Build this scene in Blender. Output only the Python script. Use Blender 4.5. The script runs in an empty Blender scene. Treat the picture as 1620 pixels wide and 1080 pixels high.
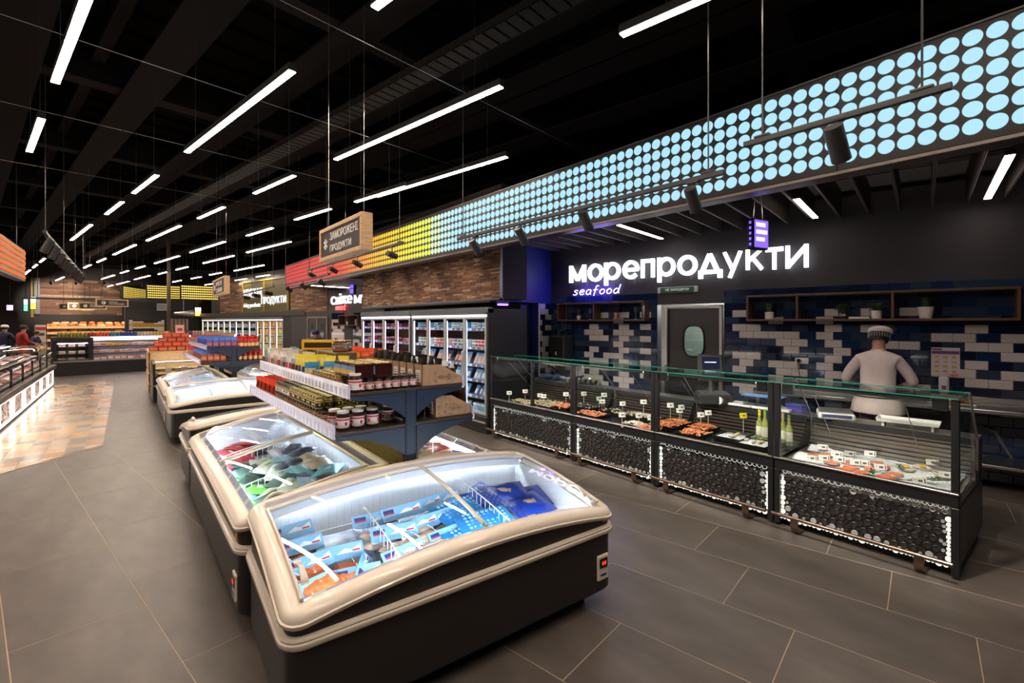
import bpy, math, random
from mathutils import Vector, Matrix
R = random.Random(11)
scene = bpy.context.scene
COL = scene.collection
PI = math.pi

# ------------------------------------------------------------------ camera, world, exposure
EYE = 1.8
THETA = math.atan(611 / 750.0)
cam_d = bpy.data.cameras.new('camera'); cam = bpy.data.objects.new('camera', cam_d); COL.objects.link(cam)
cam.location = (0, 0, EYE); cam.rotation_euler = (PI / 2, 0, -THETA)
cam_d.sensor_width = 36.0; cam_d.lens = 750 / 1620 * 36; cam_d.shift_y = -30 / 1620
cam_d.clip_start = 0.05; cam_d.clip_end = 200
scene.camera = cam
w = bpy.data.worlds.new('world'); scene.world = w; w.use_nodes = True
w.node_tree.nodes['Background'].inputs[0].default_value = (0.9, 0.85, 0.8, 1)
w.node_tree.nodes['Background'].inputs[1].default_value = 0.004
vs = scene.view_settings
vs.view_transform = 'Standard'; vs.look = 'None'; vs.gamma = 1.0; vs.use_curve_mapping = False
vs.exposure = 0.12
try:
    cy = scene.cycles
    cy.use_denoising = True; cy.max_bounces = 7; cy.transparent_max_bounces = 16
    cy.diffuse_bounces = 3; cy.glossy_bounces = 3; cy.sample_clamp_indirect = 4.0; cy.caustics_reflective = False
except Exception:
    pass
L_TUBE = 68.0      # ceiling luminaires
L_SPOT = 160.0      # track spots (watts)
L_LED = 14.0        # strips inside cases
WARM = (1.0, 0.82, 0.67); COOL = (0.72, 0.85, 1.0)

# ------------------------------------------------------------------ projection frame of the place
FW = (math.sin(THETA), math.cos(THETA)); RT = (math.cos(THETA), -math.sin(THETA))
ALPHA = math.radians(9.9)                      # the seafood wall and the floor tiles turn by this
WD = (-math.sin(ALPHA), math.cos(ALPHA)); WN = (math.cos(ALPHA), math.sin(ALPHA))
WROT = ALPHA - PI / 2
P0 = Vector((7.527, 0.723, 0)); M0 = Vector((5.8, 15.9, 0))
def _ray(x, y):
    u = (x - 810) / 750.0; v = (510 - y) / 750.0
    return FW[0] + RT[0] * u, FW[1] + RT[1] * u, v
def at(x, y, z):
    d = _ray(x, y); t = (z - EYE) / d[2]; return Vector((d[0] * t, d[1] * t, z))
def atd(x, y, a):
    d = _ray(x, y); return Vector((d[0] * a, d[1] * a, EYE + d[2] * a))
def st(s, t):
    return Vector((WD[0] * s + WN[0] * t, WD[1] * s + WN[1] * t, 0))

# ------------------------------------------------------------------ materials
MATS = {}
def mat(name, col, rough=0.5, metal=0.0, emit=0.0, ecol=None, spec=0.5, noise=0.0, nscale=8.0, bump=0.0, coat=0.0, nstretch=None):
    if name in MATS: return MATS[name]
    m = bpy.data.materials.new(name); m.use_nodes = True
    nt = m.node_tree; b = nt.nodes['Principled BSDF']
    b.inputs['Base Color'].default_value = (*col, 1)
    b.inputs['Roughness'].default_value = rough; b.inputs['Metallic'].default_value = metal
    b.inputs['Specular IOR Level'].default_value = spec
    if coat: b.inputs['Coat Weight'].default_value = coat; b.inputs['Coat Roughness'].default_value = 0.08
    if emit:
        b.inputs['Emission Color'].default_value = (*(ecol or col), 1); b.inputs['Emission Strength'].default_value = emit
    if noise or bump:
        tc = nt.nodes.new('ShaderNodeTexCoord'); mp = nt.nodes.new('ShaderNodeMapping')
        nt.links.new(tc.outputs['Object'], mp.inputs['Vector'])
        if nstretch: mp.inputs['Scale'].default_value = nstretch
        n = nt.nodes.new('ShaderNodeTexNoise'); n.inputs['Scale'].default_value = nscale; n.inputs['Detail'].default_value = 6
        nt.links.new(mp.outputs[0], n.inputs['Vector'])
        if noise:
            r = nt.nodes.new('ShaderNodeValToRGB')
            lo = [max(0, c * (1 - noise)) for c in col]; hi = [min(1, c * (1 + noise)) for c in col]
            r.color_ramp.elements[0].position = 0.3; r.color_ramp.elements[1].position = 0.7
            r.color_ramp.elements[0].color = (*lo, 1); r.color_ramp.elements[1].color = (*hi, 1)
            nt.links.new(n.outputs['Fac'], r.inputs[0]); nt.links.new(r.outputs[0], b.inputs['Base Color'])
        if bump:
            bp = nt.nodes.new('ShaderNodeBump'); bp.inputs['Strength'].default_value = bump; bp.inputs['Distance'].default_value = 0.01
            nt.links.new(n.outputs['Fac'], bp.inputs['Height']); nt.links.new(bp.outputs[0], b.inputs['Normal'])
    MATS[name] = m
    return m
def glassmat(name, tint, refl=0.6, rough=0.0, base=0.03):
    if name in MATS: return MATS[name]
    m = bpy.data.materials.new(name); m.use_nodes = True; nt = m.node_tree
    for n in list(nt.nodes): nt.nodes.remove(n)
    out = nt.nodes.new('ShaderNodeOutputMaterial'); mix = nt.nodes.new('ShaderNodeMixShader')
    tr = nt.nodes.new('ShaderNodeBsdfTransparent'); tr.inputs[0].default_value = (*tint, 1)
    gl = nt.nodes.new('ShaderNodeBsdfGlossy'); gl.inputs['Roughness'].default_value = rough
    lw = nt.nodes.new('ShaderNodeLayerWeight'); lw.inputs['Blend'].default_value = 0.5
    fr = nt.nodes.new('ShaderNodeMath'); fr.operation = 'POWER'; fr.inputs[1].default_value = 5.0
    nt.links.new(lw.outputs['Facing'], fr.inputs[0])
    ma = nt.nodes.new('ShaderNodeMath'); ma.operation = 'MULTIPLY_ADD'; ma.inputs[1].default_value = refl; ma.inputs[2].default_value = base
    nt.links.new(fr.outputs[0], ma.inputs[0]); nt.links.new(ma.outputs[0], mix.inputs[0])
    nt.links.new(tr.outputs[0], mix.inputs[1]); nt.links.new(gl.outputs[0], mix.inputs[2]); nt.links.new(mix.outputs[0], out.inputs[0])
    MATS[name] = m
    return m
def c8(r, g, b):
    f = lambda v: ((v / 255 + 0.055) / 1.055) ** 2.4 if v > 10 else v / 255 / 12.92
    return (f(r), f(g), f(b))
def pm(r, g, b, rough=0.4, **k):               # packaging colour, by sRGB bytes
    return mat('print %d %d %d %.1f' % (r, g, b, rough), c8(r, g, b), rough, **k)

# ------------------------------------------------------------------ mesh builder
class MB:
    def __init__(s): s.v = []; s.f = []; s.mi = []; s.m = 0; s.X = Matrix()
    def add(s, vs_, fs, m=None):
        o = len(s.v); X = s.X
        s.v += [tuple(X @ Vector(p)) for p in vs_]
        s.f += [tuple(i + o for i in f) for f in fs]; s.mi += [s.m if m is None else m] * len(fs)
        return s
    def box(s, x0, y0, z0, x1, y1, z1, m=None):
        v = [(x0, y0, z0), (x1, y0, z0), (x1, y1, z0), (x0, y1, z0), (x0, y0, z1), (x1, y0, z1), (x1, y1, z1), (x0, y1, z1)]
        return s.add(v, [(0, 3, 2, 1), (4, 5, 6, 7), (0, 1, 5, 4), (1, 2, 6, 5), (2, 3, 7, 6), (3, 0, 4, 7)], m)
    def rbox(s, x0, y0, z0, x1, y1, z1, b=0.01, m=None):      # box with chamfered edges
        b = min(b, abs(x1 - x0) * .45, abs(y1 - y0) * .45, abs(z1 - z0) * .45)
        X = (x0, x1); Y = (y0, y1); Z = (z0, z1); v = []; idx = {}
        for i in (0, 1):
            for j in (0, 1):
                for k in (0, 1):
                    sx = 1 - 2 * i; sy = 1 - 2 * j; sz = 1 - 2 * k
                    for a in range(3):
                        p = [X[i] + (0 if a == 0 else b * sx), Y[j] + (0 if a == 1 else b * sy), Z[k] + (0 if a == 2 else b * sz)]
                        idx[(i, j, k, a)] = len(v); v.append(tuple(p))
        f = []
        I = lambda i, j, k, a: idx[(i, j, k, a)]
        for i in (0, 1):
            q = [I(i, 0, 0, 0), I(i, 1, 0, 0), I(i, 1, 1, 0), I(i, 0, 1, 0)]; f.append(tuple(q if i else q[::-1]))
            q = [I(0, i, 0, 1), I(1, i, 0, 1), I(1, i, 1, 1), I(0, i, 1, 1)]; f.append(tuple(q[::-1] if i else q))
            q = [I(0, 0, i, 2), I(1, 0, i, 2), I(1, 1, i, 2), I(0, 1, i, 2)]; f.append(tuple(q if i else q[::-1]))
        for i in (0, 1):
            for j in (0, 1):
                q = (I(i, j, 0, 0), I(i, j, 1, 0), I(i, j, 1, 1), I(i, j, 0, 1)); f.append(q if (i + j) % 2 else q[::-1])
                q = (I(i, 0, j, 0), I(i, 1, j, 0), I(i, 1, j, 2), I(i, 0, j, 2)); f.append(q[::-1] if (i + j) % 2 else q)
                q = (I(0, i, j, 1), I(1, i, j, 1), I(1, i, j, 2), I(0, i, j, 2)); f.append(q if (i + j) % 2 else q[::-1])
                for k in (0, 1):
                    t = (I(i, j, k, 0), I(i, j, k, 1), I(i, j, k, 2)); f.append(t if (i + j + k) % 2 else t[::-1])
        return s.add(v, f, m)
    def tube(s, pts, r, n=6, m=None, closed=False):
        pts = [Vector(p) for p in pts]; L = len(pts); v = []; f = []
        up0 = None
        for i, p in enumerate(pts):
            if closed: d = pts[(i + 1) % L] - pts[i - 1]
            else: d = pts[min(i + 1, L - 1)] - pts[max(i - 1, 0)]
            d.normalize()
            if up0 is None:
                up = Vector((0, 0, 1)) if abs(d.z) < .9 else Vector((1, 0, 0))
                a = d.cross(up).normalized()
            else:
                a = (up0 - d * up0.dot(d)).normalized()
            up0 = a; b = d.cross(a)
            rr = r[i] if isinstance(r, (list, tuple)) else r
            for k in range(n):
                t = 2 * PI * k / n; v.append(p + (a * math.cos(t) + b * math.sin(t)) * rr)
        for i in range(L if closed else L - 1):
            j = (i + 1) % L
            for k in range(n):
                l = (k + 1) % n; f.append((i * n + k, i * n + l, j * n + l, j * n + k))
        if not closed:
            f.append(tuple(range(n))[::-1]); f.append(tuple((L - 1) * n + k for k in range(n)))
        return s.add(v, f, m)
    def lathe(s, prof, n=12, c=(0, 0, 0), m=None, caps=True, sx=1, sy=1):
        v = []; f = []
        for r, z in prof:
            for k in range(n):
                t = 2 * PI * k / n; v.append((c[0] + r * math.cos(t) * sx, c[1] + r * math.sin(t) * sy, c[2] + z))
        for i in range(len(prof) - 1):
            for k in range(n):
                l = (k + 1) % n; f.append((i * n + k, i * n + l, (i + 1) * n + l, (i + 1) * n + k))
        if caps:
            f.append(tuple(range(n))[::-1]); f.append(tuple((len(prof) - 1) * n + k for k in range(n)))
        return s.add(v, f, m)
    def rings(s, rs, m=None, cap=(True, True), closed=True):   # loft between point rings
        v = []; f = []; n = len(rs[0])
        for r in rs: v += [tuple(p) for p in r]
        for i in range(len(rs) - 1):
            for k in range(n if closed else n - 1):
                l = (k + 1) % n; f.append((i * n + k, i * n + l, (i + 1) * n + l, (i + 1) * n + k))
        if cap[0]: f.append(tuple(range(n))[::-1])
        if cap[1]: f.append(tuple((len(rs) - 1) * n + k for k in range(n)))
        return s.add(v, f, m)
    def prism(s, poly, axis, a, b, m=None):                    # polygon in the plane across axis, extruded a..b
        def P(p, t): return {'x': (t, p[0], p[1]), 'y': (p[0], t, p[1]), 'z': (p[0], p[1], t)}[axis]
        n = len(poly); v = [P(p, a) for p in poly] + [P(p, b) for p in poly]
        f = [tuple(range(n))[::-1], tuple(range(n, 2 * n))] + [(k, (k + 1) % n, n + (k + 1) % n, n + k) for k in range(n)]
        return s.add(v, f, m)
    def grid(s, fn, nu, nv, m=None):
        v = [fn(i / nu, j / nv) for j in range(nv + 1) for i in range(nu + 1)]
        f = [(j * (nu + 1) + i, j * (nu + 1) + i + 1, (j + 1) * (nu + 1) + i + 1, (j + 1) * (nu + 1) + i) for j in range(nv) for i in range(nu)]
        return s.add(v, f, m)
    def blob(s, c, r, n=6, m=None, jit=0.0, q=None):
        v = []; f = []; rx, ry, rz = r if isinstance(r, (tuple, list)) else (r, r, r); k = max(3, n // 2 + 1)
        Q = q or Matrix()
        for i in range(1, k):
            ph = PI * i / k
            for j in range(n):
                t = 2 * PI * j / n; q_ = 1 + R.uniform(-jit, jit)
                p = Q @ Vector((rx * math.sin(ph) * math.cos(t) * q_, ry * math.sin(ph) * math.sin(t) * q_, rz * math.cos(ph) * q_))
                v.append((c[0] + p.x, c[1] + p.y, c[2] + p.z))
        for i in range(k - 2):
            for j in range(n):
                l = (j + 1) % n; f.append((i * n + l, i * n + j, (i + 1) * n + j, (i + 1) * n + l))
        a = len(v); p = Q @ Vector((0, 0, rz)); v.append((c[0] + p.x, c[1] + p.y, c[2] + p.z)); v.append((c[0] - p.x, c[1] - p.y, c[2] - p.z))
        for j in range(n):
            l = (j + 1) % n; f.append((a, j, l)); f.append((a + 1, (k - 2) * n + l, (k - 2) * n + j))
        return s.add(v, f, m)
    def mesh(s, name, mats, smooth=35):
        me = bpy.data.meshes.new(name); me.from_pydata(s.v, [], s.f); me.validate()
        for m in (mats if isinstance(mats, (list, tuple)) else [mats]): me.materials.append(m)
        if len(me.polygons) == len(s.mi): me.polygons.foreach_set('material_index', s.mi)
        if smooth:
            me.shade_smooth(); me.set_sharp_from_angle(angle=math.radians(smooth))
        me.update(); return me
def obj(name, data, parent=None, loc=(0, 0, 0), rot=(0, 0, 0), scale=None):
    o = bpy.data.objects.new(name, data); COL.objects.link(o)
    if parent: o.parent = parent
    o.location = loc; o.rotation_euler = rot if isinstance(rot, (tuple, list)) else (0, 0, rot)
    if scale: o.scale = scale
    return o
def part(name, mb, mats, parent, smooth=35, label=None, kind=None, **k):
    o = obj(name, mb.mesh(name, mats, smooth), parent, **k)
    if label: o['label'] = label
    if kind: o['kind'] = kind
    return o
def tag(o, label, cat, group=None, kind=None):
    o['label'] = label; o['category'] = cat
    if group: o['group'] = group
    if kind: o['kind'] = kind
    return o
def thing(name, label, cat, loc=(0, 0, 0), rot=0, group=None):
    return tag(obj(name, None, None, loc, rot), label, cat, group)
def single(name, mb, mats, label, cat, loc=(0, 0, 0), rot=0, group=None, smooth=35, kind=None):
    return tag(obj(name, mb.mesh(name, mats, smooth), None, loc, rot), label, cat, group, kind)
def struct(name, mb, mats, parent=None, smooth=0, label=None, **k):
    o = obj(name, mb.mesh(name, mats, smooth), parent, **k); o['kind'] = 'structure'
    if label: o['label'] = label
    return o
KIDS = {}
def copy_tree(o, loc, rot, label=None, group=None, scale=None):
    def cp(a, par):
        c = a.copy(); COL.objects.link(c); c.parent = par
        for ch in a.children: cp(ch, c)
        return c
    c = cp(o, None); c.location = loc; c.rotation_euler = rot if isinstance(rot, (tuple, list)) else (0, 0, rot)
    if scale: c.scale = scale
    if label: c['label'] = label
    if group: c['group'] = group
    return c
KITS = []
class Kit:                                     # a template thing: first use moves it, later uses copy it
    def __init__(s, root): s.root = root; s.used = False; KITS.append(s)
    def put(s, loc, rot=0, label=None, group=None, scale=None):
        if not s.used:
            s.used = True; o = s.root; o.location = loc; o.rotation_euler = rot if isinstance(rot, (tuple, list)) else (0, 0, rot)
            if scale: o.scale = scale
            if label: o['label'] = label
            if group: o['group'] = group
            return o
        sc = scale or (1, 1, 1)
        return copy_tree(s.root, loc, rot, label, group, sc)
ORD = ['first', 'second', 'third', 'fourth', 'fifth', 'sixth', 'seventh', 'eighth', 'ninth', 'tenth', 'eleventh', 'twelfth', 'thirteenth', 'fourteenth', 'fifteenth',
       'sixteenth', 'seventeenth', 'eighteenth', 'nineteenth', 'twentieth', 'twenty-first', 'twenty-second', 'twenty-third', 'twenty-fourth', 'twenty-fifth', 'twenty-sixth', 'twenty-seventh',
       'twenty-eighth', 'twenty-ninth', 'thirtieth', 'thirty-first', 'thirty-second', 'thirty-third', 'thirty-fourth', 'thirty-fifth', 'thirty-sixth', 'thirty-seventh', 'thirty-eighth', 'thirty-ninth', 'fortieth']
TXT = {}
def text_mesh(body, size=1.0, extrude=0.02, bold=0.0, shear=0.0, m=None):
    key = (body, size, extrude, bold, shear, m.name if m else '')
    if key in TXT: return TXT[key]
    cu = bpy.data.curves.new('lettering', 'FONT'); cu.body = body; cu.size = size; cu.extrude = extrude; cu.offset = 0.0; cu.shear = shear
    cu.resolution_u = 4
    o = bpy.data.objects.new('lettering', cu); COL.objects.link(o)
    dg = bpy.context.evaluated_depsgraph_get(); me = bpy.data.meshes.new_from_object(o.evaluated_get(dg))
    bpy.data.objects.remove(o); bpy.data.curves.remove(cu)
    me.materials.clear()
    if m: me.materials.append(m)
    for v in me.vertices: v.co = (v.co.x, v.co.z * -1, v.co.y)      # stand up: x right, z up, front towards -y
    TXT[key] = me
    return me
def bbox(me):
    xs = [v.co.x for v in me.vertices]; zs = [v.co.z for v in me.vertices]
    return min(xs), max(xs), min(zs), max(zs)
def fit_text(name, body, x0, x1, z0, z1, y, m, parent, extrude=0.02, bold=0.0, shear=0.0, label=None):
    me = text_mesh(body, 1.0, 0.5, bold, shear, m); a, b, c, d = bbox(me)
    sx = (x1 - x0) / (b - a); sz = (z1 - z0) / (d - c)
    o = obj(name, me, parent, (x0 - a * sx, y, z0 - c * sz), 0, (sx, extrude, sz))
    if label: o['label'] = label
    return o

# ------------------------------------------------------------------ shared materials
cream = mat('cream plastic', (0.80, 0.71, 0.60), 0.25, coat=0.3)
graph = mat('anthracite panel', (0.021, 0.019, 0.018), 0.42)
navy = mat('navy powder coat', (0.013, 0.022, 0.043), 0.42, noise=0.1, nscale=30)
dark = mat('dark grey metal', (0.020, 0.022, 0.025), 0.4)
black = mat('black', (0.008, 0.008, 0.009), 0.45)
steel = mat('brushed steel', (0.55, 0.54, 0.52), 0.3, metal=1.0, noise=0.12, nscale=60, nstretch=(1, 30, 1))
white = mat('white', (0.75, 0.75, 0.75), 0.5)
liner = mat('white liner', (0.86, 0.88, 0.92), 0.45)
wire = mat('white wire', (0.85, 0.86, 0.88), 0.35)
ledcool = mat('cool led', (1, 1, 1), emit=L_LED, ecol=COOL)
ledwarm = mat('warm led', (1, 1, 1), emit=L_LED, ecol=(1.0, 0.9, 0.7))
lilac = mat('lilac plastic rail', (0.60, 0.56, 0.68), 0.25, coat=0.4)
oak = mat('light oak', (0.60, 0.38, 0.20), 0.5, noise=0.25, nscale=14, nstretch=(1, 1, 9))
walnut = mat('walnut', (0.10, 0.045, 0.022), 0.45, noise=0.35, nscale=14, nstretch=(1, 1, 9))
lid_glass = glassmat('lid glass', (0.95, 0.98, 1.0), 0.6, 0, 0.022)
case_glass = glassmat('case glass', (0.97, 0.99, 0.98), 0.6, 0, 0.022)
glass_edge = mat('green glass edge', (0.02, 0.22, 0.16), 0.1, coat=1.0)
tube_mat = mat('luminaire diffuser', (1, 1, 1), emit=L_TUBE, ecol=WARM)
kraft = mat('kraft board', (0.36, 0.21, 0.11), 0.7, noise=0.15, nscale=25)
signfar = mat('far lit sign white', (0.1, 0.1, 0.1), emit=1.15, ecol=(0.95, 0.96, 1.0))
signwhite = mat('lit sign white', (1, 1, 1), emit=2.4, ecol=(0.95, 0.96, 1.0))

# ------------------------------------------------------------------ floor
TW, TL = 0.606, 1.2
fl_mats = [mat('floor tile %d' % i, tuple(c * k for c in (0.110, 0.094, 0.082)), 0.36, noise=0.26, nscale=2.2, bump=0.04, nstretch=(1, 2.2, 1)) for i, k in enumerate((0.95, 1.0, 1.05))]
grout = mat('floor grout', (0.42, 0.32, 0.22), 0.8)
fb = MB(); fb.box(-14, -3, -0.2, 14, 44, -0.0012)
floor = struct('floor', fb, grout)
MOS_X0, MOS_X1, MOS_Y1 = -1.56, -0.26, 19.1
def mos_front(x): return 9.2 + (x + 0.26) * 1.12
def in_mosaic(p): return MOS_X0 < p.x < MOS_X1 and mos_front(p.x) < p.y < MOS_Y1
cells = []
for c in range(-18, 22):
    t0 = 0.15 + TW * c; off = 0.17 + 0.4 * (c % 3)
    for r in range(-4, 34):
        s0 = off + TL * r
        mid = st(s0 + TL / 2, t0 + TW / 2)
        if not (-9 < mid.x < 10 and -2.2 < mid.y < 36): continue
        cs = [st(s0 + a, t0 + b) for a, b in ((0, 0), (0, TW), (TL, TW), (TL, 0), (TL / 2, 0), (TL / 2, TW))]
        ins = [in_mosaic(p) for p in cs]
        if all(ins): continue
        a = mid.x * FW[0] + mid.y * FW[1]; b = mid.x * RT[0] + mid.y * RT[1]
        vis = a > 0.6 and abs(b / a) < 1.25
        cells.append((0 if vis else 1, a if vis else 99, s0, t0))
cells.sort()
g = 0.0024
tme = []
for i in range(3):
    b = MB(); b.rbox(g, g, -0.03, TL - g, TW - g, 0, 0.0015); tme.append(b.mesh('floor_tile', fl_mats[i], 0))
def tile_poly(s0, t0):
    return [st(s0 + a, t0 + b) for a, b in ((g, g), (TL - g, g), (TL - g, TW - g), (g, TW - g))]
rest = MB()
FROT = math.atan2(WD[1], WD[0])
for n, (q, a, s0, t0) in enumerate(cells):
    if n < 300:
        p = st(s0, t0 + TW); o = obj('tile', tme[R.randrange(3)], floor, (p.x, p.y, 0), (0, 0, FROT)); o['kind'] = 'structure'
    else:
        pts = tile_poly(s0, t0); rest.add([(p.x, p.y, 0) for p in pts] + [(p.x, p.y, -0.01) for p in pts],
                 [(0, 3, 2, 1), (0, 1, 5, 4), (1, 2, 6, 5), (2, 3, 7, 6), (3, 0, 4, 7)], R.randrange(3))
o = part('tile_field', rest, fl_mats, floor, 0, kind='stuff')
# multicoloured wood-look inset
mos_cols = [(0.48, 0.34, 0.22), (0.42, 0.23, 0.10), (0.54, 0.43, 0.31), (0.25, 0.21, 0.18), (0.38, 0.22, 0.11), (0.22, 0.21, 0.22), (0.62, 0.38, 0.17), (0.44, 0.35, 0.27)]
mm = [mat('inset tile %d' % i, c, 0.22, noise=0.2, nscale=12, nstretch=(1, 6, 1)) for i, c in enumerate(mos_cols)]
mos = MB(); mos.prism([(MOS_X0, mos_front(MOS_X0)), (MOS_X1, mos_front(MOS_X1)), (MOS_X1, MOS_Y1), (MOS_X0, MOS_Y1)], 'z', -0.003, 0.0015)
inset = struct('floor_inset', mos, mat('inset joint', (0.30, 0.25, 0.2), 0.7), label='inset of wood-look tiles in beige, tan and grey along the lit counter')
inset['category'] = 'floor'; cnt = 0; mrest = MB()
for c in range(7):
    x1 = MOS_X1 - 0.2 * c - 0.003; x0 = max(MOS_X1 - 0.2 * (c + 1) + 0.003, MOS_X0)
    y = 7.6
    while y < MOS_Y1:
        h = 0.24; ya, yb = y + 0.003, min(y + h - 0.003, MOS_Y1); y += h
        a0, a1 = max(ya, mos_front(x0)), max(ya, mos_front(x1)); b0, b1 = max(yb, mos_front(x0)), max(yb, mos_front(x1))
        if yb - max(a0, a1) < 0.01 and yb - min(a0, a1) < 0.02: continue
        poly = [(x0, min(a0, yb)), (x1, min(a1, yb)), (x1, yb), (x0, yb)]
        mi = R.choice((0, 0, 1, 2, 2, 3, 4, 5, 6, 6, 7))
        b = mrest if cnt >= 298 else MB()
        b.prism(poly, 'z', 0.0, 0.004, mi)
        if cnt < 298:
            o = part('inset_tile', b, mm, inset, 0); o['kind'] = 'structure'
        cnt += 1
if mrest.v: part('inset_tile_field', mrest, mm, inset, 0, kind='stuff')
# bevelled trim line of the counter plinth is built with the counter

# ------------------------------------------------------------------ ceiling
ceil_m = mat('ceiling black paint', (0.006, 0.005, 0.0045), 0.9, spec=0.0)
beam_m = mat('ceiling steel dark', (0.010, 0.0085, 0.008), 0.8, spec=0.04)
cb = MB(); cb.box(-14, -3, 5.9, 14, 44, 6.1)
ceiling = struct('ceiling', cb, ceil_m)
def beam(name, s0, s1, t0, t1, z0, z1, m):
    b = MB(); pts = [st(s0, t0), st(s1, t0), st(s1, t1), st(s0, t1)]
    b.prism([(p.x, p.y) for p in pts][::-1], 'z', z0, z1); o = struct(name, b, m, ceiling); return o
for i in range(9): beam('roof_beam', 1.2 + i * 4.0, 1.5 + i * 4.0, -9, 13, 5.35, 5.9, beam_m)
for i in range(9): beam('purlin', -4, 40, -8.0 + i * 2.3, -7.85 + i * 2.3, 5.62, 5.9, beam_m)
rb = MB()
for i in range(70):
    s = -3 + i * 0.6; pts = [st(s, -9), st(s + 0.22, -9), st(s + 0.22, 13), st(s, 13)]
    rb.prism([(p.x, p.y) for p in pts], 'z', 5.84, 5.9)
o = part('roof_deck_ribs', rb, ceil_m, ceiling, 0, kind='stuff')
# diagonal braces seen as faint lines
for i in range(8):
    b = MB(); p = st(3 + i * 3.4, -1.5 + (i % 3) * 2.6); q = st(3.9 + i * 3.4, -2.6 + (i % 3) * 2.6)
    b.tube([(p.x, p.y, 5.35), (q.x, q.y, 5.8)], 0.035, 6); struct('roof_brace', b, beam_m, ceiling)
def cable_tray(t, z, s0, s1, label, wd=0.28):
    tr = thing('cable_tray', label, 'cable tray', (0, 0, z), 0)
    m = mat('cable tray', (0.016, 0.014, 0.012), 0.6, spec=0.1)
    for sd in (0, 1):
        b = MB(); tt = t + sd * wd
        pts = [st(s0, tt), st(s1, tt), st(s1, tt + 0.012), st(s0, tt + 0.012)]
        b.prism([(p.x, p.y) for p in pts], 'z', 0, 0.09); part('side_rail', b, m, tr, 0)
    n = int((s1 - s0) / 0.16); b = MB()
    for i in range(n):
        s = s0 + i * 0.16; pts = [st(s, t), st(s + 0.13, t), st(s + 0.13, t + wd), st(s, t + wd)]
        b.prism([(p.x, p.y) for p in pts], 'z', 0.0, 0.012)
    part('tray_rungs', b, m, tr, 0, kind='stuff')
    for i in range(int((s1 - s0) / 2.5)):
        for sd in (0, wd):
            b = MB(); p = st(s0 + 1 + i * 2.5, t + sd); b.tube([(p.x, p.y, 0.02), (p.x, p.y, 5.328 - z)], 0.006, 5)
            part('hanger_rod', b, m, tr)
    return tr
cable_tray(3.62, 4.9, 1.5, 30, 'wide perforated cable tray running under the dark ceiling above the aisle')
cable_tray(8.55, 4.9, 1.0, 24, 'cable tray high above the dotted light fascia')
# thin tension cables
for i, (a_, b_) in enumerate((((-0.5, 60), (540, 150)), ((0, 15), (540, 165)), ((190, -10), (620, 130)))):
    pass
b = MB()
for s in (4.4, 6.6, 9.2, 12.5):
    p = st(s, -4); q = st(s, 6.5); b.tube([(p.x, p.y, 4.72), (q.x, q.y, 4.72)], 0.004, 4)
single('suspension_wires', b, steel, 'thin steel wires strung across under the dark ceiling', 'wires', kind='stuff')

# ------------------------------------------------------------------ ceiling luminaires: rows parallel to the seafood wall
K = 0.904; LZ = 3.97
LUM = [(0.59, 3.26, 1), (2.05, 4.55, 1), (3.58, 3.24, 1), (5.15, 4.56, 1), (3.6, -1.40, 1), (2.05, -0.14, 1), (0.59, 7.85, 0), (2.05, 9.44, 0), (2.05, 12.05, 0), (2.03, 15.45, 1),
       (3.53, 7.77, 0), (3.53, 11.0, 0), (3.5, 13.93, 1), (3.45, 18.4, 1), (5.06, 9.46, 0), (5.12, 12.5, 0), (5.06, 15.7, 1), (5.06, 20.3, 1), (6.33, 14.2, 1), (6.33, 18.75, 1),
       (3.45, 23.2, 0), (3.42, 26.2, 0), (4.95, 31.0, 1), (6.26, 35.0, 1), (6.24, 39.6, 0), (4.96, 27.9, 0), (5.0, 25.0, 0), (6.2, 30.0, 1), (6.3, 27.1, 0), (6.3, 24.0, 0),
       (8.08, 32.0, 0), (8.13, 28.7, 0), (8.1, 25.6, 0), (10.05, 33.0, 0), (8.2, 20.9, 1), (10.1, 28.0, 0), (10.05, 24.9, 0), (3.4, 34.2, 1), (1.94, 30.9, 1), (1.95, 27.8, 0), (1.95, 24.9, 0),
       (5.1, 6.9, 0), (0.6, 26.5, 1), (0.6, 31.0, 1), (-0.9, 24.0, 1), (-0.9, 29.0, 1), (-2.4, 20.0, 1), (-2.4, 26.0, 1), (0.59, -1.5, 1), (-1.2, 3.0, 1), (-1.2, 8.5, 1), (-2.6, -1.0, 1), (-2.6, 5.0, 1)]  # the final entries hang out of view, added to brighten the left floor
fix_m = mat('luminaire housing', (0.02, 0.02, 0.02), 0.5)
def lum_kit(L):
    t = thing('linear_luminaire', 'x', 'ceiling light')
    b = MB(); b.rbox(-0.032, 0, 0.006, 0.032, L, 0.075, 0.006); part('housing', b, fix_m, t)
    b = MB(); b.rbox(-0.030, 0.008, -0.004, 0.030, L - 0.008, 0.008, 0.004); part('diffuser', b, tube_mat, t)
    for y in (L * 0.12, L * 0.88):
        b = MB(); b.tube([(0, y, 0.07), (0, y, 5.328 - LZ)], 0.0018, 4); part('suspension_wire', b, steel, t)
    return Kit(t)
K15, K30 = lum_kit(1.5), lum_kit(3.0)
for t in sorted(set(round(q[0] * 2) / 2 for q in LUM)):
    beam('channel_rail', 0.2 if t > 1 else -2, 37, t * K - 0.24, t * K + 0.24, 5.329, 5.36, beam_m)
LUMROWS = {}
for t, s, big in LUM: LUMROWS.setdefault(round(t * 2) / 2, []).append((s, t, big))
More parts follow.
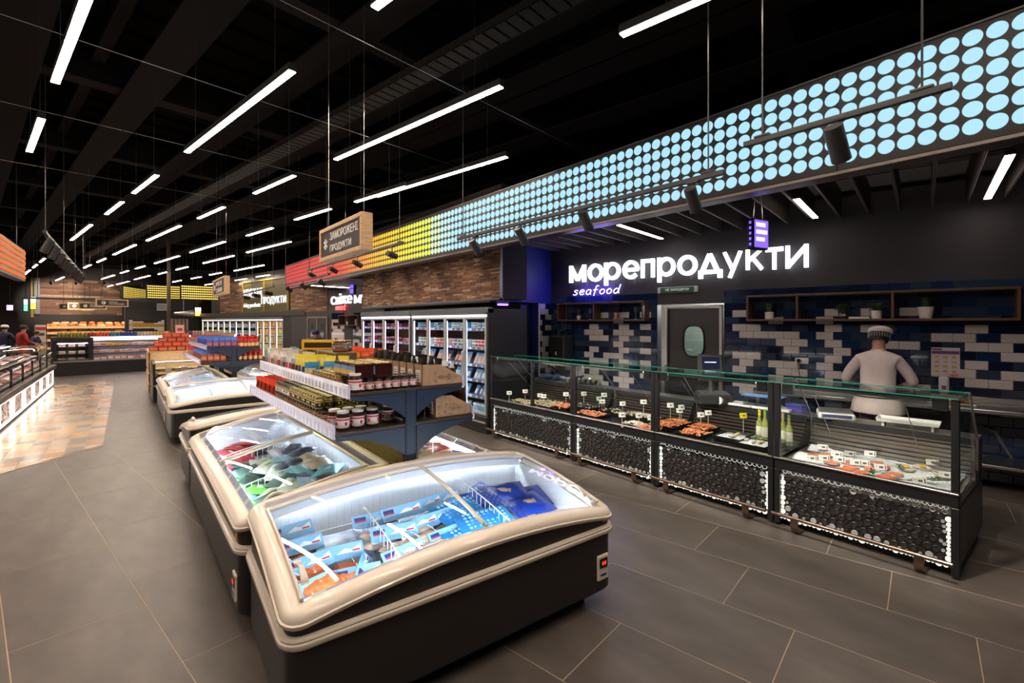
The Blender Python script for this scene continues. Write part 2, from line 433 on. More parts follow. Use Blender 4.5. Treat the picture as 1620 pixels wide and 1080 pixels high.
for ri, key in enumerate(sorted(LUMROWS)):
    for k, (s, t, big) in enumerate(sorted(LUMROWS[key])):
        p = st(s * K, t * K)
        if big: dummy = 0
        (K30 if big else K15).put((p.x, p.y, LZ), (0, 0, ALPHA), '%s bright linear ceiling light, %s from the front in the %s row from the left' % ('long' if big else 'short', ORD[k], ORD[ri]), 'linear ceiling lights')
# ------------------------------------------------------------------ seafood wall (wall-local frame: x = -s along the wall, y into the wall, z up)
def wallpt(s, d=0.0, z=0.0): return Vector((P0.x + WD[0] * s - WN[0] * d, P0.y + WD[1] * s - WN[1] * d, z))
paint = mat('dark plum paint', (0.030, 0.026, 0.031), 0.55, noise=0.1, nscale=3)
wb = MB(); wb.box(-6.13, 0.0, 0, -3.92, 0.15, 3.9); wb.box(-2.86, 0, 0, 3.6, 0.15, 3.9); wb.box(-3.92, 0, 2.10, -2.86, 0.15, 3.9)
wall_sea = struct('wall_right', wb, paint, loc=P0, rot=WROT)
tilem = [mat('tile white', (0.62, 0.57, 0.56), 0.12, coat=0.6), mat('tile navy', (0.006, 0.014, 0.045), 0.1, coat=0.8), mat('tile slate blue', (0.028, 0.045, 0.085), 0.1, coat=0.8), mat('tile deep blue', (0.009, 0.028, 0.085), 0.1, coat=0.8)]
RWHITE = {-2: [6, 0, -2, -4], -1: [4, 1], 0: [5, 6, 0, -2, -7], 1: [3, 4, 5, 6, 1, -6, -5, -8], 2: [2, 3, 0, -4, -3, -8, -7], 3: [3, 0, -8], 4: [5, 6, 0, -7], 5: [6, 3, 4, 1, -6, -5, -8], 6: [6, 2, 3, 0, -8, -7],
          7: [4, 1, -4], 8: [5, 6, 0, -2], 9: [3, 6, 1, -8], 10: [2, 3, 0], 12: [0, 5], 14: [2, 4]}
LWHITE = {-2: [4, 2, 0], -1: [3], 0: [5, 2, 0], 1: [2, 3, 5, 6], 2: [4, 5, 2, 0], 3: [3], 4: [5, 2, 0], 5: [6, 3, 4], 6: [4, 5, 2, 0, 8], 7: [3], 8: [5, 2, 0], 9: [5, 6, 2, 3], 10: [4, 2], 12: [5, 0]}
tms = []
TP = 0.195
for i in range(4):
    b = MB(); b.rbox(0.0015, -0.009, 0.0015, TP - 0.0015, 0, 0.1015, 0.004); tms.append(b.mesh('wall_tile', tilem[i], 0))
tiles = []
rest = MB(); ntile = 0
def tile_zone(lo, hi, e0, o0, pit, wh, rows=range(-5, 17)):
    for r in rows:
        org = o0 if r % 2 else e0; zc = 1.725 - 0.103 * r
        n0 = int((lo - org) / pit) - 1
        for n in range(n0, n0 + 60):
            a, b_ = org + pit * n, org + pit * (n + 1)
            if b_ <= lo + 0.01 or a >= hi - 0.01: continue
            mi = 0 if n in wh.get(r, []) else R.choice((1, 1, 2, 3))
            tiles.append((r, max(a, lo), min(b_, hi), zc - 0.0515, mi, pit))
tile_zone(-1.2, 2.86, 1.385, 1.288, 0.194, RWHITE)
tile_zone(3.92, 6.13, 4.03, 3.94, 0.2, LWHITE)
tiles.sort(key=lambda q: (0 if (q[3] > 0.78 and q[3] < 2.2) else 1, q[1]))
for r, a, b_, z0, mi, pit in tiles:
    if ntile < 300 and z0 > 0.78:
        o = obj('tile', tms[mi], wall_sea, (-b_, 0, z0), 0, ((b_ - a) / TP, 1, 1)); ntile += 1
    else:
        rest.rbox(-b_ + 0.0015, -0.009, z0 + 0.0015, -a - 0.0015, 0, z0 + 0.1015, 0.004, mi)
part('tile_field', rest, tilem, wall_sea, 0, kind='stuff')
b = MB(); b.box(-6.13, -0.004, 0, -3.92, 0, 2.2); b.box(-2.86, -0.004, 0, 1.2, 0, 2.2)
part('grout', b, mat('tile grout', (0.03, 0.035, 0.045), 0.8), wall_sea, 0)
# side wall between the seafood area and the glass-door fridges (perpendicular to the seafood wall)
bluep = mat('deep blue paint', (0.012, 0.022, 0.16), 0.5)
C6 = wallpt(6.1)
sw = MB(); sw.box(-1.40, 0, 2.17, 0.0, 0.25, 3.9); sw.box(-0.40, 0, 0, 0, 0.25, 2.17)
wall_side = struct('wall_left', sw, bluep, loc=C6, rot=ALPHA)
for r in range(21):
    for k in range(3):
        a, b_ = -0.40 + 0.2 * k - (0.1 if r % 2 else 0), -0.40 + 0.2 * (k + 1) - (0.1 if r % 2 else 0)
        a, b_ = max(a, -0.36), min(b_, 0)
        if b_ - a < 0.03: continue
        q = MB(); q.rbox(a + 0.0015, -0.009, 2.06 - r * 0.103, b_ - 0.0015, 0, 2.16 - r * 0.103, 0.004)
        mi = 0 if (r * 7 + k * 3) % 5 < 3 and k < 2 else 1
        o = part('tile', q, tilem[mi], wall_side, 0)
q = MB(); q.rbox(-0.415, -0.02, 0, -0.385, 0.0, 2.17, 0.003); o = struct('trim_1', q, mat('white trim', (0.7, 0.7, 0.7), 0.4), wall_side)
# brick-clad box above the fridges
brb = MB(); brb.box(5.02, 6.45, 2.21, 5.6, 12.6, 4.2)
wall_brick = struct('wall_centre', brb, mat('brick backing', (0.03, 0.022, 0.02), 0.9))
brk_c = [(0.19, 0.09, 0.05), (0.26, 0.13, 0.07), (0.12, 0.065, 0.045), (0.33, 0.18, 0.10), (0.08, 0.055, 0.045), (0.21, 0.11, 0.07), (0.42, 0.28, 0.18)]
brm = [mat('split stone strip %d' % i, c, 0.75, noise=0.3, nscale=30, bump=0.5) for i, c in enumerate(brk_c)]
brw = (0, 0, 0, 1, 1, 2, 2, 3, 4, 5, 5, 6)
def strip_wall(parent, span, z0, z1, place, hh=0.042, ln=(0.14, 0.34), limit=300, name='brick'):
    n = 0; rest = MB(); z = z0
    items = []
    while z < z1 - 0.01:
        s = 0.0
        while s < span:
            L = R.uniform(*ln); e = min(s + L, span); items.append((s, e, z, R.uniform(0.008, 0.028), R.choice(brw))); s = e
        z += hh
    items.sort(key=lambda q: q[0])
    for s, e, z, t, mi in items:
        b = MB() if n < limit else rest
        b.X = place
        b.rbox(s + 0.001, -t, z + 0.001, e - 0.001, 0, min(z + hh, z1) - 0.001, 0.003, 0 if n < limit else mi)
        if n < limit: part(name, b, brm[mi], parent, 0)
        n += 1
    if rest.v: part(name + '_field', rest, brm, parent, 0, kind='stuff')
# local x runs away from the camera along +Y
pl = Matrix(((0, 1, 0, 5.02), (1, 0, 0, 6.45), (0, 0, 1, 0), (0, 0, 0, 1)))
strip_wall(wall_brick, 6.15, 2.225, 3.25, pl, 0.033, (0.14, 0.36))
q = MB(); q.box(4.985, 6.43, 2.195, 5.05, 12.6, 2.225); q.box(4.985, 6.43, 2.195, 5.03, 6.46, 3.4)
struct('trim_2', q, mat('brick edge trim', (0.20, 0.20, 0.22), 0.35, metal=0.8), wall_brick)
# back wall of the fridge recess
q = MB(); q.box(5.75, 6.8, 0, 5.9, 12.6, 2.25); q.box(5.0, 6.75, 2.16, 5.9, 12.6, 2.2)
struct('wall_rear', q, dark)

# ------------------------------------------------------------------ door with oval window
dr = struct('door_1', MB(), dark, loc=P0, rot=WROT)
b = MB(); b.rbox(-3.84, -0.03, 0.0, -3.78, 0.1, 2.07, 0.006); b.rbox(-2.93, -0.03, 0, -2.88, 0.1, 2.07, 0.006); b.rbox(-3.84, -0.03, 2.03, -2.88, 0.1, 2.075, 0.006)
o = part('door_frame', b, steel, dr, 0); o['kind'] = 'structure'
def oval(cx, cz, rx, rz, n=28, p=3.0):
    return [(cx + rx * math.copysign(abs(math.cos(t)) ** (2 / p), math.cos(t)), cz + rz * math.copysign(abs(math.sin(t)) ** (2 / p), math.sin(t))) for t in [2 * PI * i / n for i in range(n)]]
b = MB(); ov = oval(-3.325, 1.505, 0.165, 0.245)
# leaf with a hole: strips between rectangle and oval
N = len(ov); rect = []
for i in range(N):
    t = 2 * PI * i / N; c, s_ = math.cos(t), math.sin(t); k = 1 / max(abs(c) / 0.445, abs(s_) / (0.52))
    rect.append((-3.325 + c * k, 1.505 + s_ * k))
v = [(x, 0.02, z) for x, z in rect] + [(x, 0.02, z) for x, z in ov] + [(x, 0.06, z) for x, z in ov]
b.add(v, [(i, (i + 1) % N, N + (i + 1) % N, N + i) for i in range(N)] + [(N + i, N + (i + 1) % N, 2 * N + (i + 1) % N, 2 * N + i) for i in range(N)])
b.rbox(-3.77, 0.02, 0.02, -2.88, 0.06, 0.985, 0.003)
part('door_leaf', b, mat('door leaf', (0.028, 0.026, 0.027), 0.4), dr, 0)
b = MB(); b.tube([(x, 0.012, z) for x, z in ov], 0.014, 6, closed=True); part('window_gasket', b, black, dr)
b = MB(); b.prism(ov, 'y', 0.03, 0.036); part('window_pane', b, glassmat('door pane', (0.75, 0.82, 0.78), 0.8, 0.02, 0.05), dr, 0)
b = MB(); b.rbox(-3.76, 0.0, 0.15, -2.9, 0.02, 0.95, 0.004); part('kick_plate', b, mat('black kick plate', (0.012, 0.011, 0.011), 0.2), dr, 0)
b = MB(); b.rbox(-3.78, -0.05, 1.1, -3.735, 0.0, 2.05, 0.008); part('side_track', b, mat('aluminium light', (0.6, 0.6, 0.6), 0.35, metal=0.7), dr, 0)
# back room seen through the window
b = MB(); b.box(-4.6, 1.6, 0, -2.0, 1.7, 2.6); b.box(-4.6, 0.2, 2.4, -2.0, 1.7, 2.5)
o = struct('wall_back', b, mat('back room wall', (0.34, 0.36, 0.34), 0.6), loc=P0, rot=WROT)
b = MB(); b.rbox(-3.6, 1.54, 0, -3.05, 1.6, 1.85, 0.01); o2 = struct('door_2', b, mat('grey inner door', (0.20, 0.22, 0.22), 0.5), loc=P0, rot=WROT)
ld = bpy.data.lights.new('back_room_lamp', 'POINT'); ld.energy = 60; ld.color = (0.95, 1.0, 0.95); ld.shadow_soft_size = 0.1  # unseen point light added behind the door to brighten its window pane
obj('back_room_lamp', ld, None, wallpt(3.3, -0.8, 2.2))

# ------------------------------------------------------------------ sign lettering
def _arc(cx, cz, rx, rz, a0, a1, n=22): return [(cx + rx * math.cos(math.radians(a0 + (a1 - a0) * i / n)), cz + rz * math.sin(math.radians(a0 + (a1 - a0) * i / n))) for i in range(n + 1)]
GLY = {'м': [[(.1, 0), (.1, 1)], [(.1, .93), (.52, .12)], [(.52, .12), (.94, .93)], [(.94, 0), (.94, 1)]], 'о': [_arc(.5, .5, .41, .41, 0, 360)], 'р': [[(.1, -.3), (.1, 1)], _arc(.5, .5, .40, .41, 0, 360)],
       'е': [_arc(.5, .5, .41, .41, 0, 318), [(.1, .5), (.95, .5)]], 'п': [[(.1, 0), (.1, 1)], [(0, .91), (.9, .91)], [(.8, 0), (.8, 1)]], 'д': [[(.5, .98), (.16, .12)], [(.5, .98), (.84, .12)], [(0, .09), (1.04, .09)], [(.09, -.22), (.09, .12)], [(.95, -.22), (.95, .12)]],
       'у': [[(.08, 1), (.52, .12)], [(.94, 1), (.36, -.30)]], 'к': [[(.1, 0), (.1, 1)], [(.12, .42), (.82, 1)], [(.36, .58), (.86, 0)]], 'т': [[(0, .91), (.9, .91)], [(.45, 0), (.45, .95)]], 'и': [[(.1, 0), (.1, 1)], [(.1, .07), (.94, .93)], [(.94, 0), (.94, 1)]],
       'с': [_arc(.5, .5, .41, .41, 40, 320)], 'в': [[(.1, 0), (.1, 1)], _arc(.38, .72, .3, .19, -90, 90, 10), _arc(.4, .28, .36, .19, -90, 90, 10), [(.1, .91), (.38, .91)], [(.1, .09), (.4, .09)], [(.1, .5), (.4, .5)]], 'і': [[(.1, 0), (.1, .8)], [(.1, .92), (.1, 1.1)]],
       'ж': [[(.6, 0), (.6, 1)], [(.05, 0), (.55, .5)], [(.05, 1), (.55, .5)], [(1.15, 0), (.65, .5)], [(1.15, 1), (.65, .5)]], 'я': [[(.8, 0), (.8, 1)], _arc(.42, .7, .32, .21, 90, 270, 10), [(.42, .91), (.8, .91)], [(.42, .49), (.8, .49)], [(.1, 0), (.5, .5)]], "'": [[(.1, .7), (.1, 1)]]}
def stroke_letter(parent, ch, x0, x1, z0, z1, ya, yb, m, wd=0.19):
    quads = []
    for st_ in GLY[ch]:
        for k in range(len(st_) - 1):
            (ax, az), (bx, bz) = st_[k], st_[k + 1]; dx, dz = bx - ax, bz - az; l = math.hypot(dx, dz) or 1; nx, nz = -dz / l * wd / 2, dx / l * wd / 2
            if len(st_) > 3: ex, ez = dx / l * .012, dz / l * .012; ax -= ex; az -= ez; bx += ex; bz += ez
            quads.append([(ax - nx, az - nz), (bx - nx, bz - nz), (bx + nx, bz + nz), (ax + nx, az + nz)])
    lo = 1.0 if ch not in 'і' else 1.1
    quads = [[(x, min(max(z, -.31), lo)) for x, z in q] for q in quads]
    xs = [x for q in quads for x, z in q]; zs = [z for q in quads for x, z in q]; a, b_, c, d = min(xs), max(xs), min(zs), max(zs)
    mb = MB()
    for q in quads: mb.prism([(x0 + (x - a) / (b_ - a) * (x1 - x0), z0 + (z - c) / (d - c) * (z1 - z0)) for x, z in q], 'y', ya, yb)
    return part('letter', mb, m, parent, 0)
sg = thing('illuminated_sign', 'large white glowing seafood sign in Cyrillic letters on the dark wall above the door', 'sign', P0, WROT)
for ch, sa, sb_, z0, z1 in (('М', 5.60, 5.25, 2.545, 2.86), ('о', 5.20, 4.89, 2.54, 2.86), ('р', 4.86, 4.55, 2.455, 2.86), ('е', 4.50, 4.20, 2.54, 2.86), ('п', 4.16, 3.93, 2.545, 2.855),
                          ('р', 3.87, 3.58, 2.455, 2.86), ('о', 3.54, 3.23, 2.54, 2.86), ('д', 3.21, 2.86, 2.475, 2.855), ('у', 2.85, 2.58, 2.455, 2.855), ('к', 2.53, 2.30, 2.545, 2.855), ('т', 2.27, 2.05, 2.545, 2.855), ('и', 2.02, 1.75, 2.545, 2.86)):
    stroke_letter(sg, ch.lower(), -sa, -sb_, z0, z1, -0.12, -0.07, signwhite)
b = MB()
for i in range(9):
    x = -2.7 - i * 0.32; b.tube([(x + 0.02 * math.sin(t * 3 + i), -0.03 - 0.01 * math.cos(t * 5), 2.62 + 0.15 * math.sin(t * 2.2 + i)) for t in [j * 0.35 for j in range(9)]], 0.0025, 4)
part('feed_wires', b, mat('clear wire', (0.16, 0.15, 0.16), 0.3), sg)
violet = mat('violet neon tube', (0.5, 0.4, 1.0), emit=7.0, ecol=(0.20, 0.10, 1.0)); violet_core = mat('neon core', (1, 1, 1), emit=2.6, ecol=(0.60, 0.52, 1.0))
neon = thing('neon_sign', 'violet handwritten neon word seafood below the big white letters', 'sign', P0, WROT)
STR = {'s': [[(.55, .62), (.35, .72), (.15, .6), (.25, .42), (.48, .3), (.45, .08), (.2, 0), (.02, .1)]],
       'e': [[(.05, .36), (.5, .45), (.48, .66), (.25, .72), (.05, .5), (.05, .2), (.25, 0), (.55, .12)]],
       'a': [[(.55, .6), (.3, .72), (.05, .5), (.05, .15), (.22, 0), (.45, .15), (.56, .6), (.52, .2), (.6, 0)]],
       'f': [[(.6, 1.15), (.42, 1.25), (.3, 1.0), (.25, .4), (.18, -.2)], [(.05, .62), (.5, .68)]],
       'o': [[(.3, .7), (.06, .5), (.06, .18), (.28, 0), (.52, .18), (.54, .5), (.34, .7), (.24, .66)]],
       'd': [[(.52, .6), (.3, .7), (.05, .48), (.05, .14), (.24, 0), (.46, .2), (.58, .7), (.66, 1.25), (.54, .4), (.6, 0)]],
       'm': [[(.02, .65), (.08, 0)], [(.08, .35), (.22, .68), (.34, .6), (.34, 0)], [(.34, .4), (.5, .68), (.62, .6), (.64, 0)]],
       't': [[(.3, 1.05), (.22, .2), (.32, 0), (.45, .08)], [(.05, .7), (.5, .74)]]}
def neon_word(parent, word, s0, s1, z0, hh, d, m, rad, sx=None):
    n = len(word); pitch = (s0 - s1) / n; k = 0
    for i, ch in enumerate(word):
        b = MB()
        for stroke in STR[ch]:
            pts = []
            for a in range(len(stroke) - 1):            # Catmull-Rom smoothing
                p_ = [stroke[max(a - 1, 0)], stroke[a], stroke[a + 1], stroke[min(a + 2, len(stroke) - 1)]]
                for t in (0, .25, .5, .75):
                    q = [0.5 * (2 * p_[1][c] + (p_[2][c] - p_[0][c]) * t + (2 * p_[0][c] - 5 * p_[1][c] + 4 * p_[2][c] - p_[3][c]) * t * t + (3 * p_[1][c] - p_[0][c] - 3 * p_[2][c] + p_[3][c]) * t ** 3) for c in (0, 1)]
                    pts.append(q)
            pts.append(stroke[-1])
            b.tube([(-s0 + (i + q[0] * 1.25) * pitch + q[1] * pitch * 0.18, -d, z0 + q[1] * hh) for q in pts], rad, 6)
        part('neon_letter', b, m, parent)
neon_word(neon, 'seafood', 5.57, 4.58, 2.315, 0.125, 0.035, violet_core, 0.0085)
b = MB(); b.rbox(-5.55, -0.03, 2.35, -4.6, -0.022, 2.36, 0.002); part('mounting_rail', b, black, neon)
for i, s in enumerate((5.35, 5.1, 4.85)):
    ld = bpy.data.lights.new('neon_light', 'POINT'); ld.energy = 5.0; ld.color = (0.15, 0.06, 1.0); ld.shadow_soft_size = 0.06
    obj('neon_light', ld, None, wallpt(s, 0.10, 2.38))
ns = thing('warning_sign', 'small green notice strip with white ends above the door', 'sign', P0, WROT)
b = MB(); b.rbox(-3.90, -0.04, 2.28, -3.25, 0, 2.375, 0.006); part('backplate', b, mat('notice white', (0.6, 0.62, 0.55), 0.5), ns)
b = MB(); b.rbox(-3.85, -0.046, 2.285, -3.30, -0.038, 2.37, 0.003); part('green_field', b, mat('notice green', (0.01, 0.10, 0.05), 0.4), ns)
fit_text('lettering', 'НЕ ЗАХОДИТИ!', -3.76, -3.38, 2.305, 2.35, -0.048, mat('notice print', (0.8, 0.85, 0.8), 0.5, emit=0.3), ns, 0.004, 0.02)

# ------------------------------------------------------------------ walnut box shelves with pots
def box_shelf(label, divs, z0, z1, dep, first_open=False):
    t = thing('box_shelf', label, 'shelf', P0, WROT); s0, s1 = divs[0], divs[-1]; th = 0.028
    b = MB(); b.rbox(-s0, -dep, z0, -s1, -0.01, z0 + th, 0.003); part('bottom_board', b, walnut, t, 0)
    b = MB(); b.rbox(-s0, -dep, z1 - th, -s1, -0.01, z1, 0.003); part('top_board', b, walnut, t, 0)
    for i, d in enumerate(divs):
        o_ = 0 if i == 0 else (-th if i == len(divs) - 1 else -th / 2)
        b = MB(); b.rbox(-d + o_, -dep, z0 + th, -d + o_ + th, -0.01, z1 - th, 0.003); part('upright', b, walnut, t, 0)
box_shelf('walnut open box shelf with two compartments left of the door, under the violet neon', (5.79, 5.0, 4.06), 1.825, 2.16, 0.24)
box_shelf('long walnut open box shelf above the man in white, three compartments', (2.49, 1.86, 0.86, -0.20), 1.82, 2.185, 0.24)
box_shelf('walnut box shelf at the far right edge, only its end in view', (-0.24, -1.1), 1.82, 2.185, 0.24)
potw = mat('white ceramic', (0.74, 0.68, 0.66), 0.3); leafm = [mat('leaf green', (0.03, 0.085, 0.02), 0.5), mat('leaf light green', (0.06, 0.14, 0.03), 0.5), mat('heather purple', (0.10, 0.03, 0.10), 0.6), mat('dark leaf', (0.012, 0.04, 0.014), 0.55)]
soil = mat('soil', (0.02, 0.014, 0.01), 0.9)
def potted(label, s, z, prof, pm_, kind, hh, lm, n=40, extra=None):
    t = thing('potted_plant', label, 'plant', wallpt(s, 0.12, z), WROT); top = prof[-1]
    b = MB(); b.lathe([(0.001, 0)] + prof + [(top[0] - 0.006, top[1]), (top[0] - 0.009, top[1] - 0.015), (0.001, top[1] - 0.015)], 20, caps=False); part('pot', b, pm_, t)
    b = MB()
    for i in range(n):
        a = R.uniform(0, 2 * PI); r0 = top[0] * 0.6 * math.sqrt(R.random()); sp = R.uniform(0.2, 1.0)
        if kind == 'grass':
            L = hh * R.uniform(0.7, 1.1); x0, y0 = r0 * math.cos(a), r0 * math.sin(a); dx, dy = math.cos(a) * sp * L * 0.55, math.sin(a) * sp * L * 0.55
            y_lim = lambda y: min(y, 0.10)
            ps = [(x0, y_lim(y0), top[1] - 0.01), (x0 + dx * .35, y_lim(y0 + dy * .35), top[1] + L * .6), (x0 + dx, y_lim(y0 + dy), top[1] + L * (0.95 - 0.35 * sp))]
            wx, wy = -math.sin(a) * 0.0035, math.cos(a) * 0.0035
            v = []
            for k, p in enumerate(ps):
                ww = (1.2, 1.0, 0.1)[k]; v += [(p[0] - wx * ww, p[1] - wy * ww, p[2]), (p[0] + wx * ww, p[1] + wy * ww, p[2])]
            b.add(v, [(0, 1, 3, 2), (2, 3, 5, 4)], R.choice((0, 0, 1)))
        else:
            L = hh * R.uniform(0.35, 1.0); x0, y0 = math.cos(a) * sp * top[0] * 1.3, min(0.09, math.sin(a) * sp * top[0] * 1.3); zc = top[1] + L * 0.75
            b.tube([(x0 * .3, y0 * .3, top[1] - .01), (x0, y0, zc)], 0.0012, 3, 1)
            for k in range(4):
                q = Matrix.Rotation(R.uniform(0, 6.28), 4, 'Z') @ Matrix.Rotation(R.uniform(-1, 1), 4, 'X')
                c = Vector((x0, y0, zc - k * 0.012)) + q @ Vector((0.014, 0, 0))
                b.add([c + q @ Vector(p) for p in ((-0.014, 0, 0), (0, -0.009, 0.003), (0.015, 0, 0.001), (0, 0.009, 0.003))], [(0, 1, 2, 3)], R.choice((0, 1)))
    part('foliage', b, lm, t, 0, kind='stuff')
    if extra: extra(t, top)
lg = [leafm[0], leafm[1]]
potted('spiky green grass in a plain white pot, leftmost in the long shelf', 2.22, 1.849, [(0.055, 0), (0.058, 0.10)], potw, 'grass', 0.20, lg, 60)
potted('bushy green herb in a dark pot with white lettering', 1.36, 1.849, [(0.045, 0), (0.062, 0.115)], mat('dark pot', (0.01, 0.01, 0.012), 0.4), 'leafy', 0.10, [leafm[3], leafm[0]], 70,
       lambda t, top: fit_text('lettering', 'be', -0.03, 0.03, 0.03, 0.075, -0.066, pm(200, 200, 200), t, 0.006, 0.01))
potted('leafy green herb in a plain white pot in the middle of the long shelf', 1.02, 1.849, [(0.052, 0), (0.052, 0.10)], potw, 'leafy', 0.13, lg, 70)
potted('fine green grass in a tapered white pot, largest in the long shelf', 0.56, 1.849, [(0.055, 0), (0.078, 0.135)], potw, 'grass', 0.17, [leafm[3], leafm[0]], 90)
potted('purple and green grass in a small white square pot under the neon', 5.38, 1.853, [(0.035, 0), (0.04, 0.075)], potw, 'grass', 0.19, [leafm[2], leafm[1]], 50)
potted('dark lavender in a copper coloured pot in the left shelf', 4.62, 1.853, [(0.03, 0), (0.042, 0.12)], mat('copper pot', (0.5, 0.25, 0.16), 0.3, metal=0.6), 'leafy', 0.13, [leafm[2], leafm[3]], 40)
for lab, s in (('clear twisted glass candlestick beside the purple grass', 5.14), ('silver branching ornament at the right end of the left shelf', 4.25)):
    t = thing('ornament', lab, 'ornament', wallpt(s, 0.12, 1.853), WROT); b = MB(); b.lathe([(0.03, 0), (0.03, 0.006), (0.004, 0.012), (0.004, 0.12), (0.012, 0.13), (0.004, 0.14)], 10); part('stem', b, steel, t)
    for k in range(5):
        b = MB(); a = k * 1.256; b.tube([(0, 0, 0.10), (0.02 * math.cos(a), 0.02 * math.sin(a), 0.14), (0.025 * math.cos(a), 0.025 * math.sin(a), 0.19)], 0.003, 5); b.blob((0.025 * math.cos(a), 0.025 * math.sin(a), 0.195), 0.008); part('branch', b, steel, t)
t = thing('book', 'flat white book lying in the long shelf between two pots', 'book', wallpt(1.19, 0.12, 1.849), WROT)
b = MB(); b.rbox(-0.11, -0.07, 0, 0.11, 0.07, 0.004, 0.001); b.rbox(-0.11, -0.07, 0.02, 0.11, 0.07, 0.024, 0.001); b.rbox(-0.11, 0.065, 0, 0.11, 0.07, 0.024, 0.001); part('cover', b, white, t)
b = MB(); b.box(-0.105, -0.066, 0.004, 0.105, 0.065, 0.02); part('pages', b, mat('paper', (0.8, 0.78, 0.72), 0.8), t)

# wall cabinet, socket, poster, dispenser, faucet, pipe
t = thing('wall_speaker', 'black loudspeaker box mounted on the tiles in the left corner', 'speaker', wallpt(5.74, 0.0, 1.0), WROT)
b = MB(); b.rbox(-0.16, -0.36, 0, 0.19, -0.02, 0.55, 0.015); part('cabinet', b, mat('speaker grey', (0.03, 0.035, 0.045), 0.5), t)
b = MB(); b.rbox(-0.145, -0.368, 0.015, 0.175, -0.358, 0.535, 0.006); part('grille', b, black, t)
b = MB(); b.rbox(0.0, -0.372, 0.20, 0.03, -0.367, 0.26, 0.001); part('badge', b, pm(200, 190, 190), t)
b = MB(); b.tube([(-0.1, -0.1, 0.55), (-0.1, -0.1, 0.62), (0.0, -0.05, 0.66), (0.02, -0.03, 0.75), (0.02, -0.03, 1.15)], 0.022, 8); part('cable_duct', b, dark, t)
t = thing('wall_socket', 'white double wall socket with a black plug on the tiles', 'socket', wallpt(1.84, 0.0095, 1.275), WROT)
b = MB(); b.rbox(-0.08, -0.012, -0.042, 0.08, 0, 0.042, 0.006); part('faceplate', b, white, t)
b = MB(); b.lathe([(0.02, 0), (0.024, 0.03), (0.02, 0.04)], 12, m=0); b2 = MB(); b2.X = Matrix.Rotation(PI / 2, 4, 'X') @ Matrix(); b2.lathe([(0.028, 0), (0.026, 0.03), (0.012, 0.045)], 12); 
o = part('plug', b2, black, t, loc=(-0.035, -0.011, 0))
b = MB(); b.tube([(-0.035, -0.05, -0.01), (-0.035, -0.055, -0.08), (-0.02, -0.04, -0.2), (0, -0.03, -0.36)], 0.005, 6); part('cord', b, black, t)
t = thing('wall_poster', 'white laminated food chart with a purple heading on the tiles', 'poster', wallpt(0.385, 0.0105, 1.34), WROT)
b = MB(); b.rbox(-0.125, -0.004, -0.165, 0.125, 0, 0.165, 0.001); part('sheet', b, pm(205, 195, 205), t)
b = MB(); b.box(-0.12, -0.006, 0.09, 0.12, -0.004, 0.125); b.box(-0.12, -0.006, 0.135, -0.03, -0.004, 0.155); part('heading', b, pm(110, 60, 120), t, 0)
for r in range(4):
    for c in range(3):
        b = MB(); b.blob((-0.075 + c * 0.075, -0.006, 0.055 - r * 0.055), (0.024, 0.002, 0.012), 8, jit=0.2); b.box(-0.1 + c * 0.075, -0.005, 0.03 - r * 0.055, -0.05 + c * 0.075, -0.004, 0.033 - r * 0.055)
        part('picture', b, pm(*R.choice(((190, 150, 90), (180, 140, 110), (200, 170, 60)))), t)
b = MB(); b.box(0.04, -0.006, -0.16, 0.115, -0.004, -0.14); part('footer', b, pm(220, 110, 60), t, 0)
t = thing('soap_dispenser', 'white wall soap dispenser under the chart', 'dispenser', wallpt(0.40, 0.0095, 1.02), WROT)
b = MB(); b.rbox(-0.045, -0.10, -0.04, 0.045, 0, 0.15, 0.018); part('housing', b, white, t)
b = MB(); b.rbox(-0.02, -0.105, 0.0, 0.02, -0.098, 0.05, 0.003); part('level_window', b, pm(120, 90, 130), t)
b = MB(); b.rbox(-0.035, -0.12, -0.065, 0.035, -0.03, -0.045, 0.008); part('push_bar', b, white, t)
t = thing('mixer_tap', 'tall chrome mixer tap beside the soap dispenser', 'tap', wallpt(0.66, 0.18, 0.905), WROT)
chrome = mat('chrome', (0.8, 0.8, 0.8), 0.08, metal=1.0)
b = MB(); b.lathe([(0.025, 0), (0.02, 0.03), (0.012, 0.05)], 12); b.tube([(0, 0, 0.04), (0, 0, 0.28), (0.0, -0.04, 0.33), (0.0, -0.12, 0.33), (0, -0.15, 0.28)], 0.011, 8); part('spout', b, chrome, t)
b = MB(); b.tube([(0, 0, 0.1), (0.06, 0, 0.14)], 0.007, 6); b.blob((0.065, 0, 0.145), 0.012); part('lever', b, chrome, t)
t = thing('work_table', 'stainless steel work table along the tiled wall behind the man', 'table', wallpt(0, 0, 0), WROT)
b = MB(); b.rbox(-2.3, -0.66, 0.86, 0.45, -0.03, 0.9, 0.006); b.rbox(-2.3, -0.05, 0.9, 0.45, -0.03, 0.96, 0.004); part('tabletop', b, steel, t)
for x in (-2.25, -0.95, 0.40):
    for y in (-0.62, -0.08):
        b = MB(); b.tube([(x, y, 0), (x, y, 0.86)], 0.02, 8); part('leg', b, steel, t)
b = MB(); b.rbox(-2.25, -0.62, 0.3, 0.4, -0.08, 0.33, 0.004); part('lower_shelf', b, steel, t)
t = thing('wall_pipe', 'copper coloured pipe with a valve on the dark tiles at the right edge', 'pipe', (0, 0, 0))
b = MB(); b.tube([wallpt(0.02, 0.06, 0.79), wallpt(-0.28, 0.06, 0.79)], 0.011, 8); part('tube', b, mat('pipe copper', (0.45, 0.25, 0.16), 0.3, metal=0.8), t)
b = MB(); b.blob(wallpt(-0.28, 0.06, 0.79), 0.03, 8); part('valve', b, chrome, t)
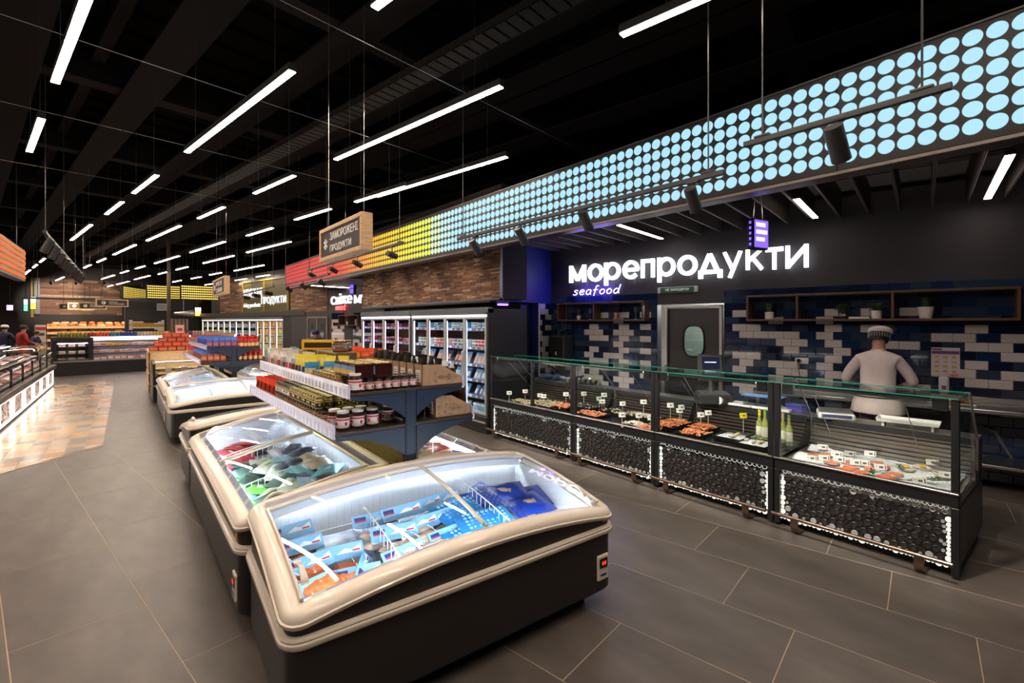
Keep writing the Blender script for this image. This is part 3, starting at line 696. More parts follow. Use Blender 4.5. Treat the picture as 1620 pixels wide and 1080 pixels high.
b = MB(); b.tube([wallpt(0.06, 0.10, 0.62), wallpt(-0.02, 0.10, 0.60), wallpt(-0.10, 0.10, 0.42), wallpt(-0.2, 0.1, 0.22), wallpt(-0.40, 0.1, 0.05)], 0.016, 8)
single('drain_hose', b, mat('grey hose', (0.10, 0.10, 0.10), 0.5), 'grey flexible hose hanging down the dark wall at the right edge', 'hose')

# ------------------------------------------------------------------ illuminated dotted fascia
FX = 4.25; FZ0, FZ1 = 2.965, 3.72; FY0, FY1 = -0.6, 17.6
fas = thing('light_fascia', 'long dark fascia of glowing round dots, pale blue turning yellow, orange and red far away', 'light fixture', (FX, 0, 0))
alu = mat('fascia panel', (0.018, 0.014, 0.014), 0.42, spec=0.16)
edges = [-0.6, 1.25, 2.9, 4.6, 6.3, 8.0, 9.7, 11.4, 13.1, 14.8, 16.4, 17.6]
for i in range(len(edges) - 1):
    b = MB(); b.rbox(0, edges[i] + 0.001, FZ0, 0.14, edges[i + 1] - 0.001, FZ1, 0.004); part('backing_panel', b, alu, fas, 0)
b = MB(); b.rbox(-0.01, FY0, FZ0 - 0.03, 0.16, FY1, FZ0 - 0.001, 0.004); part('bottom_edge', b, mat('fascia edge', (0.10, 0.085, 0.075), 0.35, metal=0.6), fas, 0)
b = MB(); b.rbox(-0.005, FY0, FZ1 + 0.001, 0.16, FY1, FZ1 + 0.02, 0.004); part('top_edge', b, dark, fas, 0)
def fcol(y):
    st_ = [(0, (0.43, 0.80, 1.0)), (6.7, (0.43, 0.80, 1.0)), (7.25, (0.62, 0.90, 0.72)), (7.7, (0.80, 0.90, 0.10)), (8.6, (0.90, 0.80, 0.03)), (9.7, (1.0, 0.55, 0.03)), (11.2, (1.0, 0.22, 0.03)), (12.4, (0.9, 0.04, 0.03)), (18, (0.75, 0.02, 0.03))]
    for (a, ca), (b_, cb) in zip(st_, st_[1:]):
        if y <= b_:
            t = (y - a) / (b_ - a); return tuple(ca[i] * (1 - t) + cb[i] * t for i in range(3))
    return st_[-1][1]
def dotmat(y):
    k = round(y / 0.35); c = fcol(k * 0.35)
    if k * 0.35 < 6.7: c = (0.43, 0.80, 1.0)
    return mat('dot light %.2f %.2f %.2f' % c, (0.04, 0.04, 0.04), 0.6, emit=0.92, ecol=c, spec=0.08)
def disc(b, y, z, r, n=20, m=0):
    b.add([(-0.004, y + r * math.cos(2 * PI * i / n), z + r * math.sin(2 * PI * i / n)) for i in range(n)] + [(0.0, y + r * 1.06 * math.cos(2 * PI * i / n), z + r * 1.06 * math.sin(2 * PI * i / n)) for i in range(n)],
          [tuple(range(n))[::-1]] + [(i, (i + 1) % n, n + (i + 1) % n, n + i) for i in range(n)], m)
dmesh = {}; cnt = 0; fm = []; fr = MB(); fmi = {}
y = 0.384 - 0.1125 * 6
while y < FY1 - 0.06:
    m = dotmat(y)
    for r in range(6):
        z = 3.066 + 0.1152 * r
        if cnt < 300:
            if m.name not in dmesh:
                b = MB(); disc(b, 0, 0, 0.0475, 24); dmesh[m.name] = b.mesh('light_dot', m, 0)
            obj('light_dot', dmesh[m.name], fas, (0, y, z)); cnt += 1
        else:
            if m.name not in fmi: fmi[m.name] = len(fm); fm.append(m)
            disc(fr, y, z, 0.0475, 14, fmi[m.name])
    y += 0.1125
part('light_dot_field', fr, fm, fas, 0, kind='stuff')

# slats of the seafood ceiling, perpendicular to the seafood wall
slatm = mat('grey wood slat', (0.075, 0.060, 0.050), 0.55, noise=0.25, nscale=10, nstretch=(1, 8, 8))
sl = MB()
sc_ = thing('slat_ceiling', 'grey wooden slats hung edge-on above the seafood counter', 'ceiling slats', (0, 0, 0))
sc_['kind'] = 'structure'
for i in range(26):
    s = -1.0 + 0.3 * i; p = wallpt(s, 0.02)
    if s > 6.0: continue
    Ln = (p.x - 4.46) / WN[0]
    if p.y > 6.9: continue
    b = MB(); b.rbox(-Ln, -0.012, 3.17, 0, 0.012, 3.52, 0.003); b.X = Matrix()
    o = obj('slat', b.mesh('slat', slatm, 0), sc_, (p.x, p.y, 0), (0, 0, ALPHA)); o['kind'] = 'structure'
b = MB()
for t in (0.6, 2.2):
    a, c = wallpt(-1.3, t), wallpt(6.0, t); b.tube([(a.x, a.y, 3.55), (c.x, c.y, 3.55)], 0.03, 6)
part('carrier_rail', b, dark, sc_, 0)
def slatlight(p, q, lab):
    a = at(*p, 3.16); c = at(*q, 3.16); mid = (a + c) / 2; L = (c - a).length
    t = thing('slat_light', lab, 'ceiling light', (mid.x, mid.y, 3.13), ALPHA)
    b = MB(); b.rbox(-L / 2, -0.035, 0.01, L / 2, 0.035, 0.05, 0.004); part('housing', b, fix_m, t); b = MB(); b.rbox(-L / 2 + .01, -0.03, 0, L / 2 - .01, 0.03, 0.012, 0.003); part('diffuser', b, mat('slat light diffuser', (1, 1, 1), emit=16, ecol=(1, 0.86, 0.76)), t)
slatlight((1600, 240), (1561, 311), 'bright short light between the slats at the right edge')
slatlight((1261, 311), (1289, 342), 'short light between the slats above the last sign letters')
slatlight((984, 352), (1042, 376), 'short light between the slats above the first sign letters')
# hanging double-sided screen in front of the sign
pS = atd(1199, 371, 5.3)
t = thing('hanging_screen', 'small box sign with violet display hanging in front of the white letters', 'screen', pS, math.radians(-12))
b = MB(); b.rbox(-0.13, -0.04, -0.17, 0.13, 0.04, 0.17, 0.01); part('case', b, black, t)
scr = mat('violet screen', (0.1, 0.05, 0.6), emit=1.8, ecol=(0.16, 0.08, 1.0)); scw = mat('screen lettering', (1, 1, 1), emit=2.2, ecol=(0.8, 0.85, 1.0))
b = MB(); b.rbox(-0.115, -0.046, -0.15, 0.115, -0.038, 0.15, 0.004); part('display', b, scr, t)
b = MB()
for k, wd_ in enumerate((0.15, 0.18, 0.14)): b.rbox(-0.09, -0.05, 0.08 - k * 0.08, -0.09 + wd_, -0.045, 0.12 - k * 0.08, 0.002)
part('display_bars', b, scw, t)
for k in range(5):
    b = MB(); b.rbox(-0.136, -0.012, -0.13 + k * 0.06, -0.128, 0.012, -0.10 + k * 0.06, 0.002); part('side_lamp', b, scr, t)
for x in (-0.08, 0.08):
    b = MB(); b.tube([(x, 0, 0.17), (x * 0.4, 0, 0.62)], 0.005, 5); part('hanger', b, steel, t)

# wooden hanging signs over the islands
def hang_sign(y0, y1, z0, z1, label, lines, icon):
    t = thing('hanging_sign', label, 'sign', (1.54, (y0 + y1) / 2, z0), -PI / 2); W = y1 - y0; Hh = z1 - z0; f = 0.035
    for nm, bx in (('frame_rail', (-W / 2, -0.05, 0, W / 2, 0.05, f)), ('frame_rail', (-W / 2, -0.05, Hh - f, W / 2, 0.05, Hh)), ('frame_stile', (-W / 2, -0.05, f, -W / 2 + f, 0.05, Hh - f)), ('frame_stile', (W / 2 - f, -0.05, f, W / 2, 0.05, Hh - f))):
        b = MB(); b.rbox(*bx, 0.003); part(nm, b, oak, t)
    b = MB(); b.rbox(-W / 2 + f, -0.035, f, W / 2 - f, 0.035, Hh - f, 0.002); part('blackboard', b, mat('chalk board', (0.03, 0.022, 0.018), 0.6), t)
    pr = mat('board print', (0.8, 0.76, 0.7), 0.5, emit=0.12)
    k = (Hh - 2 * f) / len(lines) * 0.62
    for i, ln in enumerate(lines):
        zc = Hh - f - (i + 0.5) * (Hh - 2 * f) / len(lines)
        fit_text('lettering', ln, -W * 0.24, W * (0.40 if len(ln) > 8 else 0.26), zc - k / 2, zc + k / 2, -0.037, pr, t, 0.003, 0.01)
    b = MB(); cx = -W * 0.36; r = Hh * 0.17
    for a in range(3):
        an = a * PI / 3 + PI / 2; dx, dz = math.cos(an), math.sin(an)
        b.tube([(cx - dx * r, -0.037, Hh / 2 - dz * r), (cx + dx * r, -0.037, Hh / 2 + dz * r)], 0.006, 4)
        for sg_ in (-1, 1):
            for da in (-0.6, 0.6):
                p = (cx + sg_ * dx * r * .6, Hh / 2 + sg_ * dz * r * .6); b.tube([(p[0], -0.037, p[1]), (p[0] + sg_ * math.cos(an + da) * r * .4, -0.037, p[1] + sg_ * math.sin(an + da) * r * .4)], 0.005, 4)
    part('snowflake', b, pr, t)
    for x in (-W * 0.38, W * 0.44):
        b = MB(); b.tube([(x, 0, Hh), (x, 0, 5.328 - z0)], 0.0018, 4); part('suspension_wire', b, steel, t)
hang_sign(3.78, 4.86, 2.40, 2.71, 'oak-framed hanging board reading frozen products in Cyrillic, nearest over the jar shelf', ['ЗАМОРОЖЕНІ', 'ПРОДУКТИ'], 1)
hang_sign(10.75, 12.3, 2.37, 2.72, 'smaller-looking oak-framed hanging board far off over the second freezer island', ['М’ЯСНІ', 'СНЕКИ'], 0)

# ------------------------------------------------------------------ track lights
def track(y0, y1, x, z, label, spots):
    t = thing('light_track', label, 'light track', (x, 0, z))
    b = MB(); b.rbox(-0.018, y0, -0.018, 0.018, y1, 0.018, 0.003); part('rail', b, fix_m, t)
    n = max(2, int((y1 - y0) / 1.6))
    for i in range(n):
        y = y0 + 0.12 + (y1 - y0 - 0.24) * i / (n - 1); b = MB(); b.tube([(0, y, 0.018), (0, y, 5.328 - z)], 0.006, 5); part('hanger_rod', b, dark, t); b = MB(); b.rbox(-0.02, y - 0.05, 0.018, 0.02, y + 0.05, 0.035, 0.004); part('clamp', b, dark, t)
def spot(x, y, z, tgt, label, power=None, size=1.0, on=True):
    d = (Vector(tgt) - Vector((x, y, z))).normalized(); q = Vector((0, 0, -1)).rotation_difference(d)
    t = thing('track_spotlight', label, 'spotlight', (x, y, z)); r = 0.045 * size; L = 0.19 * size
    b = MB(); b.X = q.to_matrix().to_4x4(); b.lathe([(r * .96, L / 2), (r, L / 2 - .006), (r, -L / 2 + .03), (r * 1.02, -L / 2 + .028), (r * 1.02, -L / 2), (r * .88, -L / 2), (r * .8, -L / 2 + .03), (0.001, -L / 2 + .04)], 20, caps=False)
    b.lathe([(0.001, L / 2), (r * .96, L / 2)], 20, caps=False); part('head', b, mat('spot housing', (0.016, 0.015, 0.015), 0.4), t)
    b = MB(); b.X = q.to_matrix().to_4x4(); b.lathe([(r * .8, -L / 2 + .022), (r * .78, -L / 2 + .018), (0.001, -L / 2 + .016)], 16, caps=False)
    part('lens', b, mat('spot lens', (1, 1, 1), emit=12.0, ecol=(1, 0.93, 0.85)), t)
    b = MB(); b.tube([(0, 0, L * .2), (0.0, 0.0, 0.14 * size)], 0.008, 6); b.rbox(-0.02, -0.05, 0.12 * size, 0.02, 0.05, 0.14 * size, 0.004); part('mount', b, dark, t)
    if on:
        ld = bpy.data.lights.new('spot_lamp', 'SPOT'); ld.energy = power or L_SPOT; ld.color = (1.0, 0.88, 0.75); ld.spot_size = math.radians(58); ld.spot_blend = 0.6; ld.shadow_soft_size = 0.04
        o = obj('spot_lamp', ld, None, Vector((x, y, z)) + d * (L / 2 + 0.02)); o.rotation_euler = q.to_euler()
track(0.46, 1.52, 3.3, 3.02, 'short black light track hanging at the right in front of the pale blue dots', 1)
track(1.66, 5.15, 3.3, 2.87, 'long black light track in front of the pale blue dots above the seafood counter', 1)
track(6.7, 11.6, 3.3, 3.03, 'black light track in front of the yellow and orange dots', 1)
track(10.1, 13.7, 3.3, 2.81, 'black light track hanging lower in front of the red dots', 1)
spot(3.3, 0.97, 2.87, (4.95, 0.9, 0.8), 'large black cylinder spotlight with its lens in view, nearest at the right', size=1.15)
for i, (y, z) in enumerate(((1.90, 2.72), (2.97, 2.74), (3.89, 2.73), (4.76, 2.72))):
    spot(3.3, y, z, (5.0, y + 0.25, 0.7), 'black track spotlight over the seafood counter, %s from the right on the long track' % ORD[i])
for i, (y, z) in enumerate(((7.09, 2.88), (8.56, 2.88), (9.87, 2.88), (11.3, 2.88))):
    spot(3.3, y, z, (4.9, y + 0.6, 2.3 if i else 2.6), 'black track spotlight before the coloured dots, %s from the right on its track' % ORD[i], power=40)
for i, y in enumerate((10.6, 12.0, 13.3)):
    spot(3.3, y, 2.67, (4.9, y + 0.6, 1.5), 'black track spotlight on the low track before the red dots, %s from the right' % ORD[i], power=30, on=i == 1)
# ------------------------------------------------------------------ goods kits (each a small thing with its parts)
def k_jar(r, h, body, lidc, labc, print_=None, n=12, name='jar', lidh=0.016):
    t = thing(name, 'x', 'jar')
    b = MB(); b.lathe([(r * .8, 0), (r, 0.005), (r, h * .72), (r * .82, h * .82), (r * .82, h - lidh)], n); part('glass', b, body, t)
    b = MB(); b.lathe([(r * .88, h - lidh), (r * .9, h - 0.002), (r * .82, h)], n); part('lid', b, lidc, t)
    b = MB(); b.lathe([(r * 1.015, h * .14), (r * 1.015, h * .66)], n, caps=False)
    if print_:
        for a in (0, 1, 2, 3):
            an = a * PI / 2 + .4; b.blob((r * 1.01 * math.cos(an), r * 1.01 * math.sin(an), h * .36), (r * .22, r * .22, h * .10), 6, 1)
        b.lathe([(r * 1.02, h * .52), (r * 1.02, h * .6)], n, caps=False, m=1)
    part('label', b, [labc] + ([print_] if print_ else []), t)
    return Kit(t)
def pillow(b, w, l, h, m=0, nu=8, nv=6, wr=0.15, wav=None):
    ph = R.uniform(0, 6)
    def fn(sg_):
        def f(u, v):
            x = (u - .5) * 2; y = (v - .5) * 2
            z = h * .5 * (1 - abs(x) ** 3) * (1 - abs(y) ** 3) * (1 + wr * math.sin(5 * x + 3 * y + ph) + wr * .7 * math.sin(9 * y - 4 * x + ph))
            return (x * w / 2, y * l / 2, h * .5 + sg_ * z)
        return f
    b.grid(fn(1), nu, nv, m); g2 = MB(); g2.X = b.X; g2.grid(fn(-1), nu, nv, m); o = len(b.v); b.v += g2.v; b.f += [tuple(i + o for i in f[::-1]) for f in g2.f]; b.mi += g2.mi
def k_bag(w, l, h, base, top=None, extra=None, name='food_bag'):     # lies flat, pillow-shaped
    t = thing(name, 'x', 'bag'); b = MB(); pillow(b, w, l, h); part('film', b, base, t, 60)
    if top:
        b = MB(); b.X = Matrix.Translation((0, 0, 0.002)); pillow(b, w * .55, l * .38, h * 1.02); part('print_panel', b, top, t, 60)
    if extra: extra(t)
    return Kit(t)
def k_pouch(w, h, d, base, band, topc=None, name='pouch'):             # stands up
    t = thing(name, 'x', 'pouch'); b = MB()
    def ring(z, k, dd): return [(k * w / 2 * c, dd * s, z) for c, s in ((-1, 0), (-.7, -1), (0, -1.15), (.7, -1), (1, 0), (.7, 1), (0, 1.15), (-.7, 1))]
    b.rings([ring(0, .88, d * .45), ring(h * .12, .96, d * .55), ring(h * .5, .92, d * .5), ring(h * .78, .84, d * .28), ring(h * .88, .90, d * .05), ring(h, .93, d * .03)]); part('film', b, base, t)
    b = MB(); b.rings([ring(h * .2, .82, d * .58), ring(h * .5, .80, d * .54)], cap=(False, False)); part('label', b, band, t)
    if topc: b = MB(); b.rings([ring(h * .76, .86, d * .33), ring(h * .88, .93, d * .10), ring(h * 1.005, .96, d * .05)], cap=(False, True)); part('header', b, topc, t)
    return Kit(t)
def k_box(w, d, h, base, panel, name='carton'):
    t = thing(name, 'x', 'carton'); b = MB(); b.rbox(-w / 2, -d / 2, 0, w / 2, d / 2, h, 0.002); part('board', b, base, t)
    b = MB(); b.box(-w * .42, -d / 2 - .001, h * .2, w * .42, -d / 2, h * .75); b.box(-w * .42, -d * .4, h, w * .42, d * .4, h + .001); part('printed_panel', b, panel, t, 0)
    return Kit(t)
def near(c): return [x / 255 for x in c]

# ------------------------------------------------------------------ glass-door fridges
def fridge_bank(label, loc, rot, n, dw, led, liner_m, z_sh, height=2.03, dep=0.85, frame=None):
    W = n * dw + 0.06
    t = thing('display_fridge', label, 'fridge', loc, rot); frame = frame or mat('aluminium frame', (0.62, 0.64, 0.66), 0.3, metal=0.5)
    b = MB(); b.rbox(0, 0.02, 0, 0.035, dep, height, 0.008); part('side_panel', b, dark, t, 0)
    b = MB(); b.rbox(W - 0.035, 0.02, 0, W, dep, height, 0.008); part('side_panel', b, dark, t, 0)
    b = MB(); b.rbox(0.035, dep - 0.05, 0.1, W - 0.035, dep, height, 0.004); b.rbox(0.035, 0.12, height - 0.06, W - 0.035, dep, height, .004); part('back_panel', b, liner_m, t, 0)
    b = MB(); b.rbox(0.0, -0.02, height - 0.10, W, 0.16, height + 0.02, 0.03); part('header', b, mat('fridge header', (0.09, 0.10, 0.11), 0.35), t, 0)
    b = MB(); b.rbox(0.02, 0.0, 0.0, W - 0.02, dep, 0.27, 0.01); part('base', b, dark, t, 0)
    b = MB(); b.rbox(0.02, -0.03, 0.16, W - 0.02, 0.0, 0.19, 0.006); part('bumper', b, mat('bumper grey', (0.25, 0.24, 0.23), 0.4), t, 0)
    b = MB(); b.rbox(0.03, -0.004, height - 0.135, W - 0.03, 0.03, height - 0.10, 0.004); part('lit_header_strip', b, mat('header lit strip', (0.9, 0.9, 0.9), 0.3, emit=1.2, ecol=(0.9, 0.95, 1.0)), t, 0)
    for i in range(n):
        x0 = 0.03 + i * dw; x1 = x0 + dw; z0, z1 = 0.29, height - 0.14; fw = 0.038
        d = part('door', (lambda b: (b.rbox(x0 + .003, 0, z0, x0 + fw, 0.035, z1, .005), b.rbox(x1 - fw, 0, z0, x1 - .003, 0.035, z1, .005), b.rbox(x0 + fw, 0, z0, x1 - fw, 0.035, z0 + fw, .005), b.rbox(x0 + fw, 0, z1 - .03, x1 - fw, 0.035, z1, .005), b)[-1])(MB()), frame, t, 0)
        b = MB(); b.box(x0 + fw, 0.012, z0 + fw, x1 - fw, 0.018, z1 - .03); part('door_glass', b, case_glass, d, 0)
        b = MB(); hx = x1 - 0.018 if i % 2 == 0 else x0 + 0.018; b.tube([(hx, 0, 0.9), (hx, -0.035, 0.92), (hx, -0.035, 1.3), (hx, 0, 1.32)], 0.007, 6); part('handle', b, frame, d)
    for i in range(n + 1):
        x = 0.03 + i * dw; x = min(max(x, 0.05), W - 0.05)
        b = MB(); b.rbox(x - 0.007, 0.045, 0.33, x + 0.007, 0.06, height - 0.2, 0.003); part('led_strip', b, led, t, 0)
    for z in z_sh:
        b = MB(); b.rbox(0.04, 0.10, z - 0.02, W - 0.04, dep - 0.06, z - 0.002, 0.003); s = part('shelf', b, mat('fridge shelf', (0.35, 0.36, 0.38), 0.4, metal=0.4), t, 0)
        b = MB(); b.rbox(0.04, 0.085, z - 0.045, W - 0.04, 0.099, z + 0.005, 0.002); part('price_rail', b, mat('price rail violet', (0.20, 0.20, 0.42), 0.3), s, 0)
        b = MB()
        for k in range(int(W / 0.16)):
            x = 0.1 + k * 0.16 + R.uniform(-.02, .02); b.box(x, 0.083, z - 0.038, x + 0.045, 0.0845, z - 0.002)
        part('price_tickets', b, white, s, 0, kind='stuff')
    return t, W
ledv = mat('violet fridge led', (1, 1, 1), emit=L_LED * .62, ecol=(0.88, 0.58, 0.92)); ledb = mat('blue-white fridge led', (1, 1, 1), emit=L_LED * .75, ecol=(0.72, 0.85, 1.0)); ledy = mat('warm fridge led', (1, 1, 1), emit=L_LED * 0.42, ecol=(1.0, 0.9, 0.7))
lin_d = mat('fridge liner dark', (0.06, 0.05, 0.05), 0.5)
ZS = [0.29, 0.57, 0.84, 1.095, 1.385, 1.70]
# local x=0 is the far end; rot -90 deg turns local x to -Y
B1, W1 = fridge_bank('four-door glass fridge of fish and chilled packs, nearest beside the seafood counter', (4.5, 8.78, 0), -PI / 2, 4, 0.64, ledb, lin_d, ZS)
B2, W2 = fridge_bank('four-door glass fridge with pinkish violet light, farther along behind the jar shelf', (4.5, 11.44, 0), -PI / 2, 4, 0.64, ledv, lin_d, ZS)
def pk(*cs): return [pm(*c) for c in cs]
def kits_box(cols, w, d, h, nm='carton'): return [k_box(w, d, h, a, b_, nm) for a, b_ in cols]
def kits_card(cols, w, h):
    out = []
    for a, b_ in cols:
        t = thing('fish_pack', 'x', 'pack'); b = MB(); b.X = Matrix.Rotation(-0.42, 4, 'X'); b.rbox(-w / 2, -0.012, 0, w / 2, 0.012, h, 0.004); part('card', b, a, t, 0)
        b = MB(); b.X = Matrix.Rotation(-0.42, 4, 'X'); b.rbox(-w * .34, -0.02, h * .12, w * .34, -0.012, h * .62, 0.006); part('contents', b, b_, t, 0); out.append(Kit(t))
    return out
sky, dblue, whi, orn, pin, grn, red_, yel = (110, 175, 230), (30, 50, 120), (225, 230, 235), (240, 150, 100), (225, 150, 180), (90, 170, 70), (190, 30, 40), (240, 205, 60)
C = lambda a, b_: (pm(*a), pm(*b_))
blue_small = kits_box([C(sky, whi), C((90, 150, 205), whi), C(whi, sky), C((150, 195, 215), dblue)], 0.10, 0.14, 0.05, 'fish_box')
white_tub = kits_box([C(whi, red_), C(whi, (60, 120, 90)), C((215, 215, 225), dblue), C((230, 200, 190), red_)], 0.095, 0.12, 0.06, 'tub')
salmon = kits_card([C(sky, orn), C((140, 185, 230), orn), C(dblue, orn)], 0.10, 0.2)
bluec = kits_card([C((150, 190, 235), whi), C(sky, (200, 215, 235)), C((90, 130, 200), whi)], 0.11, 0.17)
ham = [k_bag(0.16, 0.12, 0.045, pm(*c), pm(*d)) for c, d in (((215, 130, 160), (240, 220, 225)), ((190, 90, 120), whi), ((225, 160, 185), (170, 50, 90)), ((160, 60, 80), whi))]
greenp = kits_box([C(grn, whi), C((170, 200, 120), grn), C(whi, grn)], 0.13, 0.1, 0.07, 'food_pack')
yelp = kits_box([C(yel, red_), C((235, 190, 120), orn), C((240, 220, 150), grn), C((225, 120, 70), yel), C(whi, yel)], 0.12, 0.1, 0.12, 'cheese_pack')
dairy = kits_box([C(whi, sky), C(whi, grn), C(sky, whi), C((215, 225, 220), red_), C((190, 215, 235), dblue)], 0.10, 0.1, 0.14, 'dairy_carton')
TIER = ('lower', 'upper')
SHN = ('bottom', 'fifth', 'fourth', 'third', 'second', 'top')
def stock(S, zi, kits, per, what, where, grp, stack=1, sh=0.05, dy=0.17, prob=1.0, jit=0.01, rz=0.0, zs=None):
    loc, rot, W, n, dw = S; z = (zs or ZS)[zi]
    M = Matrix.Translation(loc) @ Matrix.Rotation(rot, 4, 'Z'); base = kits
    for i in range(n):
        run = R.choice(kits)
        for k in range(per):
            if R.random() < .35: run = R.choice(kits)
            x = 0.03 + i * dw + 0.075 + (dw - 0.15) * (k + .5) / per
            for s_ in range(stack):
                p = M @ Vector((x + R.uniform(-jit, jit), dy + R.uniform(-jit, jit), z + s_ * sh))
                run.put(p, (0, 0, rot + R.uniform(-rz, rz)), '%s, %s across%s, %s shelf, %s door, %s' % (what, ORD[k], '' if stack == 1 else ', ' + TIER[s_] + ' tier', SHN[zi] if len(zs or ZS) == 6 else ORD[len(zs) - 1 - zi], ORD[i], where), grp)
S1 = ((4.5, 8.78, 0), -PI / 2, W1, 4, 0.64)
NF = 'nearer fridge'; VF = 'violet-lit fridge'
stock(S1, 5, blue_small, 5, 'small pale blue box', NF, 'blue boxes in the nearer fridge', 2, 0.052)
stock(S1, 4, white_tub, 5, 'small white tub', NF, 'white tubs in the nearer fridge', 2, 0.062)
stock(S1, 3, salmon, 5, 'leaning salmon pack', NF, 'salmon packs in the nearer fridge', dy=0.16)
stock(S1, 2, bluec, 5, 'pale blue fish pack', NF, 'pale blue packs in the nearer fridge', dy=0.16, rz=.2)
stock(S1, 1, bluec, 4, 'blue and white pack', NF, 'blue and white packs in the nearer fridge', dy=0.16, rz=.3)
stock(S1, 0, greenp + dairy[:2], 4, 'green and white pack', NF, 'green packs in the nearer fridge', 1)
S2 = ((4.5, 11.44, 0), -PI / 2, W2, 4, 0.64)
for zi in range(1, 6): stock(S2, zi, ham, 3, 'pink meat pack', VF, 'pink meat packs in the violet-lit fridge', 2 if zi > 2 else 1, 0.04, rz=.5)
k_box(0.26, 0.05, 0.17, pm(140, 190, 90), pm(230, 235, 220)).put((4.68, 8.98, ZS[4]), -PI / 2 + .2, 'green and white packet on the second shelf, violet-lit fridge, nearest door')
k_box(0.2, 0.1, 0.11, pm(215, 205, 60), pm(170, 160, 40)).put((4.68, 8.98, ZS[5] + .085), -PI / 2, 'yellow-green packet on the top shelf, violet-lit fridge, nearest door')
# violet lamp (insect trap) above the fridge end
t = thing('violet_lamp', 'small violet glowing lamp above the end of the nearer fridge', 'lamp', (4.98, 6.36, 2.12))
b = MB(); b.rbox(-0.12, -0.04, 0.0, 0.12, 0.04, 0.06, 0.012); part('housing', b, dark, t); b = MB(); b.rbox(-0.10, -0.035, -0.03, 0.10, 0.035, 0.0, 0.01); part('tube', b, mat('violet lamp tube', (0.3, 0.1, 1), emit=5, ecol=(0.30, 0.10, 1.0)), t)
b = MB(); b.box(-0.02, 0.03, 0.02, 0.02, 0.12, 0.06); part('bracket', b, dark, t)
ld = bpy.data.lights.new('violet_lamp_light', 'POINT'); ld.energy = 4; ld.color = (0.2, 0.1, 1.0); ld.shadow_soft_size = 0.08; obj('violet_lamp_light', ld, None, (4.98, 6.28, 2.02))

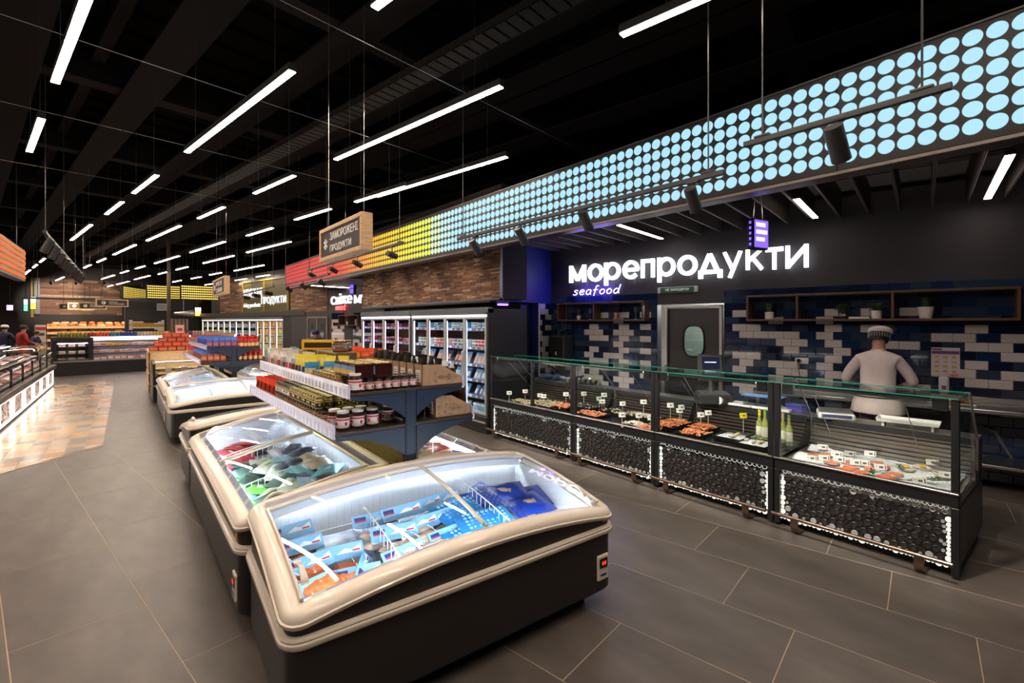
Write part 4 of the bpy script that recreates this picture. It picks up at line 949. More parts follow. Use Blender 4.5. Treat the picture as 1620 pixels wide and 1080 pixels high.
# ------------------------------------------------------------------ island freezers
ledrear = mat('rear led', (1, 1, 1), emit=L_LED * 4.0, ecol=(0.80, 0.89, 1.0))
ledfront = mat('front led', (1, 1, 1), emit=L_LED * 7.0, ecol=(0.82, 0.9, 1.0))
def freezer(label, loc, rot, W, D, panel=True, lid_gap=None, div=0.52, handle=True, bow=0.088, base=0.545, rise=0.15):
    t = thing('island_freezer', label, 'freezer', loc, rot)
    rc = 0.075
    def per(off=0.0, nu=18, nv=9):
        pts = []; x0, y0, x1, y1 = -off, -off, W + off, D + off; r = rc + off
        cor = [((x1 - r, y0 + r), -PI / 2), ((x1 - r, y1 - r), 0), ((x0 + r, y1 - r), PI / 2), ((x0 + r, y0 + r), PI)]
        segs = [nv, nu, nv, nu]
        for (c, a0), n in zip(cor, segs):
            for k in range(6): a = a0 + PI / 2 * k / 5; pts.append((c[0] + r * math.cos(a), c[1] + r * math.sin(a), math.cos(a), math.sin(a)))
            last = pts[-1]; pts.append(None); pts.append(n)
        out = []; seq = []
        i = 0; blocks = []; cur = []
        for p in pts:
            if p is None: continue
            if isinstance(p, int): blocks.append((cur, p)); cur = []
            else: cur.append(p)
        for bi, (bl, n) in enumerate(blocks):
            nx = blocks[(bi + 1) % 4][0][0]; out += bl; l = bl[-1]
            for k in range(1, n): f = k / n; out.append((l[0] + (nx[0] - l[0]) * f, l[1] + (nx[1] - l[1]) * f, l[2], l[3]))
        return out
    P = per()
    def hz(x, y):
        u = min(max(x / W, 0), 1); v = min(max(y / D, 0), 1)
        return base + rise * (1 - (1 - v) ** 1.7) + bow * 4 * u * (1 - u)
    def ring(off, z=None, dz=0.0): return [(x + nx * off, y + ny * off, (z if z is not None else hz(x, y)) + dz) for x, y, nx, ny in P]
    b = MB(); b.rings([ring(-0.02, 0.10), ring(0, 0.125), ring(0, 0.472)], cap=(True, False)); part('body', b, graph, t)
    b = MB(); b.rings([ring(-0.01, 0.472), ring(0.016, 0.470), ring(0.026, 0.482), ring(0.024, 0.496), ring(0.016, 0.500), ring(0.020, 0.508), ring(0.014, 0.518), ring(-0.01, 0.520)], cap=(False, False)); part('bumper_rail', b, cream, t, 50)
    b = MB(); b.rings([ring(-0.004, 0.52), ring(-0.004, None, 0.005)], cap=(False, False)); part('upper_band', b, graph, t)
    prof = [(-0.01, 0.0), (0.012, -0.004), (0.022, 0.006), (0.022, 0.018), (0.014, 0.022), (0.012, 0.034), (0.0, 0.052), (-0.02, 0.062), (-0.05, 0.066), (-0.072, 0.062), (-0.075, 0.03), (-0.075, 0.0)]
    b = MB(); b.rings([ring(o, None, dz) for o, dz in prof], cap=(False, False)); part('rim', b, cream, t, 50)
    ins = 0.085
    b = MB(); v0 = [(x - nx * ins, y - ny * ins, 0.22) for x, y, nx, ny in P]; v1 = [(x - nx * ins, y - ny * ins, hz(x, y) + 0.02) for x, y, nx, ny in P]
    b.rings([v1, v0], cap=(False, True)); part('inner_basin', b, liner, t)
    # back ledge between rim and lids
    b = MB(); b.grid(lambda u, v: (0.05 + u * (W - 0.10), D - 0.15 + v * 0.09, hz(0.05 + u * (W - 0.1), D) + 0.03 + 0.035 * (1 - v) * (4 * u * (1 - u)) * 0 + (0.022 if v > .5 else 0.0)), 20, 4)
    part('rear_ledge', b, mat('grey-lilac plastic', (0.42, 0.40, 0.44), 0.35), t)
    b = MB(); b.tube([(0.07 + (W - .14) * i / 20, D - 0.155, hz(0.07 + (W - .14) * i / 20, D - .155) + 0.055) for i in range(21)], 0.012, 6); part('rear_lid_rail', b, cream, t)
    # LED line under the front rim; hidden rear line added to brighten the basin
    b = MB(); b.tube([(0.12 + (W - .24) * i / 12, 0.10, hz(0.12 + (W - .24) * i / 12, 0.1) - 0.03) for i in range(13)], 0.009, 5); part('led_strip', b, ledfront, t)
    b = MB(); b.tube([(0.12 + (W - .24) * i / 12, D - 0.105, hz(0.12 + (W - .24) * i / 12, D) + 0.012) for i in range(13)], 0.006, 5); part('led_strip', b, ledrear, t)
    b = MB(); b.grid(lambda u, v: (0.09 + u * (W - .18), D - 0.135, hz(0.09 + u * (W - .18), D) - 0.022 + v * 0.052), 16, 1); part('lamp_lip', b, liner, t)  # shield added to hide the rear line and send its light down
    # curved sliding lids
    def lid(x0, x1, lift, hside, lname):
        def s(u, v):
            x = x0 + (x1 - x0) * u; y = 0.07 + (D - 0.225) * v; return (x, y, hz(x, y) + 0.058 + lift)
        b = MB(); b.grid(s, 10, 8); o = len(b.v); b.v += [(p[0], p[1], p[2] - 0.005) for p in b.v[:o]]; b.f += [tuple(i + o for i in f[::-1]) for f in b.f[:]]; b.mi += b.mi[:]
        g_ = part(lname, b, lid_glass, t, 60)
        for u in ((0, 1)):
            fr = MB(); fr.tube([s(u, k / 8) for k in range(9)], 0.009, 6); part('side_frame', fr, cream, g_)
        if handle:
            u = 0.035 if hside == 0 else 0.965
            w_ = 0.018; ring_ = []
            for k in range(9):
                f = k / 8; p = s(u, 0.10 + 0.20 * f); up = 0.004 + 0.026 * math.sin(PI * min(1, f * 1.15)); ww = w_ * (1.0 - 0.45 * math.sin(PI * f) * 1)
                ring_.append([(p[0] - ww, p[1], p[2] + up), (p[0] + ww, p[1], p[2] + up), (p[0] + ww * .8, p[1], p[2] + up - .012), (p[0] - ww * .8, p[1], p[2] + up - .012)])
            h = MB(); h.rings(ring_); part('handle', h, cream, g_, 60)
    lid(0.07, W * div + 0.01, 0.0, 0, 'sliding_lid'); lid(W * div - 0.01, W - 0.07, 0.012, 1, 'sliding_lid')
    # price rail inside the front
    b = MB(); b.grid(lambda u, v: (0.09 + u * (W - .18), 0.088 + v * 0.035, hz(0.09 + u * (W - .18), 0.05) - 0.005 + v * 0.035), 14, 1); part('price_rail', b, mat('clear price rail', (0.55, 0.58, 0.75), 0.2, coat=.5), t)
    for k in range(int(W / 0.30)):
        x = 0.14 + k * 0.30 + R.uniform(-.03, .03)
        if x > W - .2: continue
        b = MB(); z = hz(x, 0.05); b.add([(x, 0.093, z + .006), (x + .06, 0.093, hz(x + .06, .05) + .006), (x + .06, .122, hz(x + .06, .05) + .034), (x, .122, z + .034)], [(0, 1, 2, 3)]); part('price_ticket', b, white, t, 0)
    # wire basket dividers
    for k in range(2):
        x = W * (0.36 + 0.36 * k) - 0.12; b = MB()
        for i in range(15):
            y = 0.13 + (D - 0.30) * i / 14; b.tube([(x, y, 0.30), (x, y, hz(x, y) - 0.06)], 0.0022, 4)
        b.tube([(x, 0.12, hz(x, .12) - .06)] + [(x, 0.13 + (D - .3) * i / 6, hz(x, 0.13 + (D - .3) * i / 6) - 0.06) for i in range(7)], 0.004, 5); b.tube([(x, .12, .36), (x, D - .17, .36)], 0.003, 4)
        part('wire_divider', b, wire, t)
    b = MB()
    for i in range(int(W / 0.045)):
        x = 0.10 + i * 0.045
        if x < W - 0.1: b.tube([(x, D - 0.115, 0.3), (x, D - 0.115, hz(x, D) - 0.05)], 0.002, 4)
    b.tube([(0.1, D - .117, 0.55), (W - .1, D - .117, .55)], 0.003, 4)
    part('rear_basket_wires', b, wire, t)
    if panel:
        b = MB(); b.rbox(W - 0.155, -0.014, 0.185, W - 0.055, 0.004, 0.345, 0.012); p = part('control_panel', b, cream, t)
        b = MB(); b.rbox(W - 0.14, -0.018, 0.265, W - 0.07, -0.012, 0.325, 0.004); part('display_window', b, black, p)
        b = MB(); b.box(W - 0.12, -0.0195, 0.285, W - 0.108, -0.018, 0.305); b.box(W - 0.10, -0.0195, 0.285, W - 0.088, -0.018, 0.305); part('red_digits', b, mat('red digits', (1, 0, 0), emit=2.0, ecol=(1, .03, .02)), p, 0)
        b = MB(); b.box(W - 0.13, -0.0155, 0.215, W - 0.08, -0.014, 0.228); part('blue_mark', b, pm(40, 70, 150), p, 0)
        b = MB(); b.rbox(W - 0.10, -0.006, 0.60 - .055, W - 0.065, 0.0, 0.575, 0.002); part('warning_badge', b, pm(230, 160, 20), t, 0)
    b = MB()
    for x in (0.15, W - 0.15):
        for y in (0.15, D - 0.15):
            b = MB(); b.lathe([(0.03, 0), (0.03, 0.02), (0.015, 0.03), (0.015, 0.11)], 10, c=(x, y, 0)); part('foot', b, black, t)
    return t, hz
F1, hz1 = freezer('cream-rimmed black island freezer nearest the camera, fish packs under curved glass lids', (0.50, 2.04, 0), -0.046, 1.93, 1.02, div=0.515)
L1, hzL = freezer('cream-rimmed island freezer along the left aisle under the jar shelf, mixed bags inside', (0.50, 5.74, 0), -PI / 2, 2.68, 0.93, div=0.53, bow=0.02, base=0.60, rise=0.165)
R1, _ = freezer('cream-rimmed island freezer on the right of the jar shelf, boxes inside, facing the seafood counter', (2.52, 3.04, 0), PI / 2, 2.68, 0.90, panel=False, bow=0.02, base=0.60, rise=0.165)
H2, _ = freezer('cream-rimmed end freezer closing the first island behind the jar shelf', (2.43, 6.78, 0), PI, 1.93, 0.98, panel=False)
F3, _ = freezer('second island, front freezer with a clear empty-looking lid, facing the camera', (0.50, 8.45, 0), 0, 1.93, 1.02, panel=False)
L3, _ = freezer('second island, left freezer along the aisle with a white ticket on its lid', (0.50, 12.25, 0), -PI / 2, 2.74, 0.93, bow=0.02, base=0.60, rise=0.165)
R3, _ = freezer('second island, right freezer beside the far shelf posts', (2.50, 9.50, 0), PI / 2, 2.74, 0.90, panel=False, bow=0.02, base=0.60, rise=0.165)
# left-hand control panel on the aisle side of the left freezer (visible at its near end)
b = MB(); b.rbox(2.46, -0.014, 0.16, 2.60, 0.004, 0.35, 0.012)
# yellow-lit vent grille between the two rows
t = thing('vent_grille', 'yellowish slotted vent panel between the freezer rows under the shelf', 'grille', (1.615, 3.04, 0.70))
b = MB(); b.rbox(-0.012, 0, 0, 0, 2.65, 0.165, 0.003); part('backing', b, mat('vent cream', (0.55, 0.48, 0.28), 0.5), t)
b = MB()
for i in range(130): b.box(-0.020, 0.01 + i * 0.02, 0.03, -0.010, 0.018 + i * 0.02, 0.14)
part('vent_slats', b, mat('vent cream', (0.55, 0.48, 0.28), 0.5), t, 0, kind='stuff')
b = MB(); b.rbox(-0.03, 0, 0.165, 0.03, 2.65, 0.19, 0.006); part('cap_rail', b, cream, t)
b = MB(); b.rbox(-0.10, 0.0, -0.08, -0.02, 2.65, -0.02, 0.004); part('lower_ledge', b, cream, t)

# goods in the nearest freezer
def pack(fil, w, l, n, cardc=(120, 180, 225), name='fish_pack', thick=0.028):
    t = thing(name, 'x', 'pack')
    b = MB(); pillow(b, w, l, thick, 0, 8, 6, .25); part('clear_film', b, glassmat('pack film', (0.92, 0.94, 0.96), 0.8, 0.06, 0.06), t, 60)
    for i in range(n):
        b = MB(); yy = -l * .40 + l * .56 * (i + .5) / n; hh = thick * .45
        def f(u, v, yy=yy, hh=hh): x = (u - .5) * w * .86; s = math.sin(PI * u) ** .4; return (x, yy + (v - .5) * l * .56 / n * s, thick * .62 + hh * s * math.sin(PI * v) + .002 * math.sin(20 * u + i))
        b.grid(f, 10, 5); part('fillet', b, fil, t, 60)
    b = MB(); b.X = Matrix.Translation((0, l * .36, thick * .75)) @ Matrix.Rotation(0.42, 4, 'X'); b.rbox(-w * .5, -l * .12, 0, w * .5, l * .17, 0.003, 0.001); c = part('card_header', b, pm(*cardc), t, 0)
    b = MB(); b.X = Matrix.Translation((0, l * .36, thick * .75)) @ Matrix.Rotation(0.42, 4, 'X'); b.box(-w * .44, l * .05, 0.003, -w * .20, l * .12, 0.0045); part('navy_emblem', b, pm(30, 40, 100), c, 0)
    b = MB(); b.X = Matrix.Translation((0, l * .36, thick * .75)) @ Matrix.Rotation(0.42, 4, 'X'); b.box(-w * .44, l * .02, 0.003, -w * .20, l * .045, 0.0045); b.box(w * .25, 0.0, 0.003, w * .42, l * .03, 0.0045); part('red_stripe', b, pm(190, 30, 50), c, 0)
    b = MB(); b.X = Matrix.Translation((0, l * .36, thick * .75)) @ Matrix.Rotation(0.42, 4, 'X'); b.add([(-w * .1, -l * .01, .0035), (w * .1, l * .08, .0035), (w * .25, l * .04, .0035), (w * .45, l * .12, .0035), (w * .45, -l * .01, .0035)], [(0, 4, 3, 2, 1)]); part('mountain_print', b, pm(215, 235, 248), c, 0)
    return Kit(t)
salm = mat('salmon flesh', (0.72, 0.16, 0.04), 0.3, noise=0.4, nscale=40, nstretch=(1, 5, 1), coat=.5); hake = mat('white fish flesh', (0.58, 0.43, 0.34), 0.35, noise=0.25, nscale=25, coat=.4); brownf = mat('brown fish flesh', (0.36, 0.18, 0.12), 0.35, noise=0.45, nscale=25, coat=.4)
ks, kh, kb = pack(salm, 0.21, 0.26, 1), pack(hake, 0.24, 0.26, 2), pack(brownf, 0.22, 0.24, 1)
GP = "nearest freezer"
for (x, y, z, r, kit, lab) in ((0.70, 2.62, .50, .12, ks, 'orange salmon pack with pale blue card, rearmost in the left compartment'), (0.70, 2.47, .50, .05, ks, 'orange salmon pack lying second from the back in the left compartment'),
        (0.72, 2.33, .485, .15, ks, 'orange salmon pack half hidden under the left lid handle'), (0.86, 2.36, .47, -.1, ks, 'orange salmon pack lying against the wire divider'), (0.68, 2.19, .455, .3, ks, 'fish pack at the very front of the left compartment'), (0.88, 2.2, .44, -.2, ks, 'fish pack with blue card beside the front price tickets'),
        (1.12, 2.52, .50, -.1, kh, 'white fish pack standing tall with blue card behind the wire divider'), (1.30, 2.50, .515, .06, kh, 'white fish pack, rear middle of the freezer'), (1.16, 2.35, .50, -.12, kh, 'white fish fillet pack in the middle with a large blue card'), (1.34, 2.36, .50, .1, kh, 'white fish fillet pack lying right of the middle'),
        (1.18, 2.20, .47, .2, kh, 'crumpled clear fish pack with blue card near the front'), (1.02, 2.26, .455, 1.1, kb, 'clear pack of small brown fish by the wire divider'), (1.50, 2.55, .50, .2, kb, 'brown fish pack behind the lid divider'), (1.48, 2.38, .50, .1, kb, 'brown fish fillet pack beside the lid divider, upper'), (1.46, 2.24, .475, .15, kb, 'brown fish fillet pack beside the lid divider, lower'), (1.66, 2.58, .48, .2, kh, 'small fish pack with navy emblem right of the middle')):
    kit.put((x + .01, y + .07, z + .02 + (y - 2.2) * .17), (0.34, 0, r - .05), lab, 'fish packs in the nearest freezer', (1.12, 1.12, 1.1))
def bubble(t):
    b = MB()
    for i in range(9):
        for j in range(5):
            x, y = -.12 + i * .03, -.02 + j * .026; b.blob((x, y, .041), (.011, .010, .003), 8)
    part('bubble_print', b, pm(120, 190, 235), t)
    b = MB(); b.rbox(-.06, -.085, .035, .05, -.045, .041, .003); part('dark_emblem', b, pm(20, 25, 60), t)
    b = MB(); b.rbox(-.02, -.08, .041, .03, -.05, .0425, .001); part('white_print', b, pm(220, 225, 235), t)
kbl = k_bag(0.34, 0.25, 0.045, pm(30, 130, 205, .3), None, bubble); kdk = k_bag(0.30, 0.22, 0.06, pm(20, 45, 130, .25), pm(150, 120, 110, .3))
for (x, y, z, r, kit, lab) in ((1.72, 2.30, .50, -.12, kbl, 'bright blue bag with bubble pattern lying in front, right half of the nearest freezer'), (1.66, 2.50, .50, .2, kbl, 'bright blue bubble-pattern bag behind the front one'), (1.62, 2.28, .46, .3, kbl, 'bright blue bag mostly covered, beside the lid divider'),
        (2.02, 2.52, .52, -.3, kdk, 'dark blue frozen bag with a pale picture, on top at the rear right'), (2.10, 2.36, .49, .1, kdk, 'dark blue frozen bag at the front right of the nearest freezer'), (1.92, 2.62, .49, .5, kdk, 'dark blue frozen bag sticking up at the back'), (2.20, 2.50, .46, -.2, kdk, 'dark blue frozen bag at the right wall of the nearest freezer')):
    kit.put((x, y + .05, z + .03 + (y - 2.2) * .12), (0.30, 0.02, r), lab, 'blue frozen bags in the nearest freezer', (1.1, 1.1, 1.2))
# a bed of lower packs so that the piles rest on something
def bed(x0, y0, x1, y1, z, label, ty=0.0, tx=0.0):
    b = MB(); b.grid(lambda u, v: (x0 + (x1 - x0) * u, y0 + (y1 - y0) * v, z + ty * v + tx * u + 0.018 * math.sin(9 * u + 7 * v) + 0.014 * math.sin(17 * u - 11 * v)), 20, 14)
    single('freezer_load', b, mat('frosty packs', (0.42, 0.46, 0.52), 0.4, noise=0.5, nscale=14), label, 'frozen goods', kind='stuff')
bed(0.62, 2.15, 2.33, 2.86, 0.425, 'frosty lower layer of packs filling the nearest freezer', 0.12)
# goods in the left freezer
lkits = [k_bag(0.24, 0.17, 0.05, pm(*a), pm(*b_)) for a, b_ in (((200, 205, 190), (150, 190, 80)), ((90, 190, 60), (235, 240, 230)), ((50, 60, 70), (120, 160, 200)), ((150, 190, 215), (225, 235, 240)), ((60, 90, 80), (190, 210, 200)), ((200, 60, 70), (240, 230, 225)), ((190, 190, 200), (90, 120, 180)), ((215, 200, 170), (230, 180, 60)), ((40, 40, 45), (150, 80, 60)), ((120, 195, 205), (235, 240, 245)))]
n = 0
for j in range(5):
    for i in range(7):
        y = 3.30 + i * 0.20 + R.uniform(-.03, .03); x = 0.67 + j * 0.13 + R.uniform(-.02, .02)
        ci = {0: (3, 7, 3, 1), 1: (1, 1, 0, 4), 2: (8, 0, 0, 4), 3: (6, 2, 3, 9), 4: (7, 2, 2, 9)}[j]
        k = lkits[R.choice(ci)]; z = 0.50 + 0.035 * j + R.uniform(0, .03)
        k.put((x, y, z), (R.uniform(-.2, .2), R.uniform(-.35, -.05), R.uniform(0, 3.1)), '%s frozen bag from near end, %s row from the aisle, left freezer' % (ORD[i], ORD[j]), 'frozen bags in the left freezer')
for i in range(6):
    lkits[5].put((0.69 + 0.06 * (i % 3) + .02 * i, 4.80 + 0.09 * i, 0.52 + .012 * i), (.15, -.2, i * .7), 'red and white frozen bag, far half of left freezer, %s from the near side' % ORD[i], 'red bags in the left freezer')
lkits[8].put((1.05, 5.15, 0.52), (.1, -.1, .3), 'dark red frozen bag lying alone against the far right of the left freezer')
t = thing('carton', 'white carton with red Cyrillic print at the near front of the left freezer', 'carton', (0.72, 3.26, 0.575), (-0.1, -.15, -1.1))
b = MB(); b.rbox(-.11, -.08, 0, .11, .08, .05, .004); part('board', b, pm(235, 232, 230), t)
me = text_mesh('НОРМО', 1.0, 0.5, 0.02, 0, pm(200, 40, 40)); a_, b_2, c_, d_ = bbox(me); o = obj('lettering', me, t, (-.09, -.03, .0515), (-PI / 2, 0, 0), (.18 / (b_2 - a_), .002, .06 / (d_ - c_)))
bed(0.62, 3.16, 1.30, 5.6, 0.46, 'frosty lower layer of bags filling the left freezer', 0, .1); bed(1.74, 3.16, 2.38, 5.6, 0.55, 'frosty lower layer of boxes filling the right freezer', 0, -.06)
rk = kits_box([C((225, 200, 150), (200, 90, 50)), C(whi, dblue), C((90, 90, 170), whi), C((230, 190, 90), red_), C((200, 205, 220), (110, 110, 190))], 0.2, 0.13, 0.045, 'frozen_carton')
for i in range(8):
    for j in range(4):
        R.choice(rk).put((1.80 + j * 0.16 + R.uniform(-.02, .02), 3.28 + i * 0.19 + R.uniform(-.02, .02), 0.57 + R.uniform(0, .04)), (R.uniform(-.12, .12), R.uniform(-.1, .1), R.uniform(-.5, .5)), '%s frozen carton from near end, %s row from the shelf, right freezer' % (ORD[i], ORD[j]), 'frozen cartons in the right freezer')
brb_ = k_bag(0.22, 0.16, 0.05, pm(190, 150, 100), pm(220, 205, 180))
for i in range(7):
    for j in range(3): brb_.put((1.82 + j * .17, 4.15 + i * .16, 0.59 + R.uniform(0, .04)), (R.uniform(-.2, .2), R.uniform(-.2, .2), R.uniform(0, 3)), '%s beige frozen bag along, %s across, far half of the right freezer' % (ORD[i], ORD[j]), 'beige bags in the right freezer')
b = MB(); b.rbox(-.05, -.12, 0, .05, .12, .004, .001); single('paper_ticket', b, white, 'white paper ticket lying on the lid of the left freezer of the second island', 'ticket', (0.98, 10.6, 0.815), (0, 0, .2))

# ------------------------------------------------------------------ shelf over the island
def gondola(label, y0, y1, cx=1.537, posts=(0, 1)):
    t = thing('gondola_shelf', label, 'shelf', (cx, 0, 0)); m = navy
    ys = [y0 + (y1 - y0) * f for f in posts]
    def pair(z, hw, ar, nm):
        b = MB(); b.rbox(-hw, y0, z - 0.022, hw, y1, z, 0.003); part(nm, b, mat('dark shelf top', (0.045, 0.032, 0.028), 0.3), t, 0)
        for sd in (-1, 1):
            b = MB(); b.rbox(sd * hw - (0.006 if sd > 0 else 0.012), y0, z - 0.035, sd * hw + (0.012 if sd > 0 else 0.006), y1, z + 0.055, 0.002); r = part('price_rail', b, lilac, t, 0)
            b = MB(); n = int((y1 - y0) / 0.085)
            for i in range(n): y = y0 + 0.03 + i * 0.085; b.box(sd * (hw + .0125) - .001, y, z - 0.022, sd * (hw + .0125) + .001, y + 0.045, z + 0.028)
            part('price_tickets', b, mat('ticket grey', (0.62, 0.58, 0.66), 0.5), r, 0, kind='stuff')
        for y in (y0 - 0.002, y1 - 0.012) + tuple(ys[1:-1]):
            for sd in (-1, 1):
                pts = [(sd * 0.045, z - 0.022), (sd * (hw - 0.01), z - 0.022), (sd * (hw - 0.01), z - 0.05)] + [(sd * (0.045 + (hw - 0.06) * (1 - k / 8)), z - 0.05 - ar * (k / 8) ** 2.2) for k in range(1, 9)] + [(sd * 0.045, z - 0.06 - ar)]
                if sd > 0: pts = pts[::-1]
                b = MB(); b.prism(pts, 'y', y, y + 0.014); part('bracket', b, m, t, 0)
    pair(1.345, 0.43, 0.15, 'upper_board'); pair(1.10, 0.525, 0.16, 'lower_board')
    for i, y in enumerate(ys):
        b = MB(); yy = y if i == 0 else (y - 0.05 if i == len(ys) - 1 else y); b.rbox(-0.042, yy - 0.002, 0, 0.042, yy + 0.045, 1.335, 0.004); p = part('post', b, m, t, 0)
        b = MB()
        for k in range(22):
            for x in (-0.03, 0.03): b.box(x - 0.003, yy - 0.0035, 0.74 + k * 0.027, x + 0.003, yy - 0.0015, 0.752 + k * 0.027)
        part('slots', b, mat('slot hole', (0.004, 0.006, 0.012), 0.8), p, 0, kind='stuff')
    b = MB(); b.rbox(-0.02, y0, 1.12, 0.02, y1, 1.30, 0.002); part('centre_panel', b, m, t, 0)
    # warm strip lights under the upper board
    for sd in (-1, 1):
        b = MB(); b.rbox(sd * 0.30 - .012, y0 + 0.15, 1.313, sd * 0.30 + .012, y1 - 0.1, 1.322, 0.002); part('shelf_light', b, mat('shelf light', (1, 1, 1), emit=5.0, ecol=(1.0, 0.93, 0.55)), t, 0)
    for sd in (-1, 1):
        b = MB(); b.rbox(sd * 0.07 - .010, y0 + 0.15, 1.066, sd * 0.07 + .010, y1 - 0.1, 1.076, 0.002); part('shelf_light', b, mat('shelf light low', (1, 1, 1), emit=7.0, ecol=(1.0, 0.85, 0.4)), t, 0)
gondola('navy two-tier shelf over the first freezer island, loaded with jars and pouches', 3.0, 5.55)
gondola('navy two-tier shelf over the second freezer island with blue bags and red-capped bottles', 9.92, 12.9, posts=(0, .5, 1))
# -- lower board, aisle side
cho = mat('chocolate spread', (0.06, 0.018, 0.012), 0.15, coat=.8); jam = mat('dark jam', (0.035, 0.008, 0.006), 0.1, coat=.9); honey = mat('amber preserve', (0.30, 0.12, 0.03), 0.12, coat=.9); olive = mat('pale preserve', (0.42, 0.36, 0.14), 0.15, coat=.8)
blid, glid, wlid = mat('black lid', (0.012, 0.012, 0.012), 0.3), mat('gold lid', (0.50, 0.38, 0.12), 0.25, metal=.7), pm(230, 225, 225)
kw = k_jar(0.042, 0.125, cho, wlid, pm(225, 215, 215), pm(190, 25, 35), 18)
kbk = k_jar(0.030, 0.088, honey, blid, pm(215, 200, 180), pm(40, 35, 35)); kgd = k_jar(0.030, 0.088, olive, glid, pm(60, 50, 40), pm(220, 190, 110))
kjm = k_jar(0.030, 0.088, jam, blid, pm(210, 205, 200), pm(180, 30, 40)); kyl = k_jar(0.030, 0.088, honey, glid, pm(70, 110, 160), pm(225, 190, 90))
Z1, Z2 = 1.10, 1.345
for k, (x, y, lab) in enumerate(((1.10, 3.10, 'white-lidded chocolate spread jar at the shelf corner, front left, lower board'), (1.20, 3.10, 'white-lidded chocolate spread jar, middle of the front three, lower board'), (1.30, 3.10, 'white-lidded chocolate spread jar, right of the front three, lower board'),
        (1.08, 3.20, 'white-lidded spread jar behind the corner jar, lower board'), (1.17, 3.20, 'white-lidded spread jar, second row middle, lower board'), (1.26, 3.20, 'white-lidded spread jar, second row right, lower board'), (1.44, 3.16, 'single white-lidded spread jar standing apart near the post, lower board'))):
    kw.put((x, y, Z1), R.uniform(-.3, .3) - PI / 2, lab, 'chocolate spread jars on the lower board')
for i in range(20):
    for j in range(3):
        for lv in range(2):
            y = 3.33 + i * 0.066; x = 1.06 + j * 0.066; k = (kbk if lv == 0 or i > 12 else kgd)
            if lv and y < 3.42: continue
            k.put((x, y, Z1 + lv * 0.089), R.uniform(0, 6), 'small jar, %s from near end, %s row from aisle, %s tier, lower board' % (ORD[i], ORD[j], 'upper' if lv else 'lower'), 'small jars on the lower board')
for i in range(6):
    for lv in range(2): kgd.put((1.32 + 0.0 * i, 3.36 + i * .07, Z1 + lv * .089), 0, 'pale gold-lidded jar in the inner row, %s along, %s tier, lower board' % (ORD[i], 'upper' if lv else 'lower'), 'small jars on the lower board')
for i, (x, y) in enumerate(((1.40, 3.34), (1.40, 3.42))):
    for lv in range(2): kgd.put((x, y, Z1 + lv * .089), 0, 'pale jar beside the post, %s along, %s tier, lower board' % (ORD[i], 'upper' if lv else 'lower'), 'small jars on the lower board')
krp = k_pouch(0.10, 0.145, 0.05, pm(35, 30, 32), pm(200, 60, 40), pm(225, 60, 30)); kro = k_pouch(0.10, 0.145, 0.05, pm(200, 60, 35), pm(225, 150, 100), pm(235, 80, 40))
def tray(x, y, z, w, d, h0, h1, label, rot=0, m=None, ticket=True, name='shelf_tray'):
    t = thing(name, label, 'tray', (x, y, z), rot)          # low side at -x, high side at +x
    mm_ = m or kraft
    for yy in (-d / 2, d / 2 - .004):
        b = MB(); b.prism([(-w / 2, 0), (w / 2, 0), (w / 2, h1), (w * .05, h1 * .96), (-w / 2, h0)], 'y', yy, yy + .004); part('side_wall', b, mm_, t, 0)
    b = MB(); b.box(w / 2 - .004, -d / 2, 0, w / 2, d / 2, h1); part('back_wall', b, mm_, t, 0); b = MB(); b.box(-w / 2, -d / 2, 0, -w / 2 + .004, d / 2, h0); part('front_wall', b, mm_, t, 0); b = MB(); b.box(-w / 2, -d / 2, 0, w / 2, d / 2, .004); part('bottom', b, mm_, t, 0)
    if ticket:
        b = MB(); b.box(w / 2, -d * .27, h1 * .18, w / 2 + .0015, d * .27, h1 * .74); tk = part('white_ticket', b, pm(225, 220, 215), t, 0)
        b = MB(); [b.box(w / 2 + .0015, -d * .2, h1 * (.26 + .1 * q), w / 2 + .002, d * (.2 - .05 * (q % 2)), h1 * (.30 + .1 * q)) for q in range(4)]; part('print', b, pm(60, 55, 55), tk, 0)
    return t
n = 0
for i in range(5):
    tray(1.14, 4.72 + i * 0.165, Z1, 0.20, 0.155, 0.05, 0.10, 'kraft tray of red-topped pouches, %s from the near side, lower board' % ORD[i], 0, None, False)
    for k in range(3):
        for j in range(2):
            (krp if k % 2 else kro).put((1.085 + j * .085, 4.67 + i * .165 + k * .05, Z1 + .006), (0, 0, R.uniform(-.15, .15)), 'red-topped pouch, %s along, %s deep, in the %s tray, lower board' % (ORD[k], ORD[j], ORD[i]), 'red-topped pouches')
# -- upper board
for i in range(7):
    for j in range(3): kjm.put((1.20 + i * .063, 3.06 + j * .066, Z2), R.uniform(-.3, .3) - PI / 2, 'dark jam jar, %s from the left, row %s from the front, upper board' % (ORD[i], ('one', 'two', 'three')[j]), 'dark jam jars on the upper board')
kw.put((1.165, 3.055, Z2), -PI / 2, 'white-lidded spread jar at the front left corner of the upper board', 'chocolate spread jars on the lower board')
t = thing('jar_multipack', 'x', 'pack'); b = MB(); b.rbox(-.063, -.063, 0, .063, .063, .088, .004)
for x in (-.031, .031):
    for y in (-.031, .031): b.lathe([(.027, .088), (.027, .095), (.02, .097)], 10, c=(x, y, 0), m=1)
part('jars', b, [jam, glid], t); b = MB(); b.box(-.0645, -.0645, .02, -.0635, .0645, .075); b.box(.0635, -.0645, .02, .0645, .0645, .075); part('printed_sleeve', b, pm(90, 140, 190), t, 0)
b = MB(); b.box(-.066, -.064, .018, -.065, .064, .05); part('yellow_stripe', b, pm(225, 180, 60), t, 0); kmp = Kit(t)
